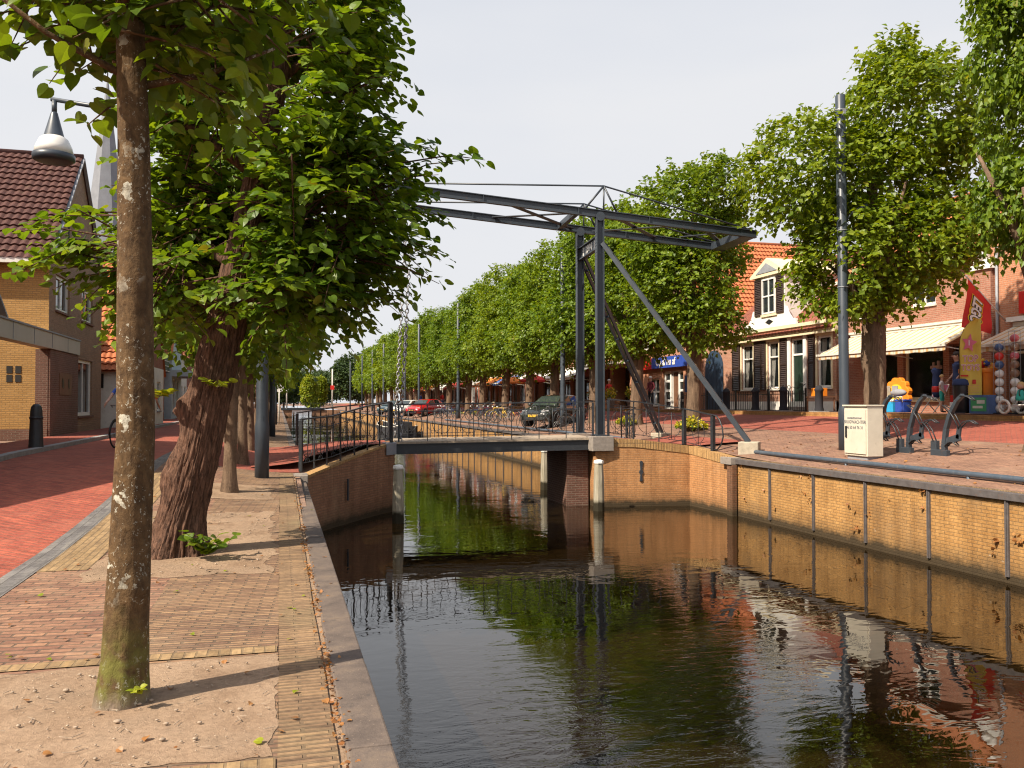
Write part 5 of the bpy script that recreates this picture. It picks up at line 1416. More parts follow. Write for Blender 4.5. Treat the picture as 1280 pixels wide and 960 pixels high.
# ================= left bank =================
# yellow gabled house with flat canopy (local x = Y - 29, front faces the canal)
t = thing('brick_house', 'yellow brick house with glazed brown tile roof and flat fascia canopy', 'house', (-6.9, 29.0, .5), LZ)
W, D = 8.0, 11.0; ZE = 5.75
ops = [(.80, 2.65, 4.05, 5.2), (4.45, 6.30, 4.05, 5.25), (3.95, 6.35, .62, 2.65)]
b = MB(); facade(b, W, -.5, ZE, ops, .14)
b.add([(0, 0, -.5), (0, D, -.5), (0, D, ZE), (0, 0, ZE)], [(0, 3, 2, 1)], 1)
b.add([(W, 0, -.5), (W, D, -.5), (W, D, ZE), (W, 0, ZE)], [(0, 1, 2, 3)]); b.add([(0, D, -.5), (W, D, -.5), (W, D, ZE), (0, D, ZE)], [(0, 3, 2, 1)])
b.add([(0, 0, ZE), (W, 0, ZE), (W/2, 0, ZE+4.0)], [(0, 1, 2)]); b.add([(0, D, ZE), (W, D, ZE), (W/2, D, ZE+4)], [(0, 2, 1)])
M['gable_brown'] = brickmat('gable_brown_brick', (.23, .135, .085), (.30, .185, .115), (.24, .18, .13), .21, .066, .011, .2, False, 0, .6, grime=.3)
b.build('wall', [M['gable_brown'], M['gable_yellow']], t)
window(t, *ops[0], 'white', 'glass', 2, 1, .14, .10, 'dark_brick'); window(t, *ops[1], 'white', 'glass', 2, 1, .14, .10, 'dark_brick'); window(t, *ops[2], 'white', 'glass', 2, 1, .14, .12, 'dark_brick', zsplit=None)
b = MB(); b.box((2.3, -.012, 6.6), (2.5, .05, 7.6)); b.build('gable_slit', M['interior'], t)
r_ = roof(t, W, D, ZE, 4.0, 'tile_dark', 'y', .35, ribbed=True); chimney(r_, 4.0, 5.0, ZE+3.4, ZE+5.0)
b = MB(); b.box((-.42, -.1, ZE-.42), (-.28, D, ZE-.26)); b.build('gutter', M['white'], t)
b = MB()
for s in (0, 1):
    x0, x1 = (-.35, W/2) if s == 0 else (W+.35, W/2)
    b.beam((x0, -.10, ZE-.38), (x1, -.10, ZE+4.02), .05, .10, 0, (0, -1, 0))
b.build('verge_board', M['lead'], t)
b = MB(); b.box((-.02, -.02, -.3), (3.75, 3.2, 2.68)); b.build('pier', M['dark_brick'], t) if False else None
b = MB(); b.box((-.03, -.06, -.5), (3.72, .0-.003, 2.74)); b.build('pier', M['dark_brick'], t)
b = MB(); b.box((-.05, .01, -.5), (-.003, 3.0, .28)); b.box((-.04, .0, .28), (-.003, .35, 2.74)); b.build('plinth', M['dark_brick'], t)
b = MB(); b.box((1.1, -.075, 1.35), (2.75, -.063, 2.05)); q = b.build('wall_plaque', M['brown'], t)
b = MB()
for x in (1.5, 2.3): b.plate([(x-.08, 1.6), (x+.08, 1.55), (x+.05, 1.72), (x+.1, 1.8), (x-.04, 1.88), (x-.1, 1.75)], -.085, -.076)
b.build('relief', M['black'], q)
b = MB()
for i in range(2):
    for j in range(2): b.box((-.012, .75+i*.24, 1.72+j*.27), (.02, .91+i*.24, 1.94+j*.27))
b.build('vent_slot', M['interior'], t)
b = MB(); b.box((-9.5, -.10, 2.76), (-.01, .25, 3.28)); b.box((-.01, -.10, 2.76), (3.80, -.004, 3.28)); b.build('canopy', M['fascia'], t)
b = MB()
for x in (-8, -6, -4, -2, 0, 2): b.box((x, -.112, 2.78), (x+.012, -.101, 3.26))
b.box((-9.5, -.13, 3.24), (3.82, -.101, 3.29)); b.build('fascia_joint', M['lead'], t)
# nearer left house, mostly out of frame, whose shadow falls over the street
t = thing('brick_house', 'house at the left picture edge, only its roof corner showing above the fascia canopy', 'house', (-7.55, 11.9, .3), LZ)
W, D = 14.1, 9.0; b = MB(); facade(b, W, -.5, 4.0, [(1, 2.5, 1, 2.5), (4, 5.5, 1, 2.5)], .12); shell(b, W, D, 4.0, 'y', 5.0); b.build('wall', M['gable_yellow'], t)
window(t, 1, 2.5, 1, 2.5, 'white'); window(t, 4, 5.5, 1, 2.5, 'white'); roof(t, W, D, 4.0, 5.0, 'tile_red', 'y', .4)
b = MB()
for x0, x1 in ((-.4, W/2), (W+.4, W/2)): b.beam((x0, -.12, 3.66), (x1, -.12, 9.0), .06, .26, 0, (0, -1, 0))
b.build('verge_board', M['lead'], t)
# white house with orange roof
t = thing('brick_house', 'low whitewashed house with bright orange pantile roof and small dormer', 'house', (-5.7, 38.6, .5), LZ)
W, D = 7.5, 9; ops = [(1.0, 2.2, .7, 2.1), (3.2, 4.2, .05, 2.2), (5.2, 6.4, .7, 2.1)]
b = MB(); facade(b, W, -.5, 2.75, ops, .12); shell(b, W, D, 2.75, 'y', 0); b.build('wall', M['white_wall'], t)
b = MB(); b.add([(0, 0, 2.75), (0, D, 2.75), (W/2, D, 7.4), (W/2, 0, 7.4), (W, D, 2.75), (W, 0, 2.75)], [(0, 5, 3), (1, 2, 4)]); b.build('gable', M['red_brick'], t)
window(t, *ops[0], 'white', 'glass', 2, 2); window(t, *ops[2], 'white', 'glass', 2, 2); door(t, *ops[1], 'darkgreen', 'white')
r_ = roof(t, W, D, 2.75, 4.7, 'tile_orange_geo', 'y', .3, ribbed=True); chimney(r_, W/2, 6, 6.8, 8.4)
b = MB(); b.box((-.10, 2.2, 3.3), (1.1, 3.4, 4.5)); d_ = b.build('dormer', M['black'], r_)
b = MB(); b.box((-.115, 2.35, 3.5), (-.102, 3.25, 4.35)); b.build('pane', M['glass'], d_)
b = MB(); b.box((.25, -.03, 1.75), (.45, .02, 2.3)); b.box((-.03, 1.4, 1.7), (.02, 1.65, 2.3)); b.build('shutter', M['black'], t)
# red brick shop with green fascia
t = thing('shop_building', 'dark red brick shop with green fascia board and tall white windows', 'shop', (-7.0, 50.6, .5), LZ)
W, D = 6.4, 9; ops = [(.4, 2.4, .6, 2.75), (2.8, 3.9, .05, 2.75), (4.2, 6.0, .6, 2.75), (1, 2.2, 4.3, 5.8), (4.2, 5.4, 4.3, 5.8)]
b = MB(); facade(b, W, -.5, 6.2, ops, .14); shell(b, W, D, 6.2, 'x', 3); b.build('wall', M['red_brick'], t)
for i, o in enumerate(ops): (door(t, *o, 'darkgreen', 'white', .16, 2.3) if i == 1 else window(t, *o, 'white', 'glass', 3 if i < 3 else 2, 2))
b = MB(); b.box((0, -.30, 2.95), (W, -.0, 4.0)); fb = b.build('fascia', M['darkgreen'], t)
b = MB(); 
for z in (3.0, 3.3, 3.6, 3.9): b.box((0, -.325, z), (W, -.301, z+.05))
b.build('trim', M['offwhite'], fb)
roof(t, W, D, 6.2, 3, 'tile_orange', 'x', .3)
# blue grey gabled house
t = thing('brick_house', 'narrow blue grey gabled house with white bay beyond the red shop', 'house', (-6.6, 57.3, .5), LZ)
W, D = 5.4, 9; ops = [(.5, 2.0, .5, 2.6), (2.6, 3.7, .05, 2.5), (2.2, 3.2, 3.9, 5.6)]
b = MB(); facade(b, W, -.5, 4.4, [ops[0], ops[1]], .14); shell(b, W, D, 4.4, 'y', 4.2); b.build('wall', M['bluegrey_wall'], t)
window(t, *ops[0], 'white', 'glass', 2, 1); door(t, *ops[1], 'black', 'white'); window(t, 2.3, 3.1, 4.7, 6.6, 'white', 'glass', 1, 2, .03, .07, None, y0=-.06)
roof(t, W, D, 4.4, 4.2, 'tile_orange', 'y', .2)
b = MB(); b.box((0, -1.0, 2.75), (W, -.0, 3.15)); b.build('canopy', M['bluegrey_wall'], t)
y = 63.2
for i, (W, e, rs, wm, rm, ax, lab) in enumerate([(7, 4.6, 3.6, 'white_wall', 'tile_orange', 'x', 'white house with orange roof beyond the blue grey gable'), (8, 5.2, 3.4, 'red_brick', 'tile_red', 'x', 'red brick house far along the left street'), (7.5, 4.2, 3.6, 'gable_brown', 'tile_orange', 'y', 'brown brick gabled house far along the left street'), (9, 5.2, 3.2, 'orange_brick', 'tile_red', 'x', 'orange brick house near the end of the left street'), (10, 5, 3.4, 'red_brick', 'tile_orange', 'x', 'last red brick house of the left street')]):
    t = thing('brick_house', lab, 'house', (-7.0, y, .5), LZ, 'houses along the left street')
    D = 9; n = 3; sw = W/n; ops = [(k*sw+.4, (k+1)*sw-.5, .7 if k != 1 else .03, 2.3) for k in range(n)]
    b = MB(); facade(b, W, -.5, e, ops, .14); shell(b, W, D, e, ax, rs); b.build('wall', M[wm], t)
    for k, o in enumerate(ops): (door(t, *o, 'darkgreen', 'white') if k == 1 else window(t, *o, 'white'))
    r_ = roof(t, W, D, e, rs, rm, ax, .25); chimney(r_, W/2, D*.6, e+rs-1.2, e+rs+.7); y += W+.05
# church tower with slate spire behind the left houses
t = thing('church_tower', 'brick church tower with tall grey slate spire behind the left houses', 'tower', (-21.6, 118, .3), .1)
b = MB(); b.box((-3.2, -3.2, -.5), (3.2, 3.2, 20)); b.build('wall', M['red_brick'], t)
b = MB(); n = 8
vs = [(3.5*math.cos(2*PI*(k+.5)/n)*1.08, 3.5*math.sin(2*PI*(k+.5)/n)*1.08, 20) for k in range(n)]+[(2.3*math.cos(2*PI*(k+.5)/n), 2.3*math.sin(2*PI*(k+.5)/n), 24.5) for k in range(n)]+[(0, 0, 43.5)]
b.add(vs, [(k, (k+1) % n, n+(k+1) % n, n+k) for k in range(n)]+[(n+k, n+(k+1) % n, 2*n) for k in range(n)]); b.build('spire', M['slate'], t)
b = MB(); b.tube([(0, 0, 43.2), (0, 0, 45.2)], .08, 6); b.box((-.6, -.05, 44.4), (.6, .05, 44.55)); b.build('weathervane', M['black'], t)
for s in (-1, 1):
    b = MB(); b.box((s*1.2-.5, -3.26, 14), (s*1.2+.5, -3.21, 17)); b.build('louvre', M['interior'], t)
# ------------------------------------------------------------------ poles, lamps, street furniture
def zz(x, y): return ground(x, y)
PG = 'slate painted poles along the right bank'
def pole(x, y, h, label, bracket=True, r=.115, lean=0.0):
    t = thing('street_pole', label, 'pole', (x, y, zz(x, y)), .2, PG)
    t.rotation_euler = (0, lean, .0)
    b = MB(); b.lathe([(r*1.25, -.2), (r*1.22, .9), (r*1.05, 1.0), (r, 1.05), (r, h-.02), (r*.85, h)], n=18); b.build('shaft', M['pole'], t)
    b = MB(); b.torus((0, 0, h-.38), r+.035, .012, 'z', 16, 5); b.cbox((0, -.14, h-.45), (.05, .06, .12)); b.build('cable_ring', M['alloy'], t)
    if bracket:
        b = MB(); b.tube([(.1, -.02, h-3.0), (.28, -.05, h-2.8), (.62, -.10, h-2.62)], [.03, .028, .045], 8); b.torus((.1, -.02, h-3.05), .06, .012, 'y', 10, 5); b.build('bracket', M['pole'], t)
    b = MB(); b.torus((0, 0, 5.2), r+.004, .012, 'z', 16, 5); b.torus((0, 0, h-4.6), r+.004, .012, 'z', 16, 5); b.build('clamp_band', M['lead'], t)
pole(12.9, 17.3, 8.45, 'tall slate pole standing beside the cream cabinet', True, .115, -.006)
pole(12.75, 37.6, 8.4, 'slate pole in front of the black estate car')
for x, y, lab in [(12.5, 60.5, 'slate pole behind the row of bicycles'), (12.3, 77.3, 'slate pole behind the red car nose'), (12.3, 86.3, 'slate pole between the silver car and the dark teal car'), (12.2, 104, 'first slate pole beyond the parked cars'), (12.2, 117, 'second slate pole beyond the parked cars'), (12.2, 132, 'third slate pole beyond the parked cars'), (11.8, 150, 'last slate pole near the far bridge')]:
    pole(x, y, 8.4, lab)
def lamp_post(x, y, label, h=6.6, reach=4.0, arm=True):
    t = thing('street_lamp', label, 'street lamp', (x, y, zz(x, y)), 0, 'dark lamp posts along the left bank')
    b = MB(); b.lathe([(.135, -.2), (.135, 1.0), (.115, 1.1), (.11, h), (.09, h+.02)], n=18); b.build('shaft', M['pole'], t)
    if arm:
        b = MB(); b.tube([(-.05, 0, h-.35), (-.7, 0, h-.12), (-1.6, 0, h+.15), (-2.6, 0, h+.36), (-reach, 0, h+.46)], [.05, .048, .045, .042, .04], 10); b.build('arm', M['pole'], t)
        hx = -reach+.06
        b = MB(); b.tube([(hx, 0, h+.44), (hx, 0, h+.20)], .045, 10); b.lathe([(.05, .22), (.06, .20), (.17, -.22), (.18, -.23)], (hx, 0, h), 20); hd = b.build('lamp_hood', M['pole'], t)
        b = MB(); b.lathe([(.17, -.225), (.24, -.28), (.305, -.42), (.335, -.56)], (hx, 0, h), 28); b.build('lamp_glass', M['opal'], t)
        b = MB(); b.lathe([(.335, -.555), (.355, -.56), (.355, -.66), (.30, -.69), (.22, -.70)], (hx, 0, h), 28); b.build('lamp_rim', M['pole'], t)
M['opal'] = plain('opal_lamp_glass', (.70, .68, .64), .25, 0, .06, 5, 0, .5)
lamp_post(-.33, 17.1, 'tall dark lamp post with long arm and bell lamp by the left bank ramp', 6.55, 3.75)
lamp_post(-.31, 36.8, 'second dark lamp post behind the tall one on the left bank', 6.5, 3.6)
lamp_post(-.3, 57, 'far dark lamp post on the left bank', 6.5, 3.6)
# bicycle lean hoop by the lamp post
t = thing('bike_hoop', 'small dark tubular hoop beside the lamp post on the left bank', 'hoop', (-1.05, 31.8, zz(-1.05, 31.8)), .3)
b = MB(); b.tube([(0, 0, 0), (0, 0, .75), (.08, .02, .92), (.25, .05, .98), (.55, .1, .80), (.6, .1, .7)], .035, 8); b.build('hoop', M['steel_dark'], t)
b = MB(); b.beam((.08, .0, .86), (.62, .1, .66), .2, .04); b.build('plate', M['steel_dark'], t)
# bollard at the left kerb
t = thing('bollard', 'dark stone bollard with rounded top at the left kerb', 'bollard', (-5.5, 22.1, zz(-5.5, 22)+.08), 0)
b = MB(); b.lathe([(.17, -.2), (.17, .0), (.155, .10), (.135, .7), (.13, .86), (.11, .97), (.06, 1.03)], n=16); b.build('shaft', M['lead_dark'] if 'lead_dark' in M else M['steel_dark'], t)
b = MB(); b.lathe([(.145, .68), (.15, .71), (.145, .74)], n=16); b.build('ring', M['steel_dark'], t)
# cabinet
t = thing('utility_cabinet', 'cream metal utility cabinet with printed lines and black door handle', 'cabinet', (12.22, 15.77, zz(12.2, 15.8)), 0)
b = MB(); b.box((-.15, -.33, -.2), (.18, .33, .06)); b.build('plinth', M['c_grey'], t)
b = MB(); b.box((-.19, -.38, .06), (.21, .38, 1.13)); bd = b.build('body', M['cabinet'], t, bevel=.012)
b = MB(); b.box((-.215, -.35, .11), (-.192, .35, 1.06)); dr_ = b.build('door', M['cabinet'], t, bevel=.006)
b = MB(); b.box((-.235, .25, .45), (-.217, .30, .70)); b.build('handle', M['black'], dr_, bevel=.004)
b = MB(); b.box((-.23, -.40, 1.131), (.23, .40, 1.165)); b.build('lid', M['cabinet'], t, bevel=.008)
M['print'] = plain('printed_lettering', (.10, .10, .11), .7)
for s, z, bd_ in (('contactnummer', .88, .075), ('BRUGWACHTER', .79, .098), ('06 50 64 76 31', .67, .092)):
    text_obj('lettering', s, bd_, M['print'], dr_, (-.2165, .0, z), (PI/2, 0, -PI/2), .0005, .0022)
# bike racks: curved blade with pairs of hoops
def bike_rack(y, label):
    x = 13.1; t = thing('bike_rack', label, 'bike rack', (x, y, zz(x, y)), 0, 'dark bike racks beside the cabinet')
    b = MB(); pts = [(0, .0, -.1), (0, .0, .25), (-.0, -.05, .55), (0, -.16, .85), (0, -.34, 1.12), (0, -.50, 1.24)]
    for i in range(len(pts)-1): b.beam(pts[i], pts[i+1], .085, .10-.008*i, 0, (0, -1, .3))
    b.build('blade', M['steel'], t, bevel=.006)
    b = MB(); b.box((-.05, -.1, -.1), (.05, .34, .12)); b.box((-.045, .18, .1), (.045, .34, .3)); b.build('foot', M['steel'], t, bevel=.008)
    b = MB(); b.beam((0, .0, .28), (0, -.42, .40), .05, .14); b.beam((0, -.36, .36), (0, -.40, .60), .05, .09); b.build('bracket', M['steel'], t, bevel=.006)
    def hoop(c, d, L, up):
        q = []; c = Vector(c); d = Vector(d).normalized()
        for sg in (-1, 1):
            pts = [c+Vector((sg*.04, 0, 0)), c+Vector((sg*.045, 0, 0))+d*L*.3+Vector((0, 0, up*.75)), c+Vector((sg*.045, 0, 0))+d*L*.65+Vector((0, 0, up)), c+Vector((sg*.03, 0, 0))+d*L+Vector((0, 0, up*.55))]
            q.append(pts)
        b = MB(); b.tube(q[0]+[Vector(p) for p in reversed(q[1])], .013, 6); b.build('wheel_hoop', M['steel_dark'], t)
    hoop((0, -.40, .58), (0, -1, 0), .45, .16); hoop((0, -.40, .60), (0, 1, .9), .55, .12)
    hoop((0, .26, .28), (0, 1, .6), .50, .22); hoop((0, -.05, .2), (0, -1, -.1), .3, .12); hoop((0, -.46, 1.22), (0, -1, -.35), .34, .05)
bike_rack(14.4, 'dark bike rack nearest the camera to the right of the cabinet')
bike_rack(15.42, 'middle dark bike rack right of the cabinet')
bike_rack(16.45, 'dark bike rack half hidden behind the cream cabinet')
# iron bollards, chains and low fence before the white trimmed house
bl = [(18.8, 33.25), (18.8, 30.9), (18.8, 28.9), (18.8, 26.65)]
for i, (x, y) in enumerate(bl):
    t = thing('bollard', ['fluted iron bollard left of the shuttered windows', 'fluted iron bollard below the left shuttered window', 'fluted iron bollard left of the green door', 'fluted iron bollard below the right window'][i], 'bollard', (x, y, 1.12), 0, 'fluted iron bollards before the white trimmed house')
    b = MB(); b.box((-.26, -.26, -.1), (.26, .26, .17)); b.build('base', M['granite'], t, bevel=.02)
    b = MB(); n = 16; prof = [(.17, .17), (.16, .25), (.145, .3), (.14, .85), (.16, .9), (.17, .95), (.13, 1.0), (.10, 1.06), (.04, 1.1)]
    vs = []; 
    for r_, z_ in prof:
        for k in range(n): q = r_*(1 if k % 2 or z_ > .86 else .82); vs.append((q*math.cos(2*PI*k/n), q*math.sin(2*PI*k/n), z_))
    b.add(vs, [(i2*n+k, i2*n+(k+1) % n, (i2+1)*n+(k+1) % n, (i2+1)*n+k) for i2 in range(len(prof)-1) for k in range(n)]+[tuple((len(prof)-1)*n+k for k in range(n))], 0, True)
    b.build('shaft', M['c_black'], t)
t = thing('iron_fence', 'low black iron fence with thin bars in front of the white plinth', 'fence', (19.6, 28.6, 1.14), PI/2)
b = MB(); b.box((0, -.015, .12), (10.6, .015, .15)); b.box((0, -.015, .78), (10.6, .015, .81)); b.build('rail', M['black'], t)
b = MB()
for k in range(72): b.box((k*.147, -.009, 0.02), (k*.147+.018, .009, .92))
b.build('bars', M['black'], t)
for k in range(5): b = MB(); b.box((k*2.62, -.03, -.02), (k*2.62+.05, .03, 1.02)); b.build('post', M['black'], t)

# ------------------------------------------------------------------ cars
def car(label, x, y, rz, paint, estate=False, plate='XK 42 ZD'):
    t = thing('parked_car', label, 'car', (x, y, zz(x, y)), rz, 'cars parked along the right bank')
    def ring(xx, w, zb, zt, r=.10):
        return [(xx, -w+r, zb), (xx, -w, zb+r), (xx, -w-.02, lerp(zb, zt, .6)), (xx, -w+.03, zt-.05), (xx, -w+.16, zt), (xx, w-.16, zt), (xx, w-.03, zt-.05), (xx, w+.02, lerp(zb, zt, .6)), (xx, w, zb+r), (xx, w-r, zb)]
    st = [(-2.18, .66, .42, .72), (-2.14, .76, .30, .88), (-1.9, .82, .24, .96), (-1.2, .85, .20, .97), (0, .86, .19, .955), (.9, .855, .20, .94), (1.25, .84, .20, .90), (1.75, .80, .22, .80), (2.02, .74, .25, .70), (2.14, .64, .30, .60), (2.17, .58, .36, .52)]
    b = MB(); vs = [p for s in st for p in ring(*s)]; n = 10
    b.add(vs, [(i*n+k, (i+1)*n+k, (i+1)*n+(k+1) % n, i*n+(k+1) % n) for i in range(len(st)-1) for k in range(n)]+[tuple(range(n)), tuple((len(st)-1)*n+k for k in reversed(range(n)))], 0, True)
    xr, xt = (-2.05, -1.80) if estate else (-1.95, -1.40)
    base = [(1.12, .74, .93), (.30, .60, 1.42), (-.25, .62, 1.475), (-1.0, .61, 1.46), (xt, .58, 1.40), (xr, .70, .95)]
    cb_ = [(1.12, .78), (.45, .80), (-.25, .81), (-1.0, .81), (xt, .79), (xr, .72)]
    vs = []; fs = []
    for i, (xx, w, zt) in enumerate(base):
        xb, wb = cb_[i]
        vs += [(xb if i not in (0, 5) else xx, -wb, .93), (xx, -w, zt-.03), (xx, -w+.12, zt+.0), (xx, w-.12, zt+.0), (xx, w, zt-.03), (xb if i not in (0, 5) else xx, wb, .93)]
    for i in range(5): fs += [(i*6+k, i*6+k+1, (i+1)*6+k+1, (i+1)*6+k) for k in range(5)]
    b.add(vs, fs, 0, True)
    body = b.build('body', paint, t)
    # glass: windscreen, side and rear panes set just proud of the cabin
    def pane(name, q, off):
        q = [Vector(p) for p in q]; c = sum(q, Vector())/len(q)
        nrm = (q[1]-q[0]).cross(q[2]-q[0]).normalized()
        if nrm.dot(c-Vector((-.4, 0, .9))) < 0: nrm = -nrm
        q = [c+(p-c)*.92+nrm*off for p in q]; b = MB(); o = [p-nrm*.02 for p in q]; k = len(q)
        b.add(q+o, [tuple(range(k)), tuple(reversed(range(k, 2*k)))]+[(i, (i+1) % k, k+(i+1) % k, k+i) for i in range(k)])
        b.build(name, M['car_glass'], t)
    pane('windscreen', [(1.12, -.72, .95), (1.12, .72, .95), (.30, .56, 1.41), (.30, -.56, 1.41)], .014)
    pane('rear_window', [(xr, -.66, .97), (xr, .66, .97), (xt, .53, 1.38), (xt, -.53, 1.38)], .014)
    for s in (-1, 1):
        pane('side_window', [(.92, s*.785, .97), (-.22, s*.81, .97), (-.25, s*.635, 1.43), (.26, s*.625, 1.38)], .016)
        pane('side_window', [(-.28, s*.81, .97), (-1.15, s*.81, .97), (-1.02, s*.63, 1.42), (-.30, s*.637, 1.43)], .016)
        if estate: pane('side_window', [(-1.22, s*.81, .97), (-1.92, s*.745, .98), (-1.72, s*.60, 1.36), (-1.10, s*.628, 1.41)], .016)
        b = MB(); b.sphere((.82, s*.93, 1.0), .10, 10, 6, 0, (.7, 1, .75)); b.build('mirror', paint, t)
        b = MB(); b.add([(2.06, s*.40, .60), (2.09, s*.40, .72), (1.93, s*.70, .745), (1.88, s*.745, .63)][::s], [(0, 1, 2, 3)]); v = b.v; b.add([(p[0]+.035, p[1]+s*.012, p[2]+.008) for p in v], [(0, 3, 2, 1) if s > 0 else (0, 1, 2, 3)]); b.add([(2.10, s*.40, .60), (2.125, s*.40, .71), (1.97, s*.71, .74), (1.93, s*.755, .63), (2.0, s*.4, .6), (2.0, s*.4, .7), (1.85, s*.7, .73), (1.8, s*.72, .63)], [(0, 1, 2, 3), (0, 4, 5, 1), (1, 5, 6, 2), (2, 6, 7, 3), (3, 7, 4, 0)]); b.build('headlight', M['lamp_glass'], t)
        b = MB(); b.box((-2.19, s*.5-.0 if s > 0 else -.72, .66), (-2.0, .72 if s > 0 else -.5, .9)); b.build('tail_light', M['tail'], t)
        for xw in (1.33, -1.30):
            b = MB(); b.tube([(xw, s*.60, .31), (xw, s*.868, .31)], .37, 24, 0, False); b.build('wheel_arch', M['rubber'], t)
            w = MB(); w.tube([(xw, s*.66, .31), (xw, s*.70, .31), (xw, s*.86, .31), (xw, s*.885, .31)], [.29, .31, .31, .285], 26, 0, True); wo = w.build('wheel', M['rubber'], t)
            b = MB(); b.tube([(xw, s*.70, .31), (xw, s*.893, .31)], .195, 20, 0, False)
            r2 = b.build('rim', M['alloy'], wo); b = MB()
            for k in range(5):
                a = 2*PI*k/5+.3; b.cbox((xw+.12*math.cos(a), s*.897, .31+.12*math.sin(a)), (.06, .006, .06))
            b.build('rim_gap', M['rubber'], wo)
    b = MB(); b.box((2.05, -.5, .28), (2.19, .5, .42)); b.box((2.02, -.36, .55), (2.165, .36, .63)); b.build('grille', M['rubber'], t, bevel=.02)
    b = MB(); b.box((2.19, -.26, .42), (2.215, .26, .53)); pl_ = b.build('number_plate', M['amber'], t, bevel=.004)
    text_obj('lettering', plate, .095, M['print'], pl_, (2.2165, 0, .475), (PI/2, 0, PI/2), .0005, 0)
    return t
HD = math.atan2(-.72, -.69)
car('black estate car parked by the gate with yellow number plate', 13.0, 39.6, HD-.03, M['car_black'], True, 'TB 17 ZJ')
car('bright red hatchback parked diagonally with yellow plate', 12.45, 74.5, HD-.0, M['car_red'], False, '36 GK RN')
car('silver white car parked behind the red one', 12.05, 82.2, HD, M['car_white'], False, 'LF 58 PV')
car('dark teal car at the far end of the parked group', 11.85, 91.5, HD, M['car_green'], False, 'HS 21 XD')

# ------------------------------------------------------------------ bicycles
M['bike_alloy'] = plain('dull_bike_alloy', (.16, .16, .165), .45, .5, .2, 12)
def bicycle_mesh(paint):
    t = thing('bicycle', 'x', 'bicycle')
    R0 = .345
    for xw in (-.55, .55):
        b = MB(); b.torus((xw, 0, R0), R0, .019, 'y', 28, 6); w = b.build('wheel', M['rubber'], t)
        b = MB(); b.torus((xw, 0, R0), R0-.025, .009, 'y', 24, 4); b.build('rim', M['bike_alloy'], w)
        b = MB()
        for k in range(14): a = 2*PI*k/14; b.tube([(xw, .02*(-1)**k, R0), (xw+(R0-.03)*math.cos(a), 0, R0+(R0-.03)*math.sin(a))], .002, 3)
        b.build('spoke', M['bike_alloy'], w)
        b = MB(); pts = [(xw+(R0+.04)*math.cos(a), 0, R0+(R0+.04)*math.sin(a)) for a in [PI*(.0+.95*k/10) for k in range(11)]]; b.tube(pts, .018, 5); b.build('mudguard', paint, t)
    b = MB(); BB = (-.08, 0, .30); ST = (-.24, 0, .86); HT = (.36, 0, .90); HB = (.42, 0, .66)
    for p, q in ((BB, ST), (BB, HB), (ST, (.37, 0, .85)), (HT, HB), (BB, (-.55, 0, R0)), ((-.2, 0, .74), (-.55, 0, R0)), (HB, (.55, 0, R0))): b.tube([p, q], .016, 6)
    b.build('frame', paint, t)
    b = MB(); b.sphere((-.28, 0, .95), .12, 10, 6, 0, (1.1, .75, .35)); b.tube([(-.24, 0, .84), (-.27, 0, .93)], .013, 6); b.build('saddle', M['rubber'], t)
    b = MB(); b.tube([(.36, 0, .88), (.34, 0, 1.05)], .013, 6); b.tube([(.12, -.29, 1.03), (.26, -.27, 1.08), (.34, -.1, 1.06), (.34, .1, 1.06), (.26, .27, 1.08), (.12, .29, 1.03)], .012, 6); b.build('handlebar', M['bike_alloy'], t)
    b = MB(); b.box((-.75, -.07, .74), (-.35, .07, .765)); b.tube([(-.72, 0, .75), (-.55, 0, R0)], .008, 5); b.build('carrier', M['rubber'], t)
    b = MB(); b.tube([(-.08, -.12, .30), (-.08, .12, .30)], .012, 5); b.tube([(-.08, -.1, .3), (-.08, -.1, .3)], .01, 4, cap=False) if False else None; b.torus((-.08, .04, .30), .09, .008, 'y', 16, 4); b.cbox((.02, -.16, .2), (.1, .08, .02)); b.cbox((-.18, .16, .4), (.1, .08, .02)); b.beam((-.08, -.1, .3), (.02, -.12, .2), .015, .015); b.beam((-.08, .1, .3), (-.18, .12, .4), .015, .015); b.build('crank', M['alloy'], t)
    b = MB(); b.sphere((.46, 0, .92), .05, 8, 6); b.build('headlamp', M['lamp_glass'], t)
    return t
BG = 'bicycles parked along the right bank'
spots = [(13.3, 58.0, 2.4, 'black bicycle leftmost of the parked cluster', 'black'), (13.4, 56.2, 2.6, 'dark blue bicycle second from the left in the parked cluster', 'c_navy'), (13.4, 54.6, 2.3, 'dark red bicycle in the middle of the parked cluster', 'c_maroon'), (13.4, 53.0, 2.7, 'black bicycle right of the dark red one in the cluster', 'black'), (13.3, 51.5, 2.5, 'bicycle with yellow frame near the black car', 'yellow'), (13.3, 50.2, 2.8, 'dark grey bicycle at the right end of the cluster', 'c_grey'),
         (13.1, 69.5, 2.5, 'black bicycle just right of the red car', 'black'), (13.1, 68.2, 2.6, 'dark grey bicycle second from the red car', 'c_grey'), (13.1, 66.9, 2.4, 'dark blue bicycle third from the red car', 'c_navy'), (12.7, 41.0, 2.9, 'bicycle parked in front of the black estate car', 'black'), (12.6, 38.5, 2.7, 'dark bicycle parked behind the gate posts', 'black'), (12.2, 103, 2.5, 'far bicycle beyond the parked cars', 'black')]
protos = {}
for x, y, rz, lab, col in spots:
    if col not in protos:
        p = bicycle_mesh(M[col] if col != 'black' else M['black']); protos[col] = p; c = p
    else: c = copy_tree(protos[col])
    x, y = x*.94, y*.94
    c.location = (x, y, zz(x, y)); c.rotation_euler = (0, .0, rz); c['label'] = lab; c['group'] = BG; c['category'] = 'bicycle'

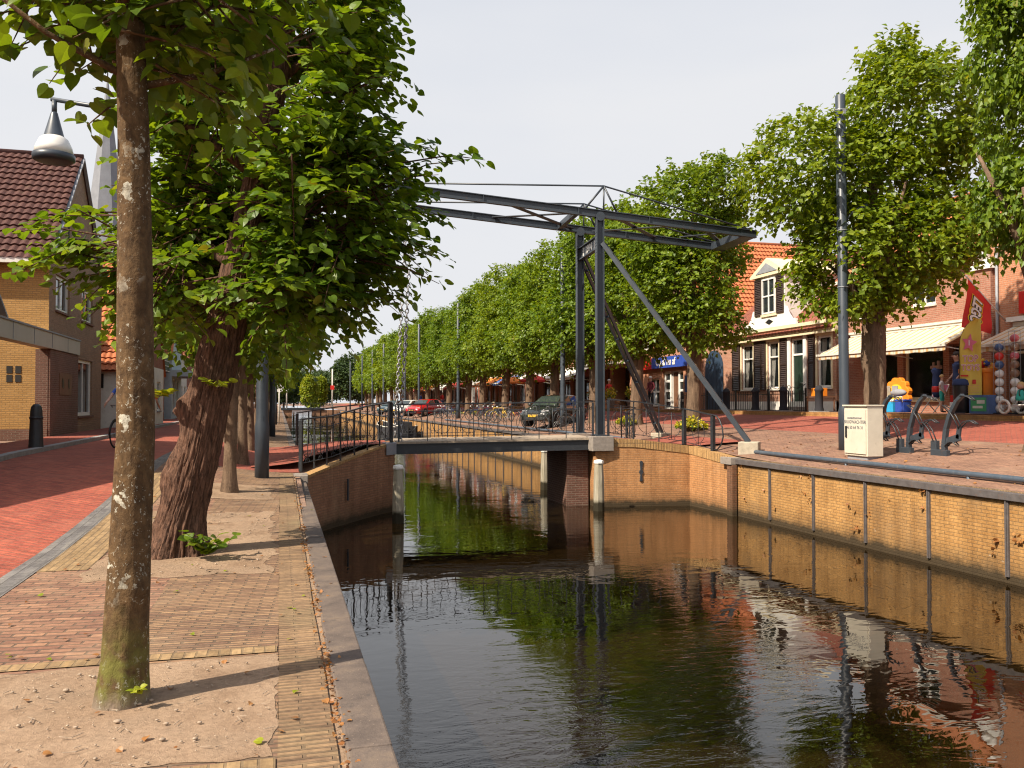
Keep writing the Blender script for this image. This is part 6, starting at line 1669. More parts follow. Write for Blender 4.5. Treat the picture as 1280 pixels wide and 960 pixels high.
# ------------------------------------------------------------------ people
def skin_mesh(name, J, E, rads, mats, pick, sub=1):
    """grow one continuous body over a skeleton; pick(face centre) -> material slot"""
    me = bpy.data.meshes.new('tmp'); me.from_pydata(J, E, []); o = bpy.data.objects.new('tmp', me); COL.objects.link(o)
    m = o.modifiers.new('s', 'SKIN'); m.use_smooth_shade = True
    for i, v in enumerate(me.skin_vertices[0].data):
        v.radius = rads[i] if isinstance(rads[i], (tuple, list)) else (rads[i], rads[i]); v.use_root = i == 0
    s = o.modifiers.new('ss', 'SUBSURF'); s.levels = s.render_levels = sub
    bpy.context.view_layer.update()
    out = bpy.data.meshes.new_from_object(o.evaluated_get(bpy.context.evaluated_depsgraph_get()))
    bpy.data.objects.remove(o)
    for mm in mats: out.materials.append(mm)
    for p in out.polygons: p.material_index = pick(p.center); p.use_smooth = True
    out.name = name
    return out

def person(label, loc, rz, H=1.72, top='c_grey', legs='c_denim', hair='hair_dark', bald=False, short=False, sleeve=True, pose='stand', longh=False):
    t = thing('person', label, 'person', loc, rz)
    s = H/1.72
    # faces -y; arms at +-x
    if pose == 'ride':
        hip = (0, .08, .98); kneeL, ankL, toeL = (.10, -.28, .78), (.11, -.16, .36), (.11, -.30, .30); kneeR, ankR, toeR = (-.10, -.20, .60), (-.11, -.02, .20), (-.11, -.16, .14)
        chest = (0, -.10, 1.34); neck = (0, -.14, 1.52); head = (0, -.20, 1.68); sh = 1.46; shy = -.13; elb = (.25, -.30, 1.24); wri = (.26, -.50, 1.10); elr, wrr = (-.25, -.30, 1.24), (-.26, -.50, 1.10)
    elif pose == 'walk':
        hip = (0, 0, .93); kneeL, ankL, toeL = (.09, -.16, .50), (.09, -.20, .09), (.09, -.36, .05); kneeR, ankR, toeR = (-.09, .02, .50), (-.09, .26, .14), (-.09, .14, .05)
        chest = (0, -.02, 1.26); neck = (0, -.03, 1.46); head = (0, -.05, 1.62); sh = 1.40; shy = -.02; elb = (.24, .06, 1.15); wri = (.25, -.06, .93); elr, wrr = (-.24, -.02, 1.14), (-.25, -.20, .96)
    else:
        hip = (0, 0, .93); kneeL, ankL, toeL = (.10, -.03, .50), (.10, .0, .09), (.11, -.16, .05); kneeR, ankR, toeR = (-.10, -.02, .50), (-.10, .02, .09), (-.11, -.14, .05)
        chest = (0, .0, 1.26); neck = (0, -.0, 1.46); head = (0, -.03, 1.62); sh = 1.40; shy = 0; elb = (.25, .04, 1.14); wri = (.23, -.12, .95); elr, wrr = (-.25, .04, 1.14), (-.23, -.12, .95)
    J = [hip, (0, lerp(hip[1], chest[1], .5), lerp(hip[2], chest[2], .5)), chest, neck]; E = [(0, 1), (1, 2), (2, 3)]; Rr = [(.15, .12), (.135, .105), (.165, .115), (.055, .055)]
    def add(chainpts, rr, start):
        p = start
        for q, r_ in zip(chainpts, rr): J.append(q); Rr.append(r_); E.append((p, len(J)-1)); p = len(J)-1
        return p
    hd = add([(head[0], head[1], head[2]-.07), (head[0], head[1]-.005, head[2]+.0), (head[0], head[1]+.01, head[2]+.075)], [(.072, .080), (.082, .095), (.060, .072)], 3)
    for sg, kn, an, to, el, wr in ((1, kneeL, ankL, toeL, elb, wri), (-1, kneeR, ankR, toeR, elr, wrr)):
        add([(sg*.09, hip[1], hip[2]-.06), kn, (lerp(kn[0], an[0], .35), lerp(kn[1], an[1], .35)+.01, lerp(kn[2], an[2], .35)), an, to], [.092, .060, .058, .040, .035], 0)
        a = add([(sg*.19, shy, sh), el, wr], [.058, .042, .030], 2)
        d = (Vector(wr)-Vector(el)).normalized(); side = d.cross(Vector((sg, 0, .2))).normalized()
        pm = Vector(wr)+d*.07; pa = add([tuple(pm)], [(.036, .020)], a)
        for k, (off, L) in enumerate(((-.027, .07), (-.009, .085), (.009, .08), (.027, .062))):
            f0 = pm+side*off+d*.02; f1 = f0+d*L*.55; f2 = f1+d*L*.35+Vector((-sg*.02, 0, -.01)); add([tuple(f0), tuple(f1), tuple(f2)], [.0095, .009, .0075], pa)
        th = Vector(wr)+side*-.034+d*.02; add([tuple(th), tuple(th+d*.035+side*-.018), tuple(th+d*.065+side*-.02)], [.012, .0105, .009], a)
    J = [tuple(c*s for c in j) for j in J]; Rr = [tuple(c*s for c in (r_ if isinstance(r_, tuple) else (r_, r_))) for r_ in Rr]
    wz = hip[2]*s; kz = kneeR[2]*s
    slots = [M['skin'], M[top], M[legs], M['rubber']]
    nz = (neck[2]-.01)*s
    def pick(c):
        if c.z < .10*s and pose != 'ride' or (pose == 'ride' and c.z < .24*s): return 3
        if c.z > nz: return 0
        ax = abs(c.x)/s
        if ax > .195 and c.z < (elb[2] + (.12 if not sleeve else -.13))*s and c.z > .80*s-(.0 if pose != 'ride' else .0) and not (pose == 'ride' and c.z/s < .95): return 0
        if c.z > wz-.0*s+.02*s: return 1
        if short and c.z < kz+.06*s: return 0
        return 2
    mobj('body', skin_mesh('body', J, E, Rr, slots, pick), t)
    h = [c*s for c in head]
    # face: nose, eyes, ears, mouth
    b = MB(); b.sphere((h[0], h[1]-.098*s, h[2]-.01*s), .016*s, 8, 6, 0, (.8, 1, 1.5))
    for sg in (-1, 1): b.sphere((h[0]+sg*.082*s, h[1]+.01*s, h[2]), .024*s, 8, 6, 0, (.4, .8, 1.3))
    b.build('nose_and_ears', M['skin'], t)
    for sg in (-1, 1):
        b = MB(); b.sphere((h[0]+sg*.032*s, h[1]-.083*s, h[2]+.018*s), .011*s, 8, 6); b.build('eye', M['c_black'], t)
    b = MB(); b.sphere((h[0], h[1]-.083*s, h[2]-.055*s), .02*s, 8, 5, 0, (1, .5, .3)); b.build('mouth', M['c_red'], t)
    if not bald:
        b = MB(); b.sphere((h[0], h[1]+.022*s, h[2]+.045*s), .105*s, 14, 10, 0, (.88, .95, .82))
        if longh: b.sphere((h[0], h[1]+.07*s, h[2]-.08*s), .085*s, 10, 8, 0, (.9, .6, 1.4))
        b.build('hair', M[hair], t)
    return t
def pz(x, y): return zr(x, y)+.0
person('grey haired person in maroon top and dark trousers by the shop door', (19.5, 42.6, 1.285), RZ+.4, 1.72, 'c_maroon', 'c_black', 'hair_grey')
person('man in navy shirt behind the yellow banner at the toy display', (19.35, 20.75, 1.285), -1.9, 1.80, 'c_navy', 'c_denim', 'hair_dark', short=False, sleeve=False)
person('small blond child in white top and teal shorts at the toy display', (18.8, 20.75, 1.285), .6, 1.12, 'c_white', 'c_teal', 'hair_blond', short=True, sleeve=False)
person('person in white shirt walking between the trunks beyond the bicycles', (17.6, 74.0, zr(17.6, 74)), 1.2, 1.74, 'c_white', 'c_denim', 'hair_dark', pose='walk')
person('person in red top and grey trousers standing behind the gate post', (18.9, 47.2, 1.285), .4, 1.68, 'c_red', 'c_grey', 'hair_grey')
person('bare legged walker in orange seen past the young trunk', (-4.6, 33.6, zl(-4.6, 33.6)), 2.9, 1.74, 'c_orange', 'c_orange', 'hair_dark', short=True, sleeve=False, pose='walk')
person('distant person in red near the white car', (17.2, 92.0, zr(17.2, 92)), .5, 1.72, 'c_red', 'c_denim', 'hair_dark')
person('distant person in blue under the far trees', (17.4, 108.0, zr(17.4, 108)), 1.5, 1.72, 'c_blue', 'c_grey', 'hair_dark', pose='walk')
person('distant person in pale shirt under the far trees', (17.0, 121.0, zr(17, 121)), 1.0, 1.72, 'c_white', 'c_navy', 'hair_dark')
cx, cy = -3.87, 23.9
t = person('cyclist in blue shirt riding towards the bridge on the red street', (cx, cy, zl(cx, cy)+.02), -.25, 1.74, 'c_blue', 'c_white', 'hair_dark', sleeve=False, pose='ride')
c = copy_tree(protos['black']); c.location = (cx+.02, cy-.06, zl(cx, cy)); c.rotation_euler = (0, 0, -PI/2-.25); c['label'] = 'black bicycle ridden by the cyclist in blue'; c['group'] = 'bicycle under its rider'

# ------------------------------------------------------------------ toy display
G = 1.285
def T(name, label, cat, x, y, rz=0, group=None): return thing(name, label, cat, (x, y, G), rz, group)
t = T('float_toy', 'big orange flower shaped float toy leaning by the shop wall', 'toy', 19.35, 23.25, RZ)
b = MB(); n = 60
rim = [((.50+.075*abs(math.sin(k*PI*12/n)))*math.cos(2*PI*k/n), .56+(.50+.075*abs(math.sin(k*PI*12/n)))*math.sin(2*PI*k/n)) for k in range(n)]
b.plate([(x, z) for x, z in rim], -.06, .10); b.build('petal_ring', M['orange'], t, bevel=.02)
b = MB(); b.tube([(0, -.10, .60), (0, -.05, .60)], .30, 20, 0, False); b.build('centre', M['yellow'], t)
b = MB(); b.box((-.13, -.125, .62), (.13, -.101, .85)); b.build('card', M['c_grey'], t)
for x, y, c, lab in [(18.95, 23.05, 'cyan', 'bright cyan cool box on the shop pavement'), (18.95, 22.55, 'blue', 'royal blue cool box on the shop pavement')]:
    t = T('cool_box', lab, 'cool box', x, y, RZ)
    b = MB(); b.box((-.20, -.14, 0), (.20, .14, .34)); b.build('body', M[c], t, bevel=.02)
    b = MB(); b.box((-.215, -.155, .342), (.215, .155, .41)); b.build('lid', M['white'] if c == 'cyan' else M['blue'], t, bevel=.015)
    b = MB(); b.tube([(-.19, -.17, .32), (-.16, -.17, .50), (.16, -.17, .50), (.19, -.17, .32)], .012, 6); b.build('handle', M['white'], t)
t = T('toy_box', 'white carton with toy picture in front of the orange float', 'box', 19.0, 23.75, RZ+.15)
b = MB(); b.box((-.36, -.15, 0), (.36, .15, .85)); b.build('carton', M['offwhite'], t, bevel=.006)
b = MB(); b.box((-.25, -.156, .35), (.2, -.151, .75)); b.build('print', M['c_grey'], t)
t = T('play_tent_bag', 'dark grey bag lying on the blue cool boxes', 'bag', 18.93, 22.72, RZ)
b = MB(); b.sphere((0, 0, .62), .2, 12, 8, 0, (1.7, .7, .6)); b.build('bag', M['c_grey'], t)
# folding chair with garden toys
t = T('folding_chair', 'white framed folding chair with purple cloth among the toys', 'chair', 19.2, 21.45, RZ)
b = MB()
for sx in (-.25, .25):
    b.tube([(sx, -.30, 0), (sx, .08, .45), (sx, .28, .85)], .014, 6); b.tube([(sx, .25, 0), (sx, -.22, .45)], .014, 6)
b.tube([(-.25, -.22, .45), (.25, -.22, .45)], .014, 6); b.tube([(-.25, .28, .85), (.25, .28, .85)], .014, 6); b.build('frame', M['white'], t)
b = MB(); b.beam((0, -.22, .45), (0, .10, .44), .48, .015); b.build('seat', M['c_navy'], t)
b = MB(); b.beam((0, .10, .47), (0, .27, .84), .48, .015); b.build('backrest', M['pink'], t)
t = T('beach_toy_bundle', 'tall bundle of red and blue beach toys standing on the folding chair', 'toys', 19.15, 21.35, RZ)
b = MB(); b.lathe([(.07, .46), (.12, .6), (.12, .95), (.10, 1.15), (.15, 1.28), (.08, 1.36)], n=12); b.build('bag', M['c_navy'], t)
b = MB(); b.lathe([(.122, .62), (.13, .64), (.13, .78), (.122, .80)], n=12); b.build('band', M['red'], t)
b = MB(); b.cbox((0, 0, 1.38), (.36, .12, .10)); b.cbox((.1, 0, 1.48), (.08, .05, .18)); b.cbox((-.1, 0, 1.46), (.06, .05, .15)); b.build('shovel', M['brown'], t)
t = T('waste_bin', 'black lidded waste bin at the foot of the yellow banner', 'bin', 18.75, 19.95, 0)
b = MB(); b.lathe([(.17, .0), (.20, .05), (.22, .78), (.22, .8)], n=18); b.build('body', M['black'], t)
b = MB(); b.lathe([(.235, .80), (.24, .84), (.22, .94), (.15, .99)], n=18); b.build('lid', M['c_navy'], t)
# beach flag
t = T('banner_flag', 'tall yellow banner flag with pink star and rounded top', 'banner', 18.8, 19.75, R(38)); t.scale = (1, .56, .76)
b = MB(); b.tube([(0, .40, 0), (0, .405, 1.5), (0, .40, 2.4), (0, .33, 2.85), (0, .14, 3.22), (0, -.18, 3.45), (0, -.55, 3.56)], [.022, .02, .018, .015, .013, .011, .008], 8); b.build('pole', M['c_black'], t)
b = MB(); b.box((-.25, .12, 0), (.25, .68, .05)); b.lathe([(.06, 0), (.05, .25)], (0, .40, .05), 12); b.build('foot', M['c_black'], t)
W_ = []; rows = 26
def edge(z):      # right edge of the cloth as it narrows into the tip
    return .385 if z < 2.4 else .385-.93*(1-math.sqrt(max(0, 1-((z-2.4)/1.13)**2)))
for i in range(rows+1):
    z = .62+2.9*i/rows; yl = edge(z); yr = -.60
    for k in range(9):
        q = k/8; y = lerp(yl, yr, q); W_.append((.035*math.sin(q*7+z*1.3), y, z))
b = MB(); m = 9; fs = [(i*m+k, i*m+k+1, (i+1)*m+k+1, (i+1)*m+k) for i in range(rows) for k in range(8)]
b.add(W_, fs, 0, True); b.add([(p[0]+.004, p[1], p[2]) for p in W_], [tuple(reversed(f)) for f in fs], 0, True); fl = b.build('cloth', M['flag_yellow'], t)
M['letter_rose'] = plain('rose_letters', (.62, .20, .30), .7)
M['letter_pale'] = plain('pale_letters', (.78, .70, .66), .7)
text_obj('lettering', 'TOP', .36, M['letter_pale'], fl, (-.05, -.12, 2.03), (PI/2, 0, -PI/2), .003, .012); text_obj('lettering', 'TOYS', .33, M['letter_pale'], fl, (-.05, -.12, 1.70), (PI/2, 0, -PI/2), .003, .012)
text_obj('lettering', 'TOP', .36, M['letter_rose'], fl, (-.056, -.12, 2.03), (PI/2, 0, -PI/2), .003, -.002); text_obj('lettering', 'TOYS', .33, M['letter_rose'], fl, (-.056, -.12, 1.70), (PI/2, 0, -PI/2), .003, -.002)
b = MB(); st = []
for k in range(10):
    a = PI/2+PI*k/5+.2; q = .36 if k % 2 == 0 else .17; st.append((-.05, -.08+q*math.cos(a), 2.62+q*math.sin(a)))
b.add(st+[(p[0]-.012, p[1], p[2]) for p in st], [tuple(range(10)), tuple(reversed(range(10, 20)))]+[(k, 10+k, 10+(k+1) % 10, (k+1) % 10) for k in range(10)]); b.build('star', M['pink'], fl)
text_obj('lettering', '1', .26, M['letter_pale'], fl, (-.075, -.08, 2.62), (PI/2, 0, -PI/2), .003, .01)
b = MB(); b.box((-.052, -.02, 1.38), (-.044, .33, 1.44)); b.build('red_strip', M['red'], fl)
b = MB(); b.box((-.062, -.36, 1.10), (-.054, -.20, 1.26)); b.build('red_square', M['red'], fl)
b = MB()
for k in range(5): b.box((-.05, -.50, .78+.065*k), (-.044, .30, .785+.065*k))
b.build('small_print', M['letter_rose'], fl)
# red flag on the facade pole
t = thing('facade_flag', 'red flag with outlined white letters hanging from a slanting facade pole', 'flag', (20.8, 20.9, 4.15), 0)
b = MB(); b.tube([(.18, -.33, -.12), (-1.4, -.52, 1.12)], .022, 8); b.sphere((-1.42, -.52, 1.14), .035, 8, 6); b.build('pole', M['white'], t)
A0 = Vector((-1.36, -.515, 1.06)); A1 = Vector((-.42, -.40, .33)); dn = Vector((-.10, .06, -1))
def fp(u, v):     # u along the pole from tip, v down the cloth
    p = A0.lerp(A1, u); L = 1.40-.55*u
    w = Vector((-.25, -.95, 0))
    return p+dn*(v*L)+w*(.055*math.sin(v*5.5+u*4)*(.25+v))+Vector((.05, -.06, 0))*(v*u)
b = MB(); n = 14; pts = [fp(i/n, j/n) for i in range(n+1) for j in range(n+1)]
fs = [(i*(n+1)+j, (i+1)*(n+1)+j, (i+1)*(n+1)+j+1, i*(n+1)+j+1) for i in range(n) for j in range(n)]
b.add(pts, fs, 0, True); fl = b.build('cloth', M['flag_red'], t)
off = Vector((-.12, -.98, .08)).normalized()
M['letter_white'] = plain('letter_white', (.78, .76, .74), .7); M['letter_black'] = plain('letter_black', (.02, .02, .02), .7); M['letter_gold'] = plain('letter_gold', (.76, .52, .03), .7)
for (mat_, o_, dz) in ((M['letter_gold'], .075, .018), (M['letter_black'], .045, .026), (M['letter_white'], .018, .034)):
    n_ = text_obj('lettering', 'LEGO', .46, mat_, fl, (0, 0, 0), (0, 0, 0), .0, o_)
    xs = [v.co.x for v in n_.data.vertices]; 
    bm_x0, bm_x1 = -.66, .66
    for v in n_.data.vertices:
        uu = .40+v.co.y*1.05-.04*(v.co.x/1.3); vv = .47-v.co.x*.52
        p = fp(max(.02, min(.98, uu)), max(.03, min(.97, 1-vv)))
        v.co = p+off*dz
for k in (1,):
    pass
# orange toy castle, piled toys, aquarium box
t = T('toy_castle', 'orange plastic toy castle with blue arched gate', 'toy', 19.3, 19.85, RZ)
b = MB(); b.box((-.36, -.2, 0), (.36, .2, 1.05)); b.lathe([(.16, 0), (.16, 1.15), (.19, 1.16), (.19, 1.28)], (-.42, -.1, 0), 12); b.lathe([(.16, 0), (.16, 1.15), (.19, 1.16), (.19, 1.28)], (.42, -.1, 0), 12)
for k in range(4): b.box((-.34+k*.2, -.2, 1.05), (-.24+k*.2, -.05, 1.15))
b.build('wall', M['orange'], t, bevel=.012)
b = MB(); b.plate([(-.16, .12), (.16, .12), (.16, .42)]+[(.16*math.cos(PI*k/8), .42+.2*math.sin(PI*k/8)) for k in range(1, 8)]+[(-.16, .42)], -.23, -.202); b.build('gate', M['c_navy'], t)
b = MB(); b.box((-.15, -.225, .75), (.15, -.202, 1.0)); b.build('card', M['letter_pale'], t)
for k, (dx_, dy_, z_, m_, r_, lab) in enumerate([(0, .05, 1.22, 'orange', .20, 'orange plush lion head on top of the toy castle'), (.12, -.1, 1.40, 'red', .15, 'round red toy on top of the castle pile'), (-.2, -.28, 1.12, 'yellow', .15, 'yellow toy on the left castle tower'), (.3, -.05, 1.42, 'blue', .09, 'small blue toy at the top of the castle pile'), (.42, .1, 1.30, 'orange', .13, 'small orange toy at the right of the castle pile'), (-.05, -.2, 1.1, 'red', .13, 'small red toy at the castle battlements'), (-.45, .05, 1.36, 'yellow', .12, 'yellow plush toy on the left tower top')]):
    q = thing('plush_toy', lab, 'toy', (19.3+dy_, 19.85-dx_, G), RZ, 'toys piled on the castle')
    b = MB(); b.sphere((0, 0, z_), r_, 12, 8, 0, (1, 1, .95)); b.build('head', M[m_], q)
    b = MB(); b.sphere((-r_*.7, 0, z_+r_*.75), r_*.34, 8, 6); b.sphere((r_*.7, 0, z_+r_*.75), r_*.34, 8, 6); b.sphere((0, -r_*.9, z_-r_*.1), r_*.4, 8, 6, 0, (1, .6, .8)); b.build('ears_and_snout', M['yellow' if m_ != 'yellow' else 'orange'], q)
t = T('toy_box', 'blue grey boxed set with picture window before the toy castle', 'box', 18.85, 19.3, RZ)
b = MB(); b.box((-.34, -.14, 0), (.34, .14, .52)); b.build('carton', M['c_denim'], t, bevel=.01)
b = MB(); b.box((-.27, -.147, .07), (.27, -.141, .45)); b.build('picture', M['green_plastic'], t)
b = MB(); b.box((-.2, -.152, .15), (.15, -.1475, .22)); b.box((-.05, -.152, .28), (.22, -.1475, .38)); b.build('print', M['offwhite'], t)
for k, (x, y, c1, c2, lab) in enumerate([(18.85, 20.25, 'white', 'red', 'white and red toy truck left of the picture box'), (18.8, 20.0, 'green_plastic', 'yellow', 'green and yellow toy truck left of the picture box'), (19.1, 20.15, 'yellow', 'blue', 'yellow and blue toy truck stacked at the back'), (19.05, 19.55, 'red', 'white', 'red toy truck before the castle')]):
    t = T('toy_truck', lab, 'toy', x, y, RZ+.2*k, 'toy trucks in front of the castle')
    b = MB(); b.box((-.16, -.09, .08), (.02, .09, .32)); b.box((.03, -.09, .08), (.17, .09, .25)); b.build('body', M[c1], t, bevel=.01)
    b = MB(); b.box((-.15, -.08, .325), (.01, .08, .52)); b.build('load', M[c2], t, bevel=.01)
    for sx in (-.1, .1):
        for sy in (-.1, .1): b = MB(); b.tube([(sx, sy-.02, .06), (sx, sy+.02, .06)], .06, 12, 0, False); b.build('wheel', M['rubber'], t)
# balls in two tall columns
for c, (x, y, cols) in enumerate([(19.05, 18.92, ['ball_white', 'ball_white', 'ball_white', 'ball_white', 'ball_white', 'ball_blue', 'ball_red', 'ball_blue']), (19.25, 18.6, ['ball_white', 'ball_white', 'ball_white', 'ball_white', 'ball_brown', 'ball_brown', 'ball_pink', 'ball_brown', 'ball_pink'])]):
    t = T('ball_rack', ['thin wire rack holding the left column of balls', 'thin wire rack holding the right column of balls'][c], 'rack', x, y)
    b = MB(); h = .24*len(cols)+.1
    for k in range(4): a = PI/4+k*PI/2; b.tube([(.135*math.cos(a), .135*math.sin(a), 0), (.135*math.cos(a), .135*math.sin(a), h)], .006, 5)
    b.torus((0, 0, h), .135, .006, 'z', 16, 4); b.torus((0, 0, .02), .135, .006, 'z', 16, 4); b.build('wire', M['grey'], t)
    b = MB(); b.lathe([(.2, 0), (.2, .03), (.05, .035)], n=16); b.build('base', M['c_black'], t)
    for k, m_ in enumerate(cols):
        nm = {'ball_white': 'white football', 'ball_red': 'plain red ball', 'ball_blue': 'dark blue ball', 'ball_brown': 'brown patterned ball', 'ball_pink': 'reddish ball'}[m_]
        o = MB().sphere((0, 0, 0), .116, 18, 12).build('ball', M[m_], None, (x, y, G+.155+.238*k), .7*k)
        tag(o, '%s, %s from the ground in the %s ball column' % (nm, ordw[k] if k else 'lowest', ['left', 'right'][c]), 'ball', 'balls in the two tall columns')
# pedal kart at the right edge
t = T('pedal_kart', 'white framed toy kart at the right edge of the display', 'toy', 18.75, 17.75, PI/2)
for sx in (-.5, .45):
    for sy in (-.28, .28):
        b = MB(); b.torus((sx, sy, .2), .17, .035, 'y', 18, 6); w = b.build('wheel', M['offwhite'], t); q = MB(); q.tube([(sx, sy-.03, .2), (sx, sy+.03, .2)], .05, 10, 0, False); q.build('hub', M['grey'], w)
b = MB(); b.tube([(-.5, -.22, .22), (-.2, -.2, .26), (.45, -.2, .22)], .02, 6); b.tube([(-.5, .22, .22), (-.2, .2, .26), (.45, .2, .22)], .02, 6); b.tube([(-.5, -.28, .2), (-.5, .28, .2)], .018, 6); b.tube([(.45, -.28, .2), (.45, .28, .2)], .018, 6); b.build('frame', M['white'], t)
b = MB(); b.box((-.35, -.17, .28), (.0, .17, .34)); b.box((-.40, -.17, .34), (-.33, .17, .68)); b.build('seat', M['c_grey'], t, bevel=.02)
b = MB(); b.tube([(.3, 0, .25), (.15, 0, .55)], .014, 6); b.torus((.14, 0, .56), .11, .014, 'x', 16, 5); b.build('steering_wheel', M['black'], t)
t = T('plush_toy', 'small teal dressed doll on the kart at the right edge', 'toy', 18.75, 17.95, RZ)
b = MB(); b.lathe([(.10, .36), (.12, .42), (.07, .62), (.03, .66)], n=10); b.build('dress', M['c_teal'], t); b = MB(); b.sphere((0, 0, .74), .09, 12, 8); b.build('head', M['skin'], t); b = MB(); b.sphere((0, .02, .77), .095, 10, 8); b.build('hair', M['hair_blond'], t)
t = T('display_table', 'small table with orange crate beside the pole in front of the right house window', 'table', 19.4, 27.4, RZ)
b = MB(); b.box((-.5, -.3, .5), (.5, .3, .54)); b.build('table_top', M['brown'], t)
for sx in (-.45, .45):
    for sy in (-.25, .25): b = MB(); b.box((sx-.02, sy-.02, 0), (sx+.02, sy+.02, .5)); b.build('leg', M['brown'], t)
tag(MB().box((19.2, 27.2, G+.545), (19.55, 27.7, G+.85)).build('crate', M['orange'], None, bevel=.01), 'orange crate on the small table beside the pole', 'crate')
# awning stall goods far: red and orange cafe things
for i, (x, y, c, lab) in enumerate([(18.9, 62.5, 'awn_red', 'red folded parasol outside the far cafe'), (18.8, 68.2, 'awn_orange', 'orange folded parasol behind the bicycles')]):
    t = thing('parasol', lab, 'parasol', (x, y, 1.285), 0, 'parasols outside the far shops')
    b = MB(); b.tube([(0, 0, 0), (0, 0, 2.5)], .025, 8); b.lathe([(.3, 0), (.3, .06)], n=14); b.build('pole', M['grey'], t)
    b = MB(); n = 16; vs = [(0, 0, 2.5)]+[(1.2*math.cos(2*PI*k/n), 1.2*math.sin(2*PI*k/n), 2.05-.05*(k % 2)) for k in range(n)]+[(1.2*math.cos(2*PI*k/n), 1.2*math.sin(2*PI*k/n), 1.88) for k in range(n)]
    b.add(vs, [(0, 1+k, 1+(k+1) % n) for k in range(n)]+[(1+k, 1+n+k, 1+n+(k+1) % n, 1+(k+1) % n) for k in range(n)]); b.build('canopy', M[c], t)
for i, (x, y, c, c2, lab) in enumerate([(18.6, 46.2, 'flower_yellow', 'leaf_row', 'tall yellow flower tub by the dark shop front'), (18.8, 49.8, 'dead_leaf', 'leaf_row', 'red flowering tub by the brick pier'), (18.8, 43.6, 'flower_yellow', 'leaf_row', 'yellow flower tub beside the maroon dressed person')]):
    t = thing('flower_tub', lab, 'planter', (x, y, 1.285), 0, 'flower tubs before the shops')
    b = MB(); b.lathe([(.20, 0), (.27, .42), (.28, .45), (.22, .44)], n=14); b.build('tub', M['granite'], t)
    g = np.random.default_rng(i+90); d = unit(g.normal(size=(260, 3))); P = d*np.array([.33, .33, .38])*(g.random((260, 1))**.4)+np.array([0, 0, .8]); h = 150
    mobj('foliage', leaf_mesh('foliage', P[:h], unit(g.normal(size=(h, 3))), unit(g.normal(size=(h, 3))), np.full(h, .09), [M[c2]], False), t); mobj('blossom', leaf_mesh('blossom', P[h:]*np.array([1.1, 1.1, 1.05]), unit(g.normal(size=(260-h, 3))), unit(g.normal(size=(260-h, 3))), np.full(260-h, .11), [M[c]], False), t)

# ------------------------------------------------------------------ boat and far bridge
t = thing('moored_barge', 'dark flat barge moored along the right quay beyond the bridge', 'boat', (9.62, 66.0, WZ), 0)
b = MB(); L = 17.5
st = [(0, .62, .95), (.25, .80, .95), (2, .85, .80), (8, .86, .66), (14, .80, .70), (16.5, .5, .85), (L, .06, 1.0)]; vs = []
for y_, w_, h_ in st: vs += [(-w_*.8, y_, -.35), (-w_, y_, .1), (-w_-.03, y_, h_), (w_+.03, y_, h_), (w_, y_, .1), (w_*.8, y_, -.35)]
n = 6; b.add(vs, [(i*n+k, (i+1)*n+k, (i+1)*n+k+1, i*n+k+1) for i in range(len(st)-1) for k in (0, 1, 3, 4)]+[(0, 1, 2, 3, 4, 5)]); b.build('hull', M['hull'] if 'hull' in M else M['c_black'], t)
b = MB()
for s in (-1, 1): b.tube([(s*(w_+.02), y_, h_+.02) for y_, w_, h_ in st], .05, 6)
b.build('gunwale', M['offwhite'], t)
b = MB(); b.add([(-.75, .3, .5), (.75, .3, .5), (.8, 8, .42), (.7, 15, .5), (-.7, 15, .5), (-.8, 8, .42)], [(0, 1, 2, 3, 4, 5)]); b.build('deck', M['deck_wood'], t)
b = MB(); b.box((-.55, 1.2, .45), (.55, 3.4, 1.25)); b.build('engine_box', M['c_black'], t, bevel=.04)
b = MB(); b.cbox((0, -.06, .35), (.08, .2, 1.1)); b.build('rudder', M['c_black'], t)
t = thing('far_bridge', 'low fixed bridge with railings closing the far canal', 'bridge', (0, 165, 0), 0)
b = MB(); b.box((.2, 0, .15), (8.2, 5, .55)); b.build('deck', M['steel_dark'], t)
for x0, x1 in ((-.2, 2.2), (6.0, 11.2)): b = MB(); b.box((x0, .2, -2), (x1, 4.8, .148)); b.build('abutment', M['abut_dark'], t)
b = MB()
for k in range(14): b.box((.2+k*.6, .05, .56), (.26+k*.6, .1, 1.5))
b.box((.2, .05, 1.45), (8.2, .1, 1.52)); b.build('railing', M['steel_dark'], t)
for i, (x, lab) in enumerate([(9.5, 'red and white barrier mast right of the far bridge'), (1.2, 'pale sign post left of the far bridge')]):
    t = thing('signal_mast', lab, 'mast', (x, 163, .4), 0)
    b = MB(); b.tube([(0, 0, 0), (0, 0, 7.5)], .12, 8); b.build('shaft', M['offwhite'], t)
    b = MB(); b.box((-.35, -.12, 3.6), (.35, -.02, 4.4)); b.build('board', M['red'] if i == 0 else M['offwhite'], t)
t = thing('route_sign', 'small post with white round top on the left bank edge', 'sign', (-.05, 58, zz(-.05, 58)), 0)
b = MB(); b.tube([(0, 0, 0), (0, 0, 2.3)], .04, 8); b.build('shaft', M['offwhite'], t)
b = MB(); b.tube([(0, -.03, 2.4), (0, .03, 2.4)], .28, 18, 0, False); b.build('disc', M['white'], t)

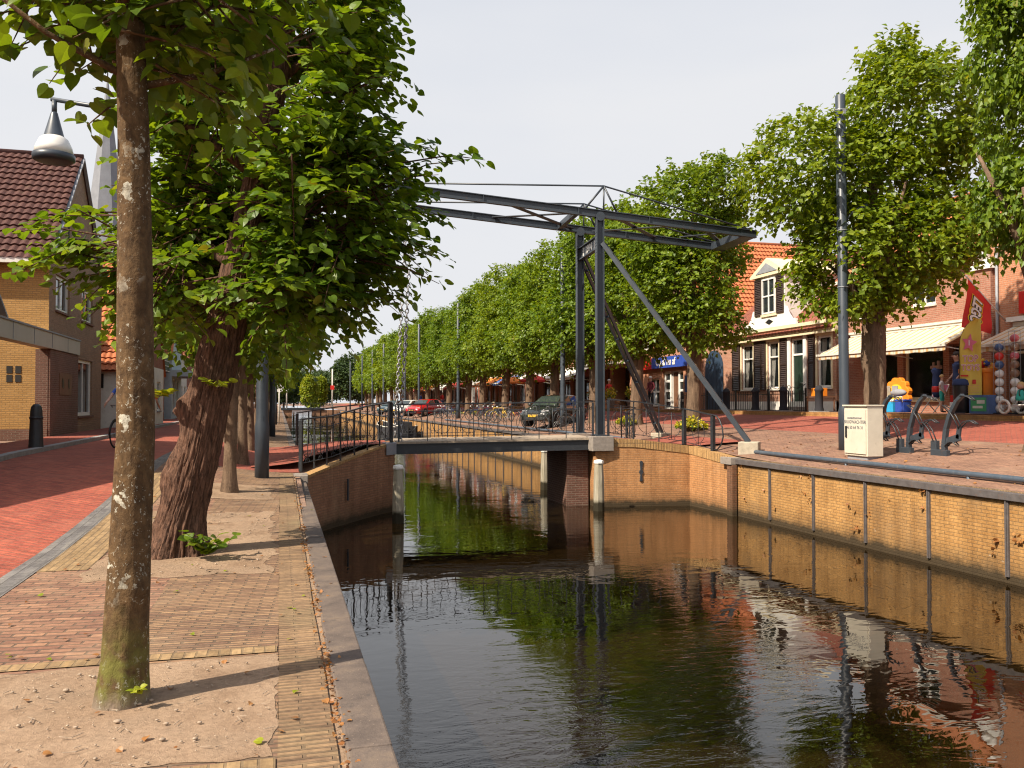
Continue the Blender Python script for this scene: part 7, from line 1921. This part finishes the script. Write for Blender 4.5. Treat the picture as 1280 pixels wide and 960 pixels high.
# ------------------------------------------------------------------ small litter on the ground
g = np.random.default_rng(3)
def scatter(n, fx, mat, name, size, flat=.25):
    P = np.array([fx() for _ in range(n)]); T_ = unit(np.c_[g.normal(size=(n, 2)), g.normal(0, .12, n)]); N_ = np.c_[g.normal(0, flat, (n, 2)), np.ones(n)]
    o = bpy.data.objects.new(name, leaf_mesh(name, P, T_, N_, size*(.5+.9*g.random(n)), [mat], True)); COL.objects.link(o); return tag(o, kind='stuff')
def gl(x0, x1, y0, y1, dz=.018):
    def f():
        x = x0+(x1-x0)*g.random(); y = y0+(y1-y0)*g.random()**1.4; return (x, y, ground(x, y)+dz)
    return f
o = scatter(560, lambda: (lambda y: (.285+.022*g.normal(), y, zl(.3, y)+.006+.02*g.random()))(1.5+16.5*g.random()**1.5 if g.random() < .4 else [2.2, 2.7, 3.1, 4.4, 5.2, 5.5, 6.9, 8.3, 9.6, 11, 13][int(11*g.random())]+.22*g.normal()), M['dead_leaf'], 'fallen_leaves', .022, .6); tag(o, 'dry brown leaf litter caught in the joint along the coping', 'leaf litter')
o = scatter(130, gl(-2.2, .5, 2.5, 16), M['dead_leaf'], 'fallen_leaves', .030); tag(o, 'scattered dry leaves on the left walkway', 'leaf litter')
o = scatter(40, gl(-2.0, .5, 2.5, 14), M['leaf_lime'], 'fallen_leaves', .035); tag(o, 'few yellow green leaves dropped on the left walkway', 'leaf litter')
o = scatter(240, gl(10.95, 14.5, 9, 24), M['dead_leaf'], 'fallen_leaves', .05); tag(o, 'dry leaves scattered on the right quay paving', 'leaf litter')

WS = [(10.868, 9.3+9.6*g.random(), .06-1.0*g.random()**2.2) for _ in range(20)]
def wl():
    c = WS[int(g.random()*len(WS))]; return (c[0]-.02*g.random(), c[1]+.05*g.normal(), c[2]+.04*g.normal())
o = scatter(75, wl, M['dead_leaf'], 'wall_weeds', .05, 1.5); tag(o, 'small rusty weeds growing from the joints of the yellow quay wall', 'weeds')
b = MB()
for k in range(600):
    x, y = (-2.0+1.95*g.random(), 4.05+1.5*g.random()) if k < 300 else (-1.7+1.6*g.random(), 8.4+4.0*g.random())
    s = (.003+.008*g.random()**3)*(1.6 if k % 41 == 0 else 1); b.sphere((x, y, zl(x, y)+.013+s*.3), s, 6, 4, 0, (1+.5*g.random(), 1, .7))
for k in range(90):
    x, y = (-2.0+1.95*g.random(), 4.05+1.5*g.random()); a = g.random()*6.28; q = .02+.05*g.random(); b.beam((x, y, zl(x, y)+.018), (x+q*math.cos(a), y+q*math.sin(a), zl(x, y)+.02), .003, .003)
M['pebble'] = plain('pebble', (.34, .26, .19), .9, 0, .4, 40, .2)
o = b.build('gravel', M['pebble']); tag(o, 'small pebbles and twigs lying in the sandy tree pits', 'gravel', kind='stuff')
# ------------------------------------------------------------------ light, sky, camera
EL = 45.0; to_sun = Vector((-.92, -.39, 0)).normalized()*math.cos(R(EL))+Vector((0, 0, math.sin(R(EL))))
sd = bpy.data.lights.new('sun', 'SUN'); sd.energy = 5.0; sd.angle = R(.6); sd.color = (1.0, .89, .73)
so = bpy.data.objects.new('sun', sd); COL.objects.link(so); so.rotation_euler = to_sun.to_track_quat('Z', 'Y').to_euler(); so.location = (-20, -8, 30)
w = bpy.data.worlds.new('World'); SC.world = w; w.use_nodes = True; nt = w.node_tree; nt.nodes.clear()
sk = nt.nodes.new('ShaderNodeTexSky'); sk.sky_type = 'NISHITA'; sk.sun_disc = False; sk.sun_elevation = R(EL); sk.sun_rotation = math.atan2(to_sun.x, to_sun.y)
sk.altitude = 0; sk.air_density = 1.0; sk.dust_density = 4.0; sk.ozone_density = 1.0
# thin summer haze: the sky pales to near white low down, stays blue overhead
tc = nt.nodes.new('ShaderNodeTexCoord'); sx = nt.nodes.new('ShaderNodeSeparateXYZ'); nt.links.new(tc.outputs['Generated'], sx.inputs[0])
mr = nt.nodes.new('ShaderNodeMapRange'); mr.interpolation_type = 'SMOOTHSTEP'; mr.inputs[1].default_value = 1.0; mr.inputs[2].default_value = .32; mr.inputs[3].default_value = .10; mr.inputs[4].default_value = .93
nt.links.new(sx.outputs[2], mr.inputs[0])
cn = nt.nodes.new('ShaderNodeTexNoise'); cn.inputs['Scale'].default_value = 1.6; cn.inputs['Detail'].default_value = 4; cm = nt.nodes.new('ShaderNodeMapping'); cm.inputs['Scale'].default_value = (1, 1, 3.2)
nt.links.new(tc.outputs['Generated'], cm.inputs[0]); nt.links.new(cm.outputs[0], cn.inputs['Vector'])
ad = nt.nodes.new('ShaderNodeMath'); ad.operation = 'MULTIPLY_ADD'; ad.inputs[1].default_value = .55; ad.inputs[2].default_value = -.28; nt.links.new(cn.outputs['Fac'], ad.inputs[0])
a2 = nt.nodes.new('ShaderNodeMath'); a2.operation = 'ADD'; a2.use_clamp = True; nt.links.new(mr.outputs[0], a2.inputs[0]); nt.links.new(ad.outputs[0], a2.inputs[1])
mx = nt.nodes.new('ShaderNodeMix'); mx.data_type = 'RGBA'; nt.links.new(a2.outputs[0], mx.inputs[0]); nt.links.new(sk.outputs[0], mx.inputs[6]); mx.inputs[7].default_value = (3.95, 4.0, 4.15, 1)
bg = nt.nodes.new('ShaderNodeBackground'); bg.inputs[1].default_value = .13
ou = nt.nodes.new('ShaderNodeOutputWorld'); nt.links.new(mx.outputs[2], bg.inputs[0]); nt.links.new(bg.outputs[0], ou.inputs[0])
cd = bpy.data.cameras.new('camera'); co = bpy.data.objects.new('camera', cd); COL.objects.link(co)
co.location = (0, 0, 1.6); cd.sensor_width = 36; cd.lens = 36*1060/1280; cd.clip_end = 3000; cd.clip_start = .05
co.rotation_euler = (PI/2+R(1.243), 0, -R(15.30))
SC.camera = co
SC.view_settings.view_transform = 'Standard'; SC.view_settings.look = 'None'; SC.view_settings.exposure = .68; SC.view_settings.gamma = 1
SC.render.engine = 'CYCLES'
SC.cycles.pixel_filter_type = 'BLACKMAN_HARRIS'; SC.cycles.filter_width = 1.15; SC.cycles.use_denoising = True; SC.cycles.max_bounces = 8; SC.cycles.transparent_max_bounces = 12; SC.cycles.caustics_reflective = False; SC.cycles.caustics_refractive = False; SC.cycles.sample_clamp_indirect = 6
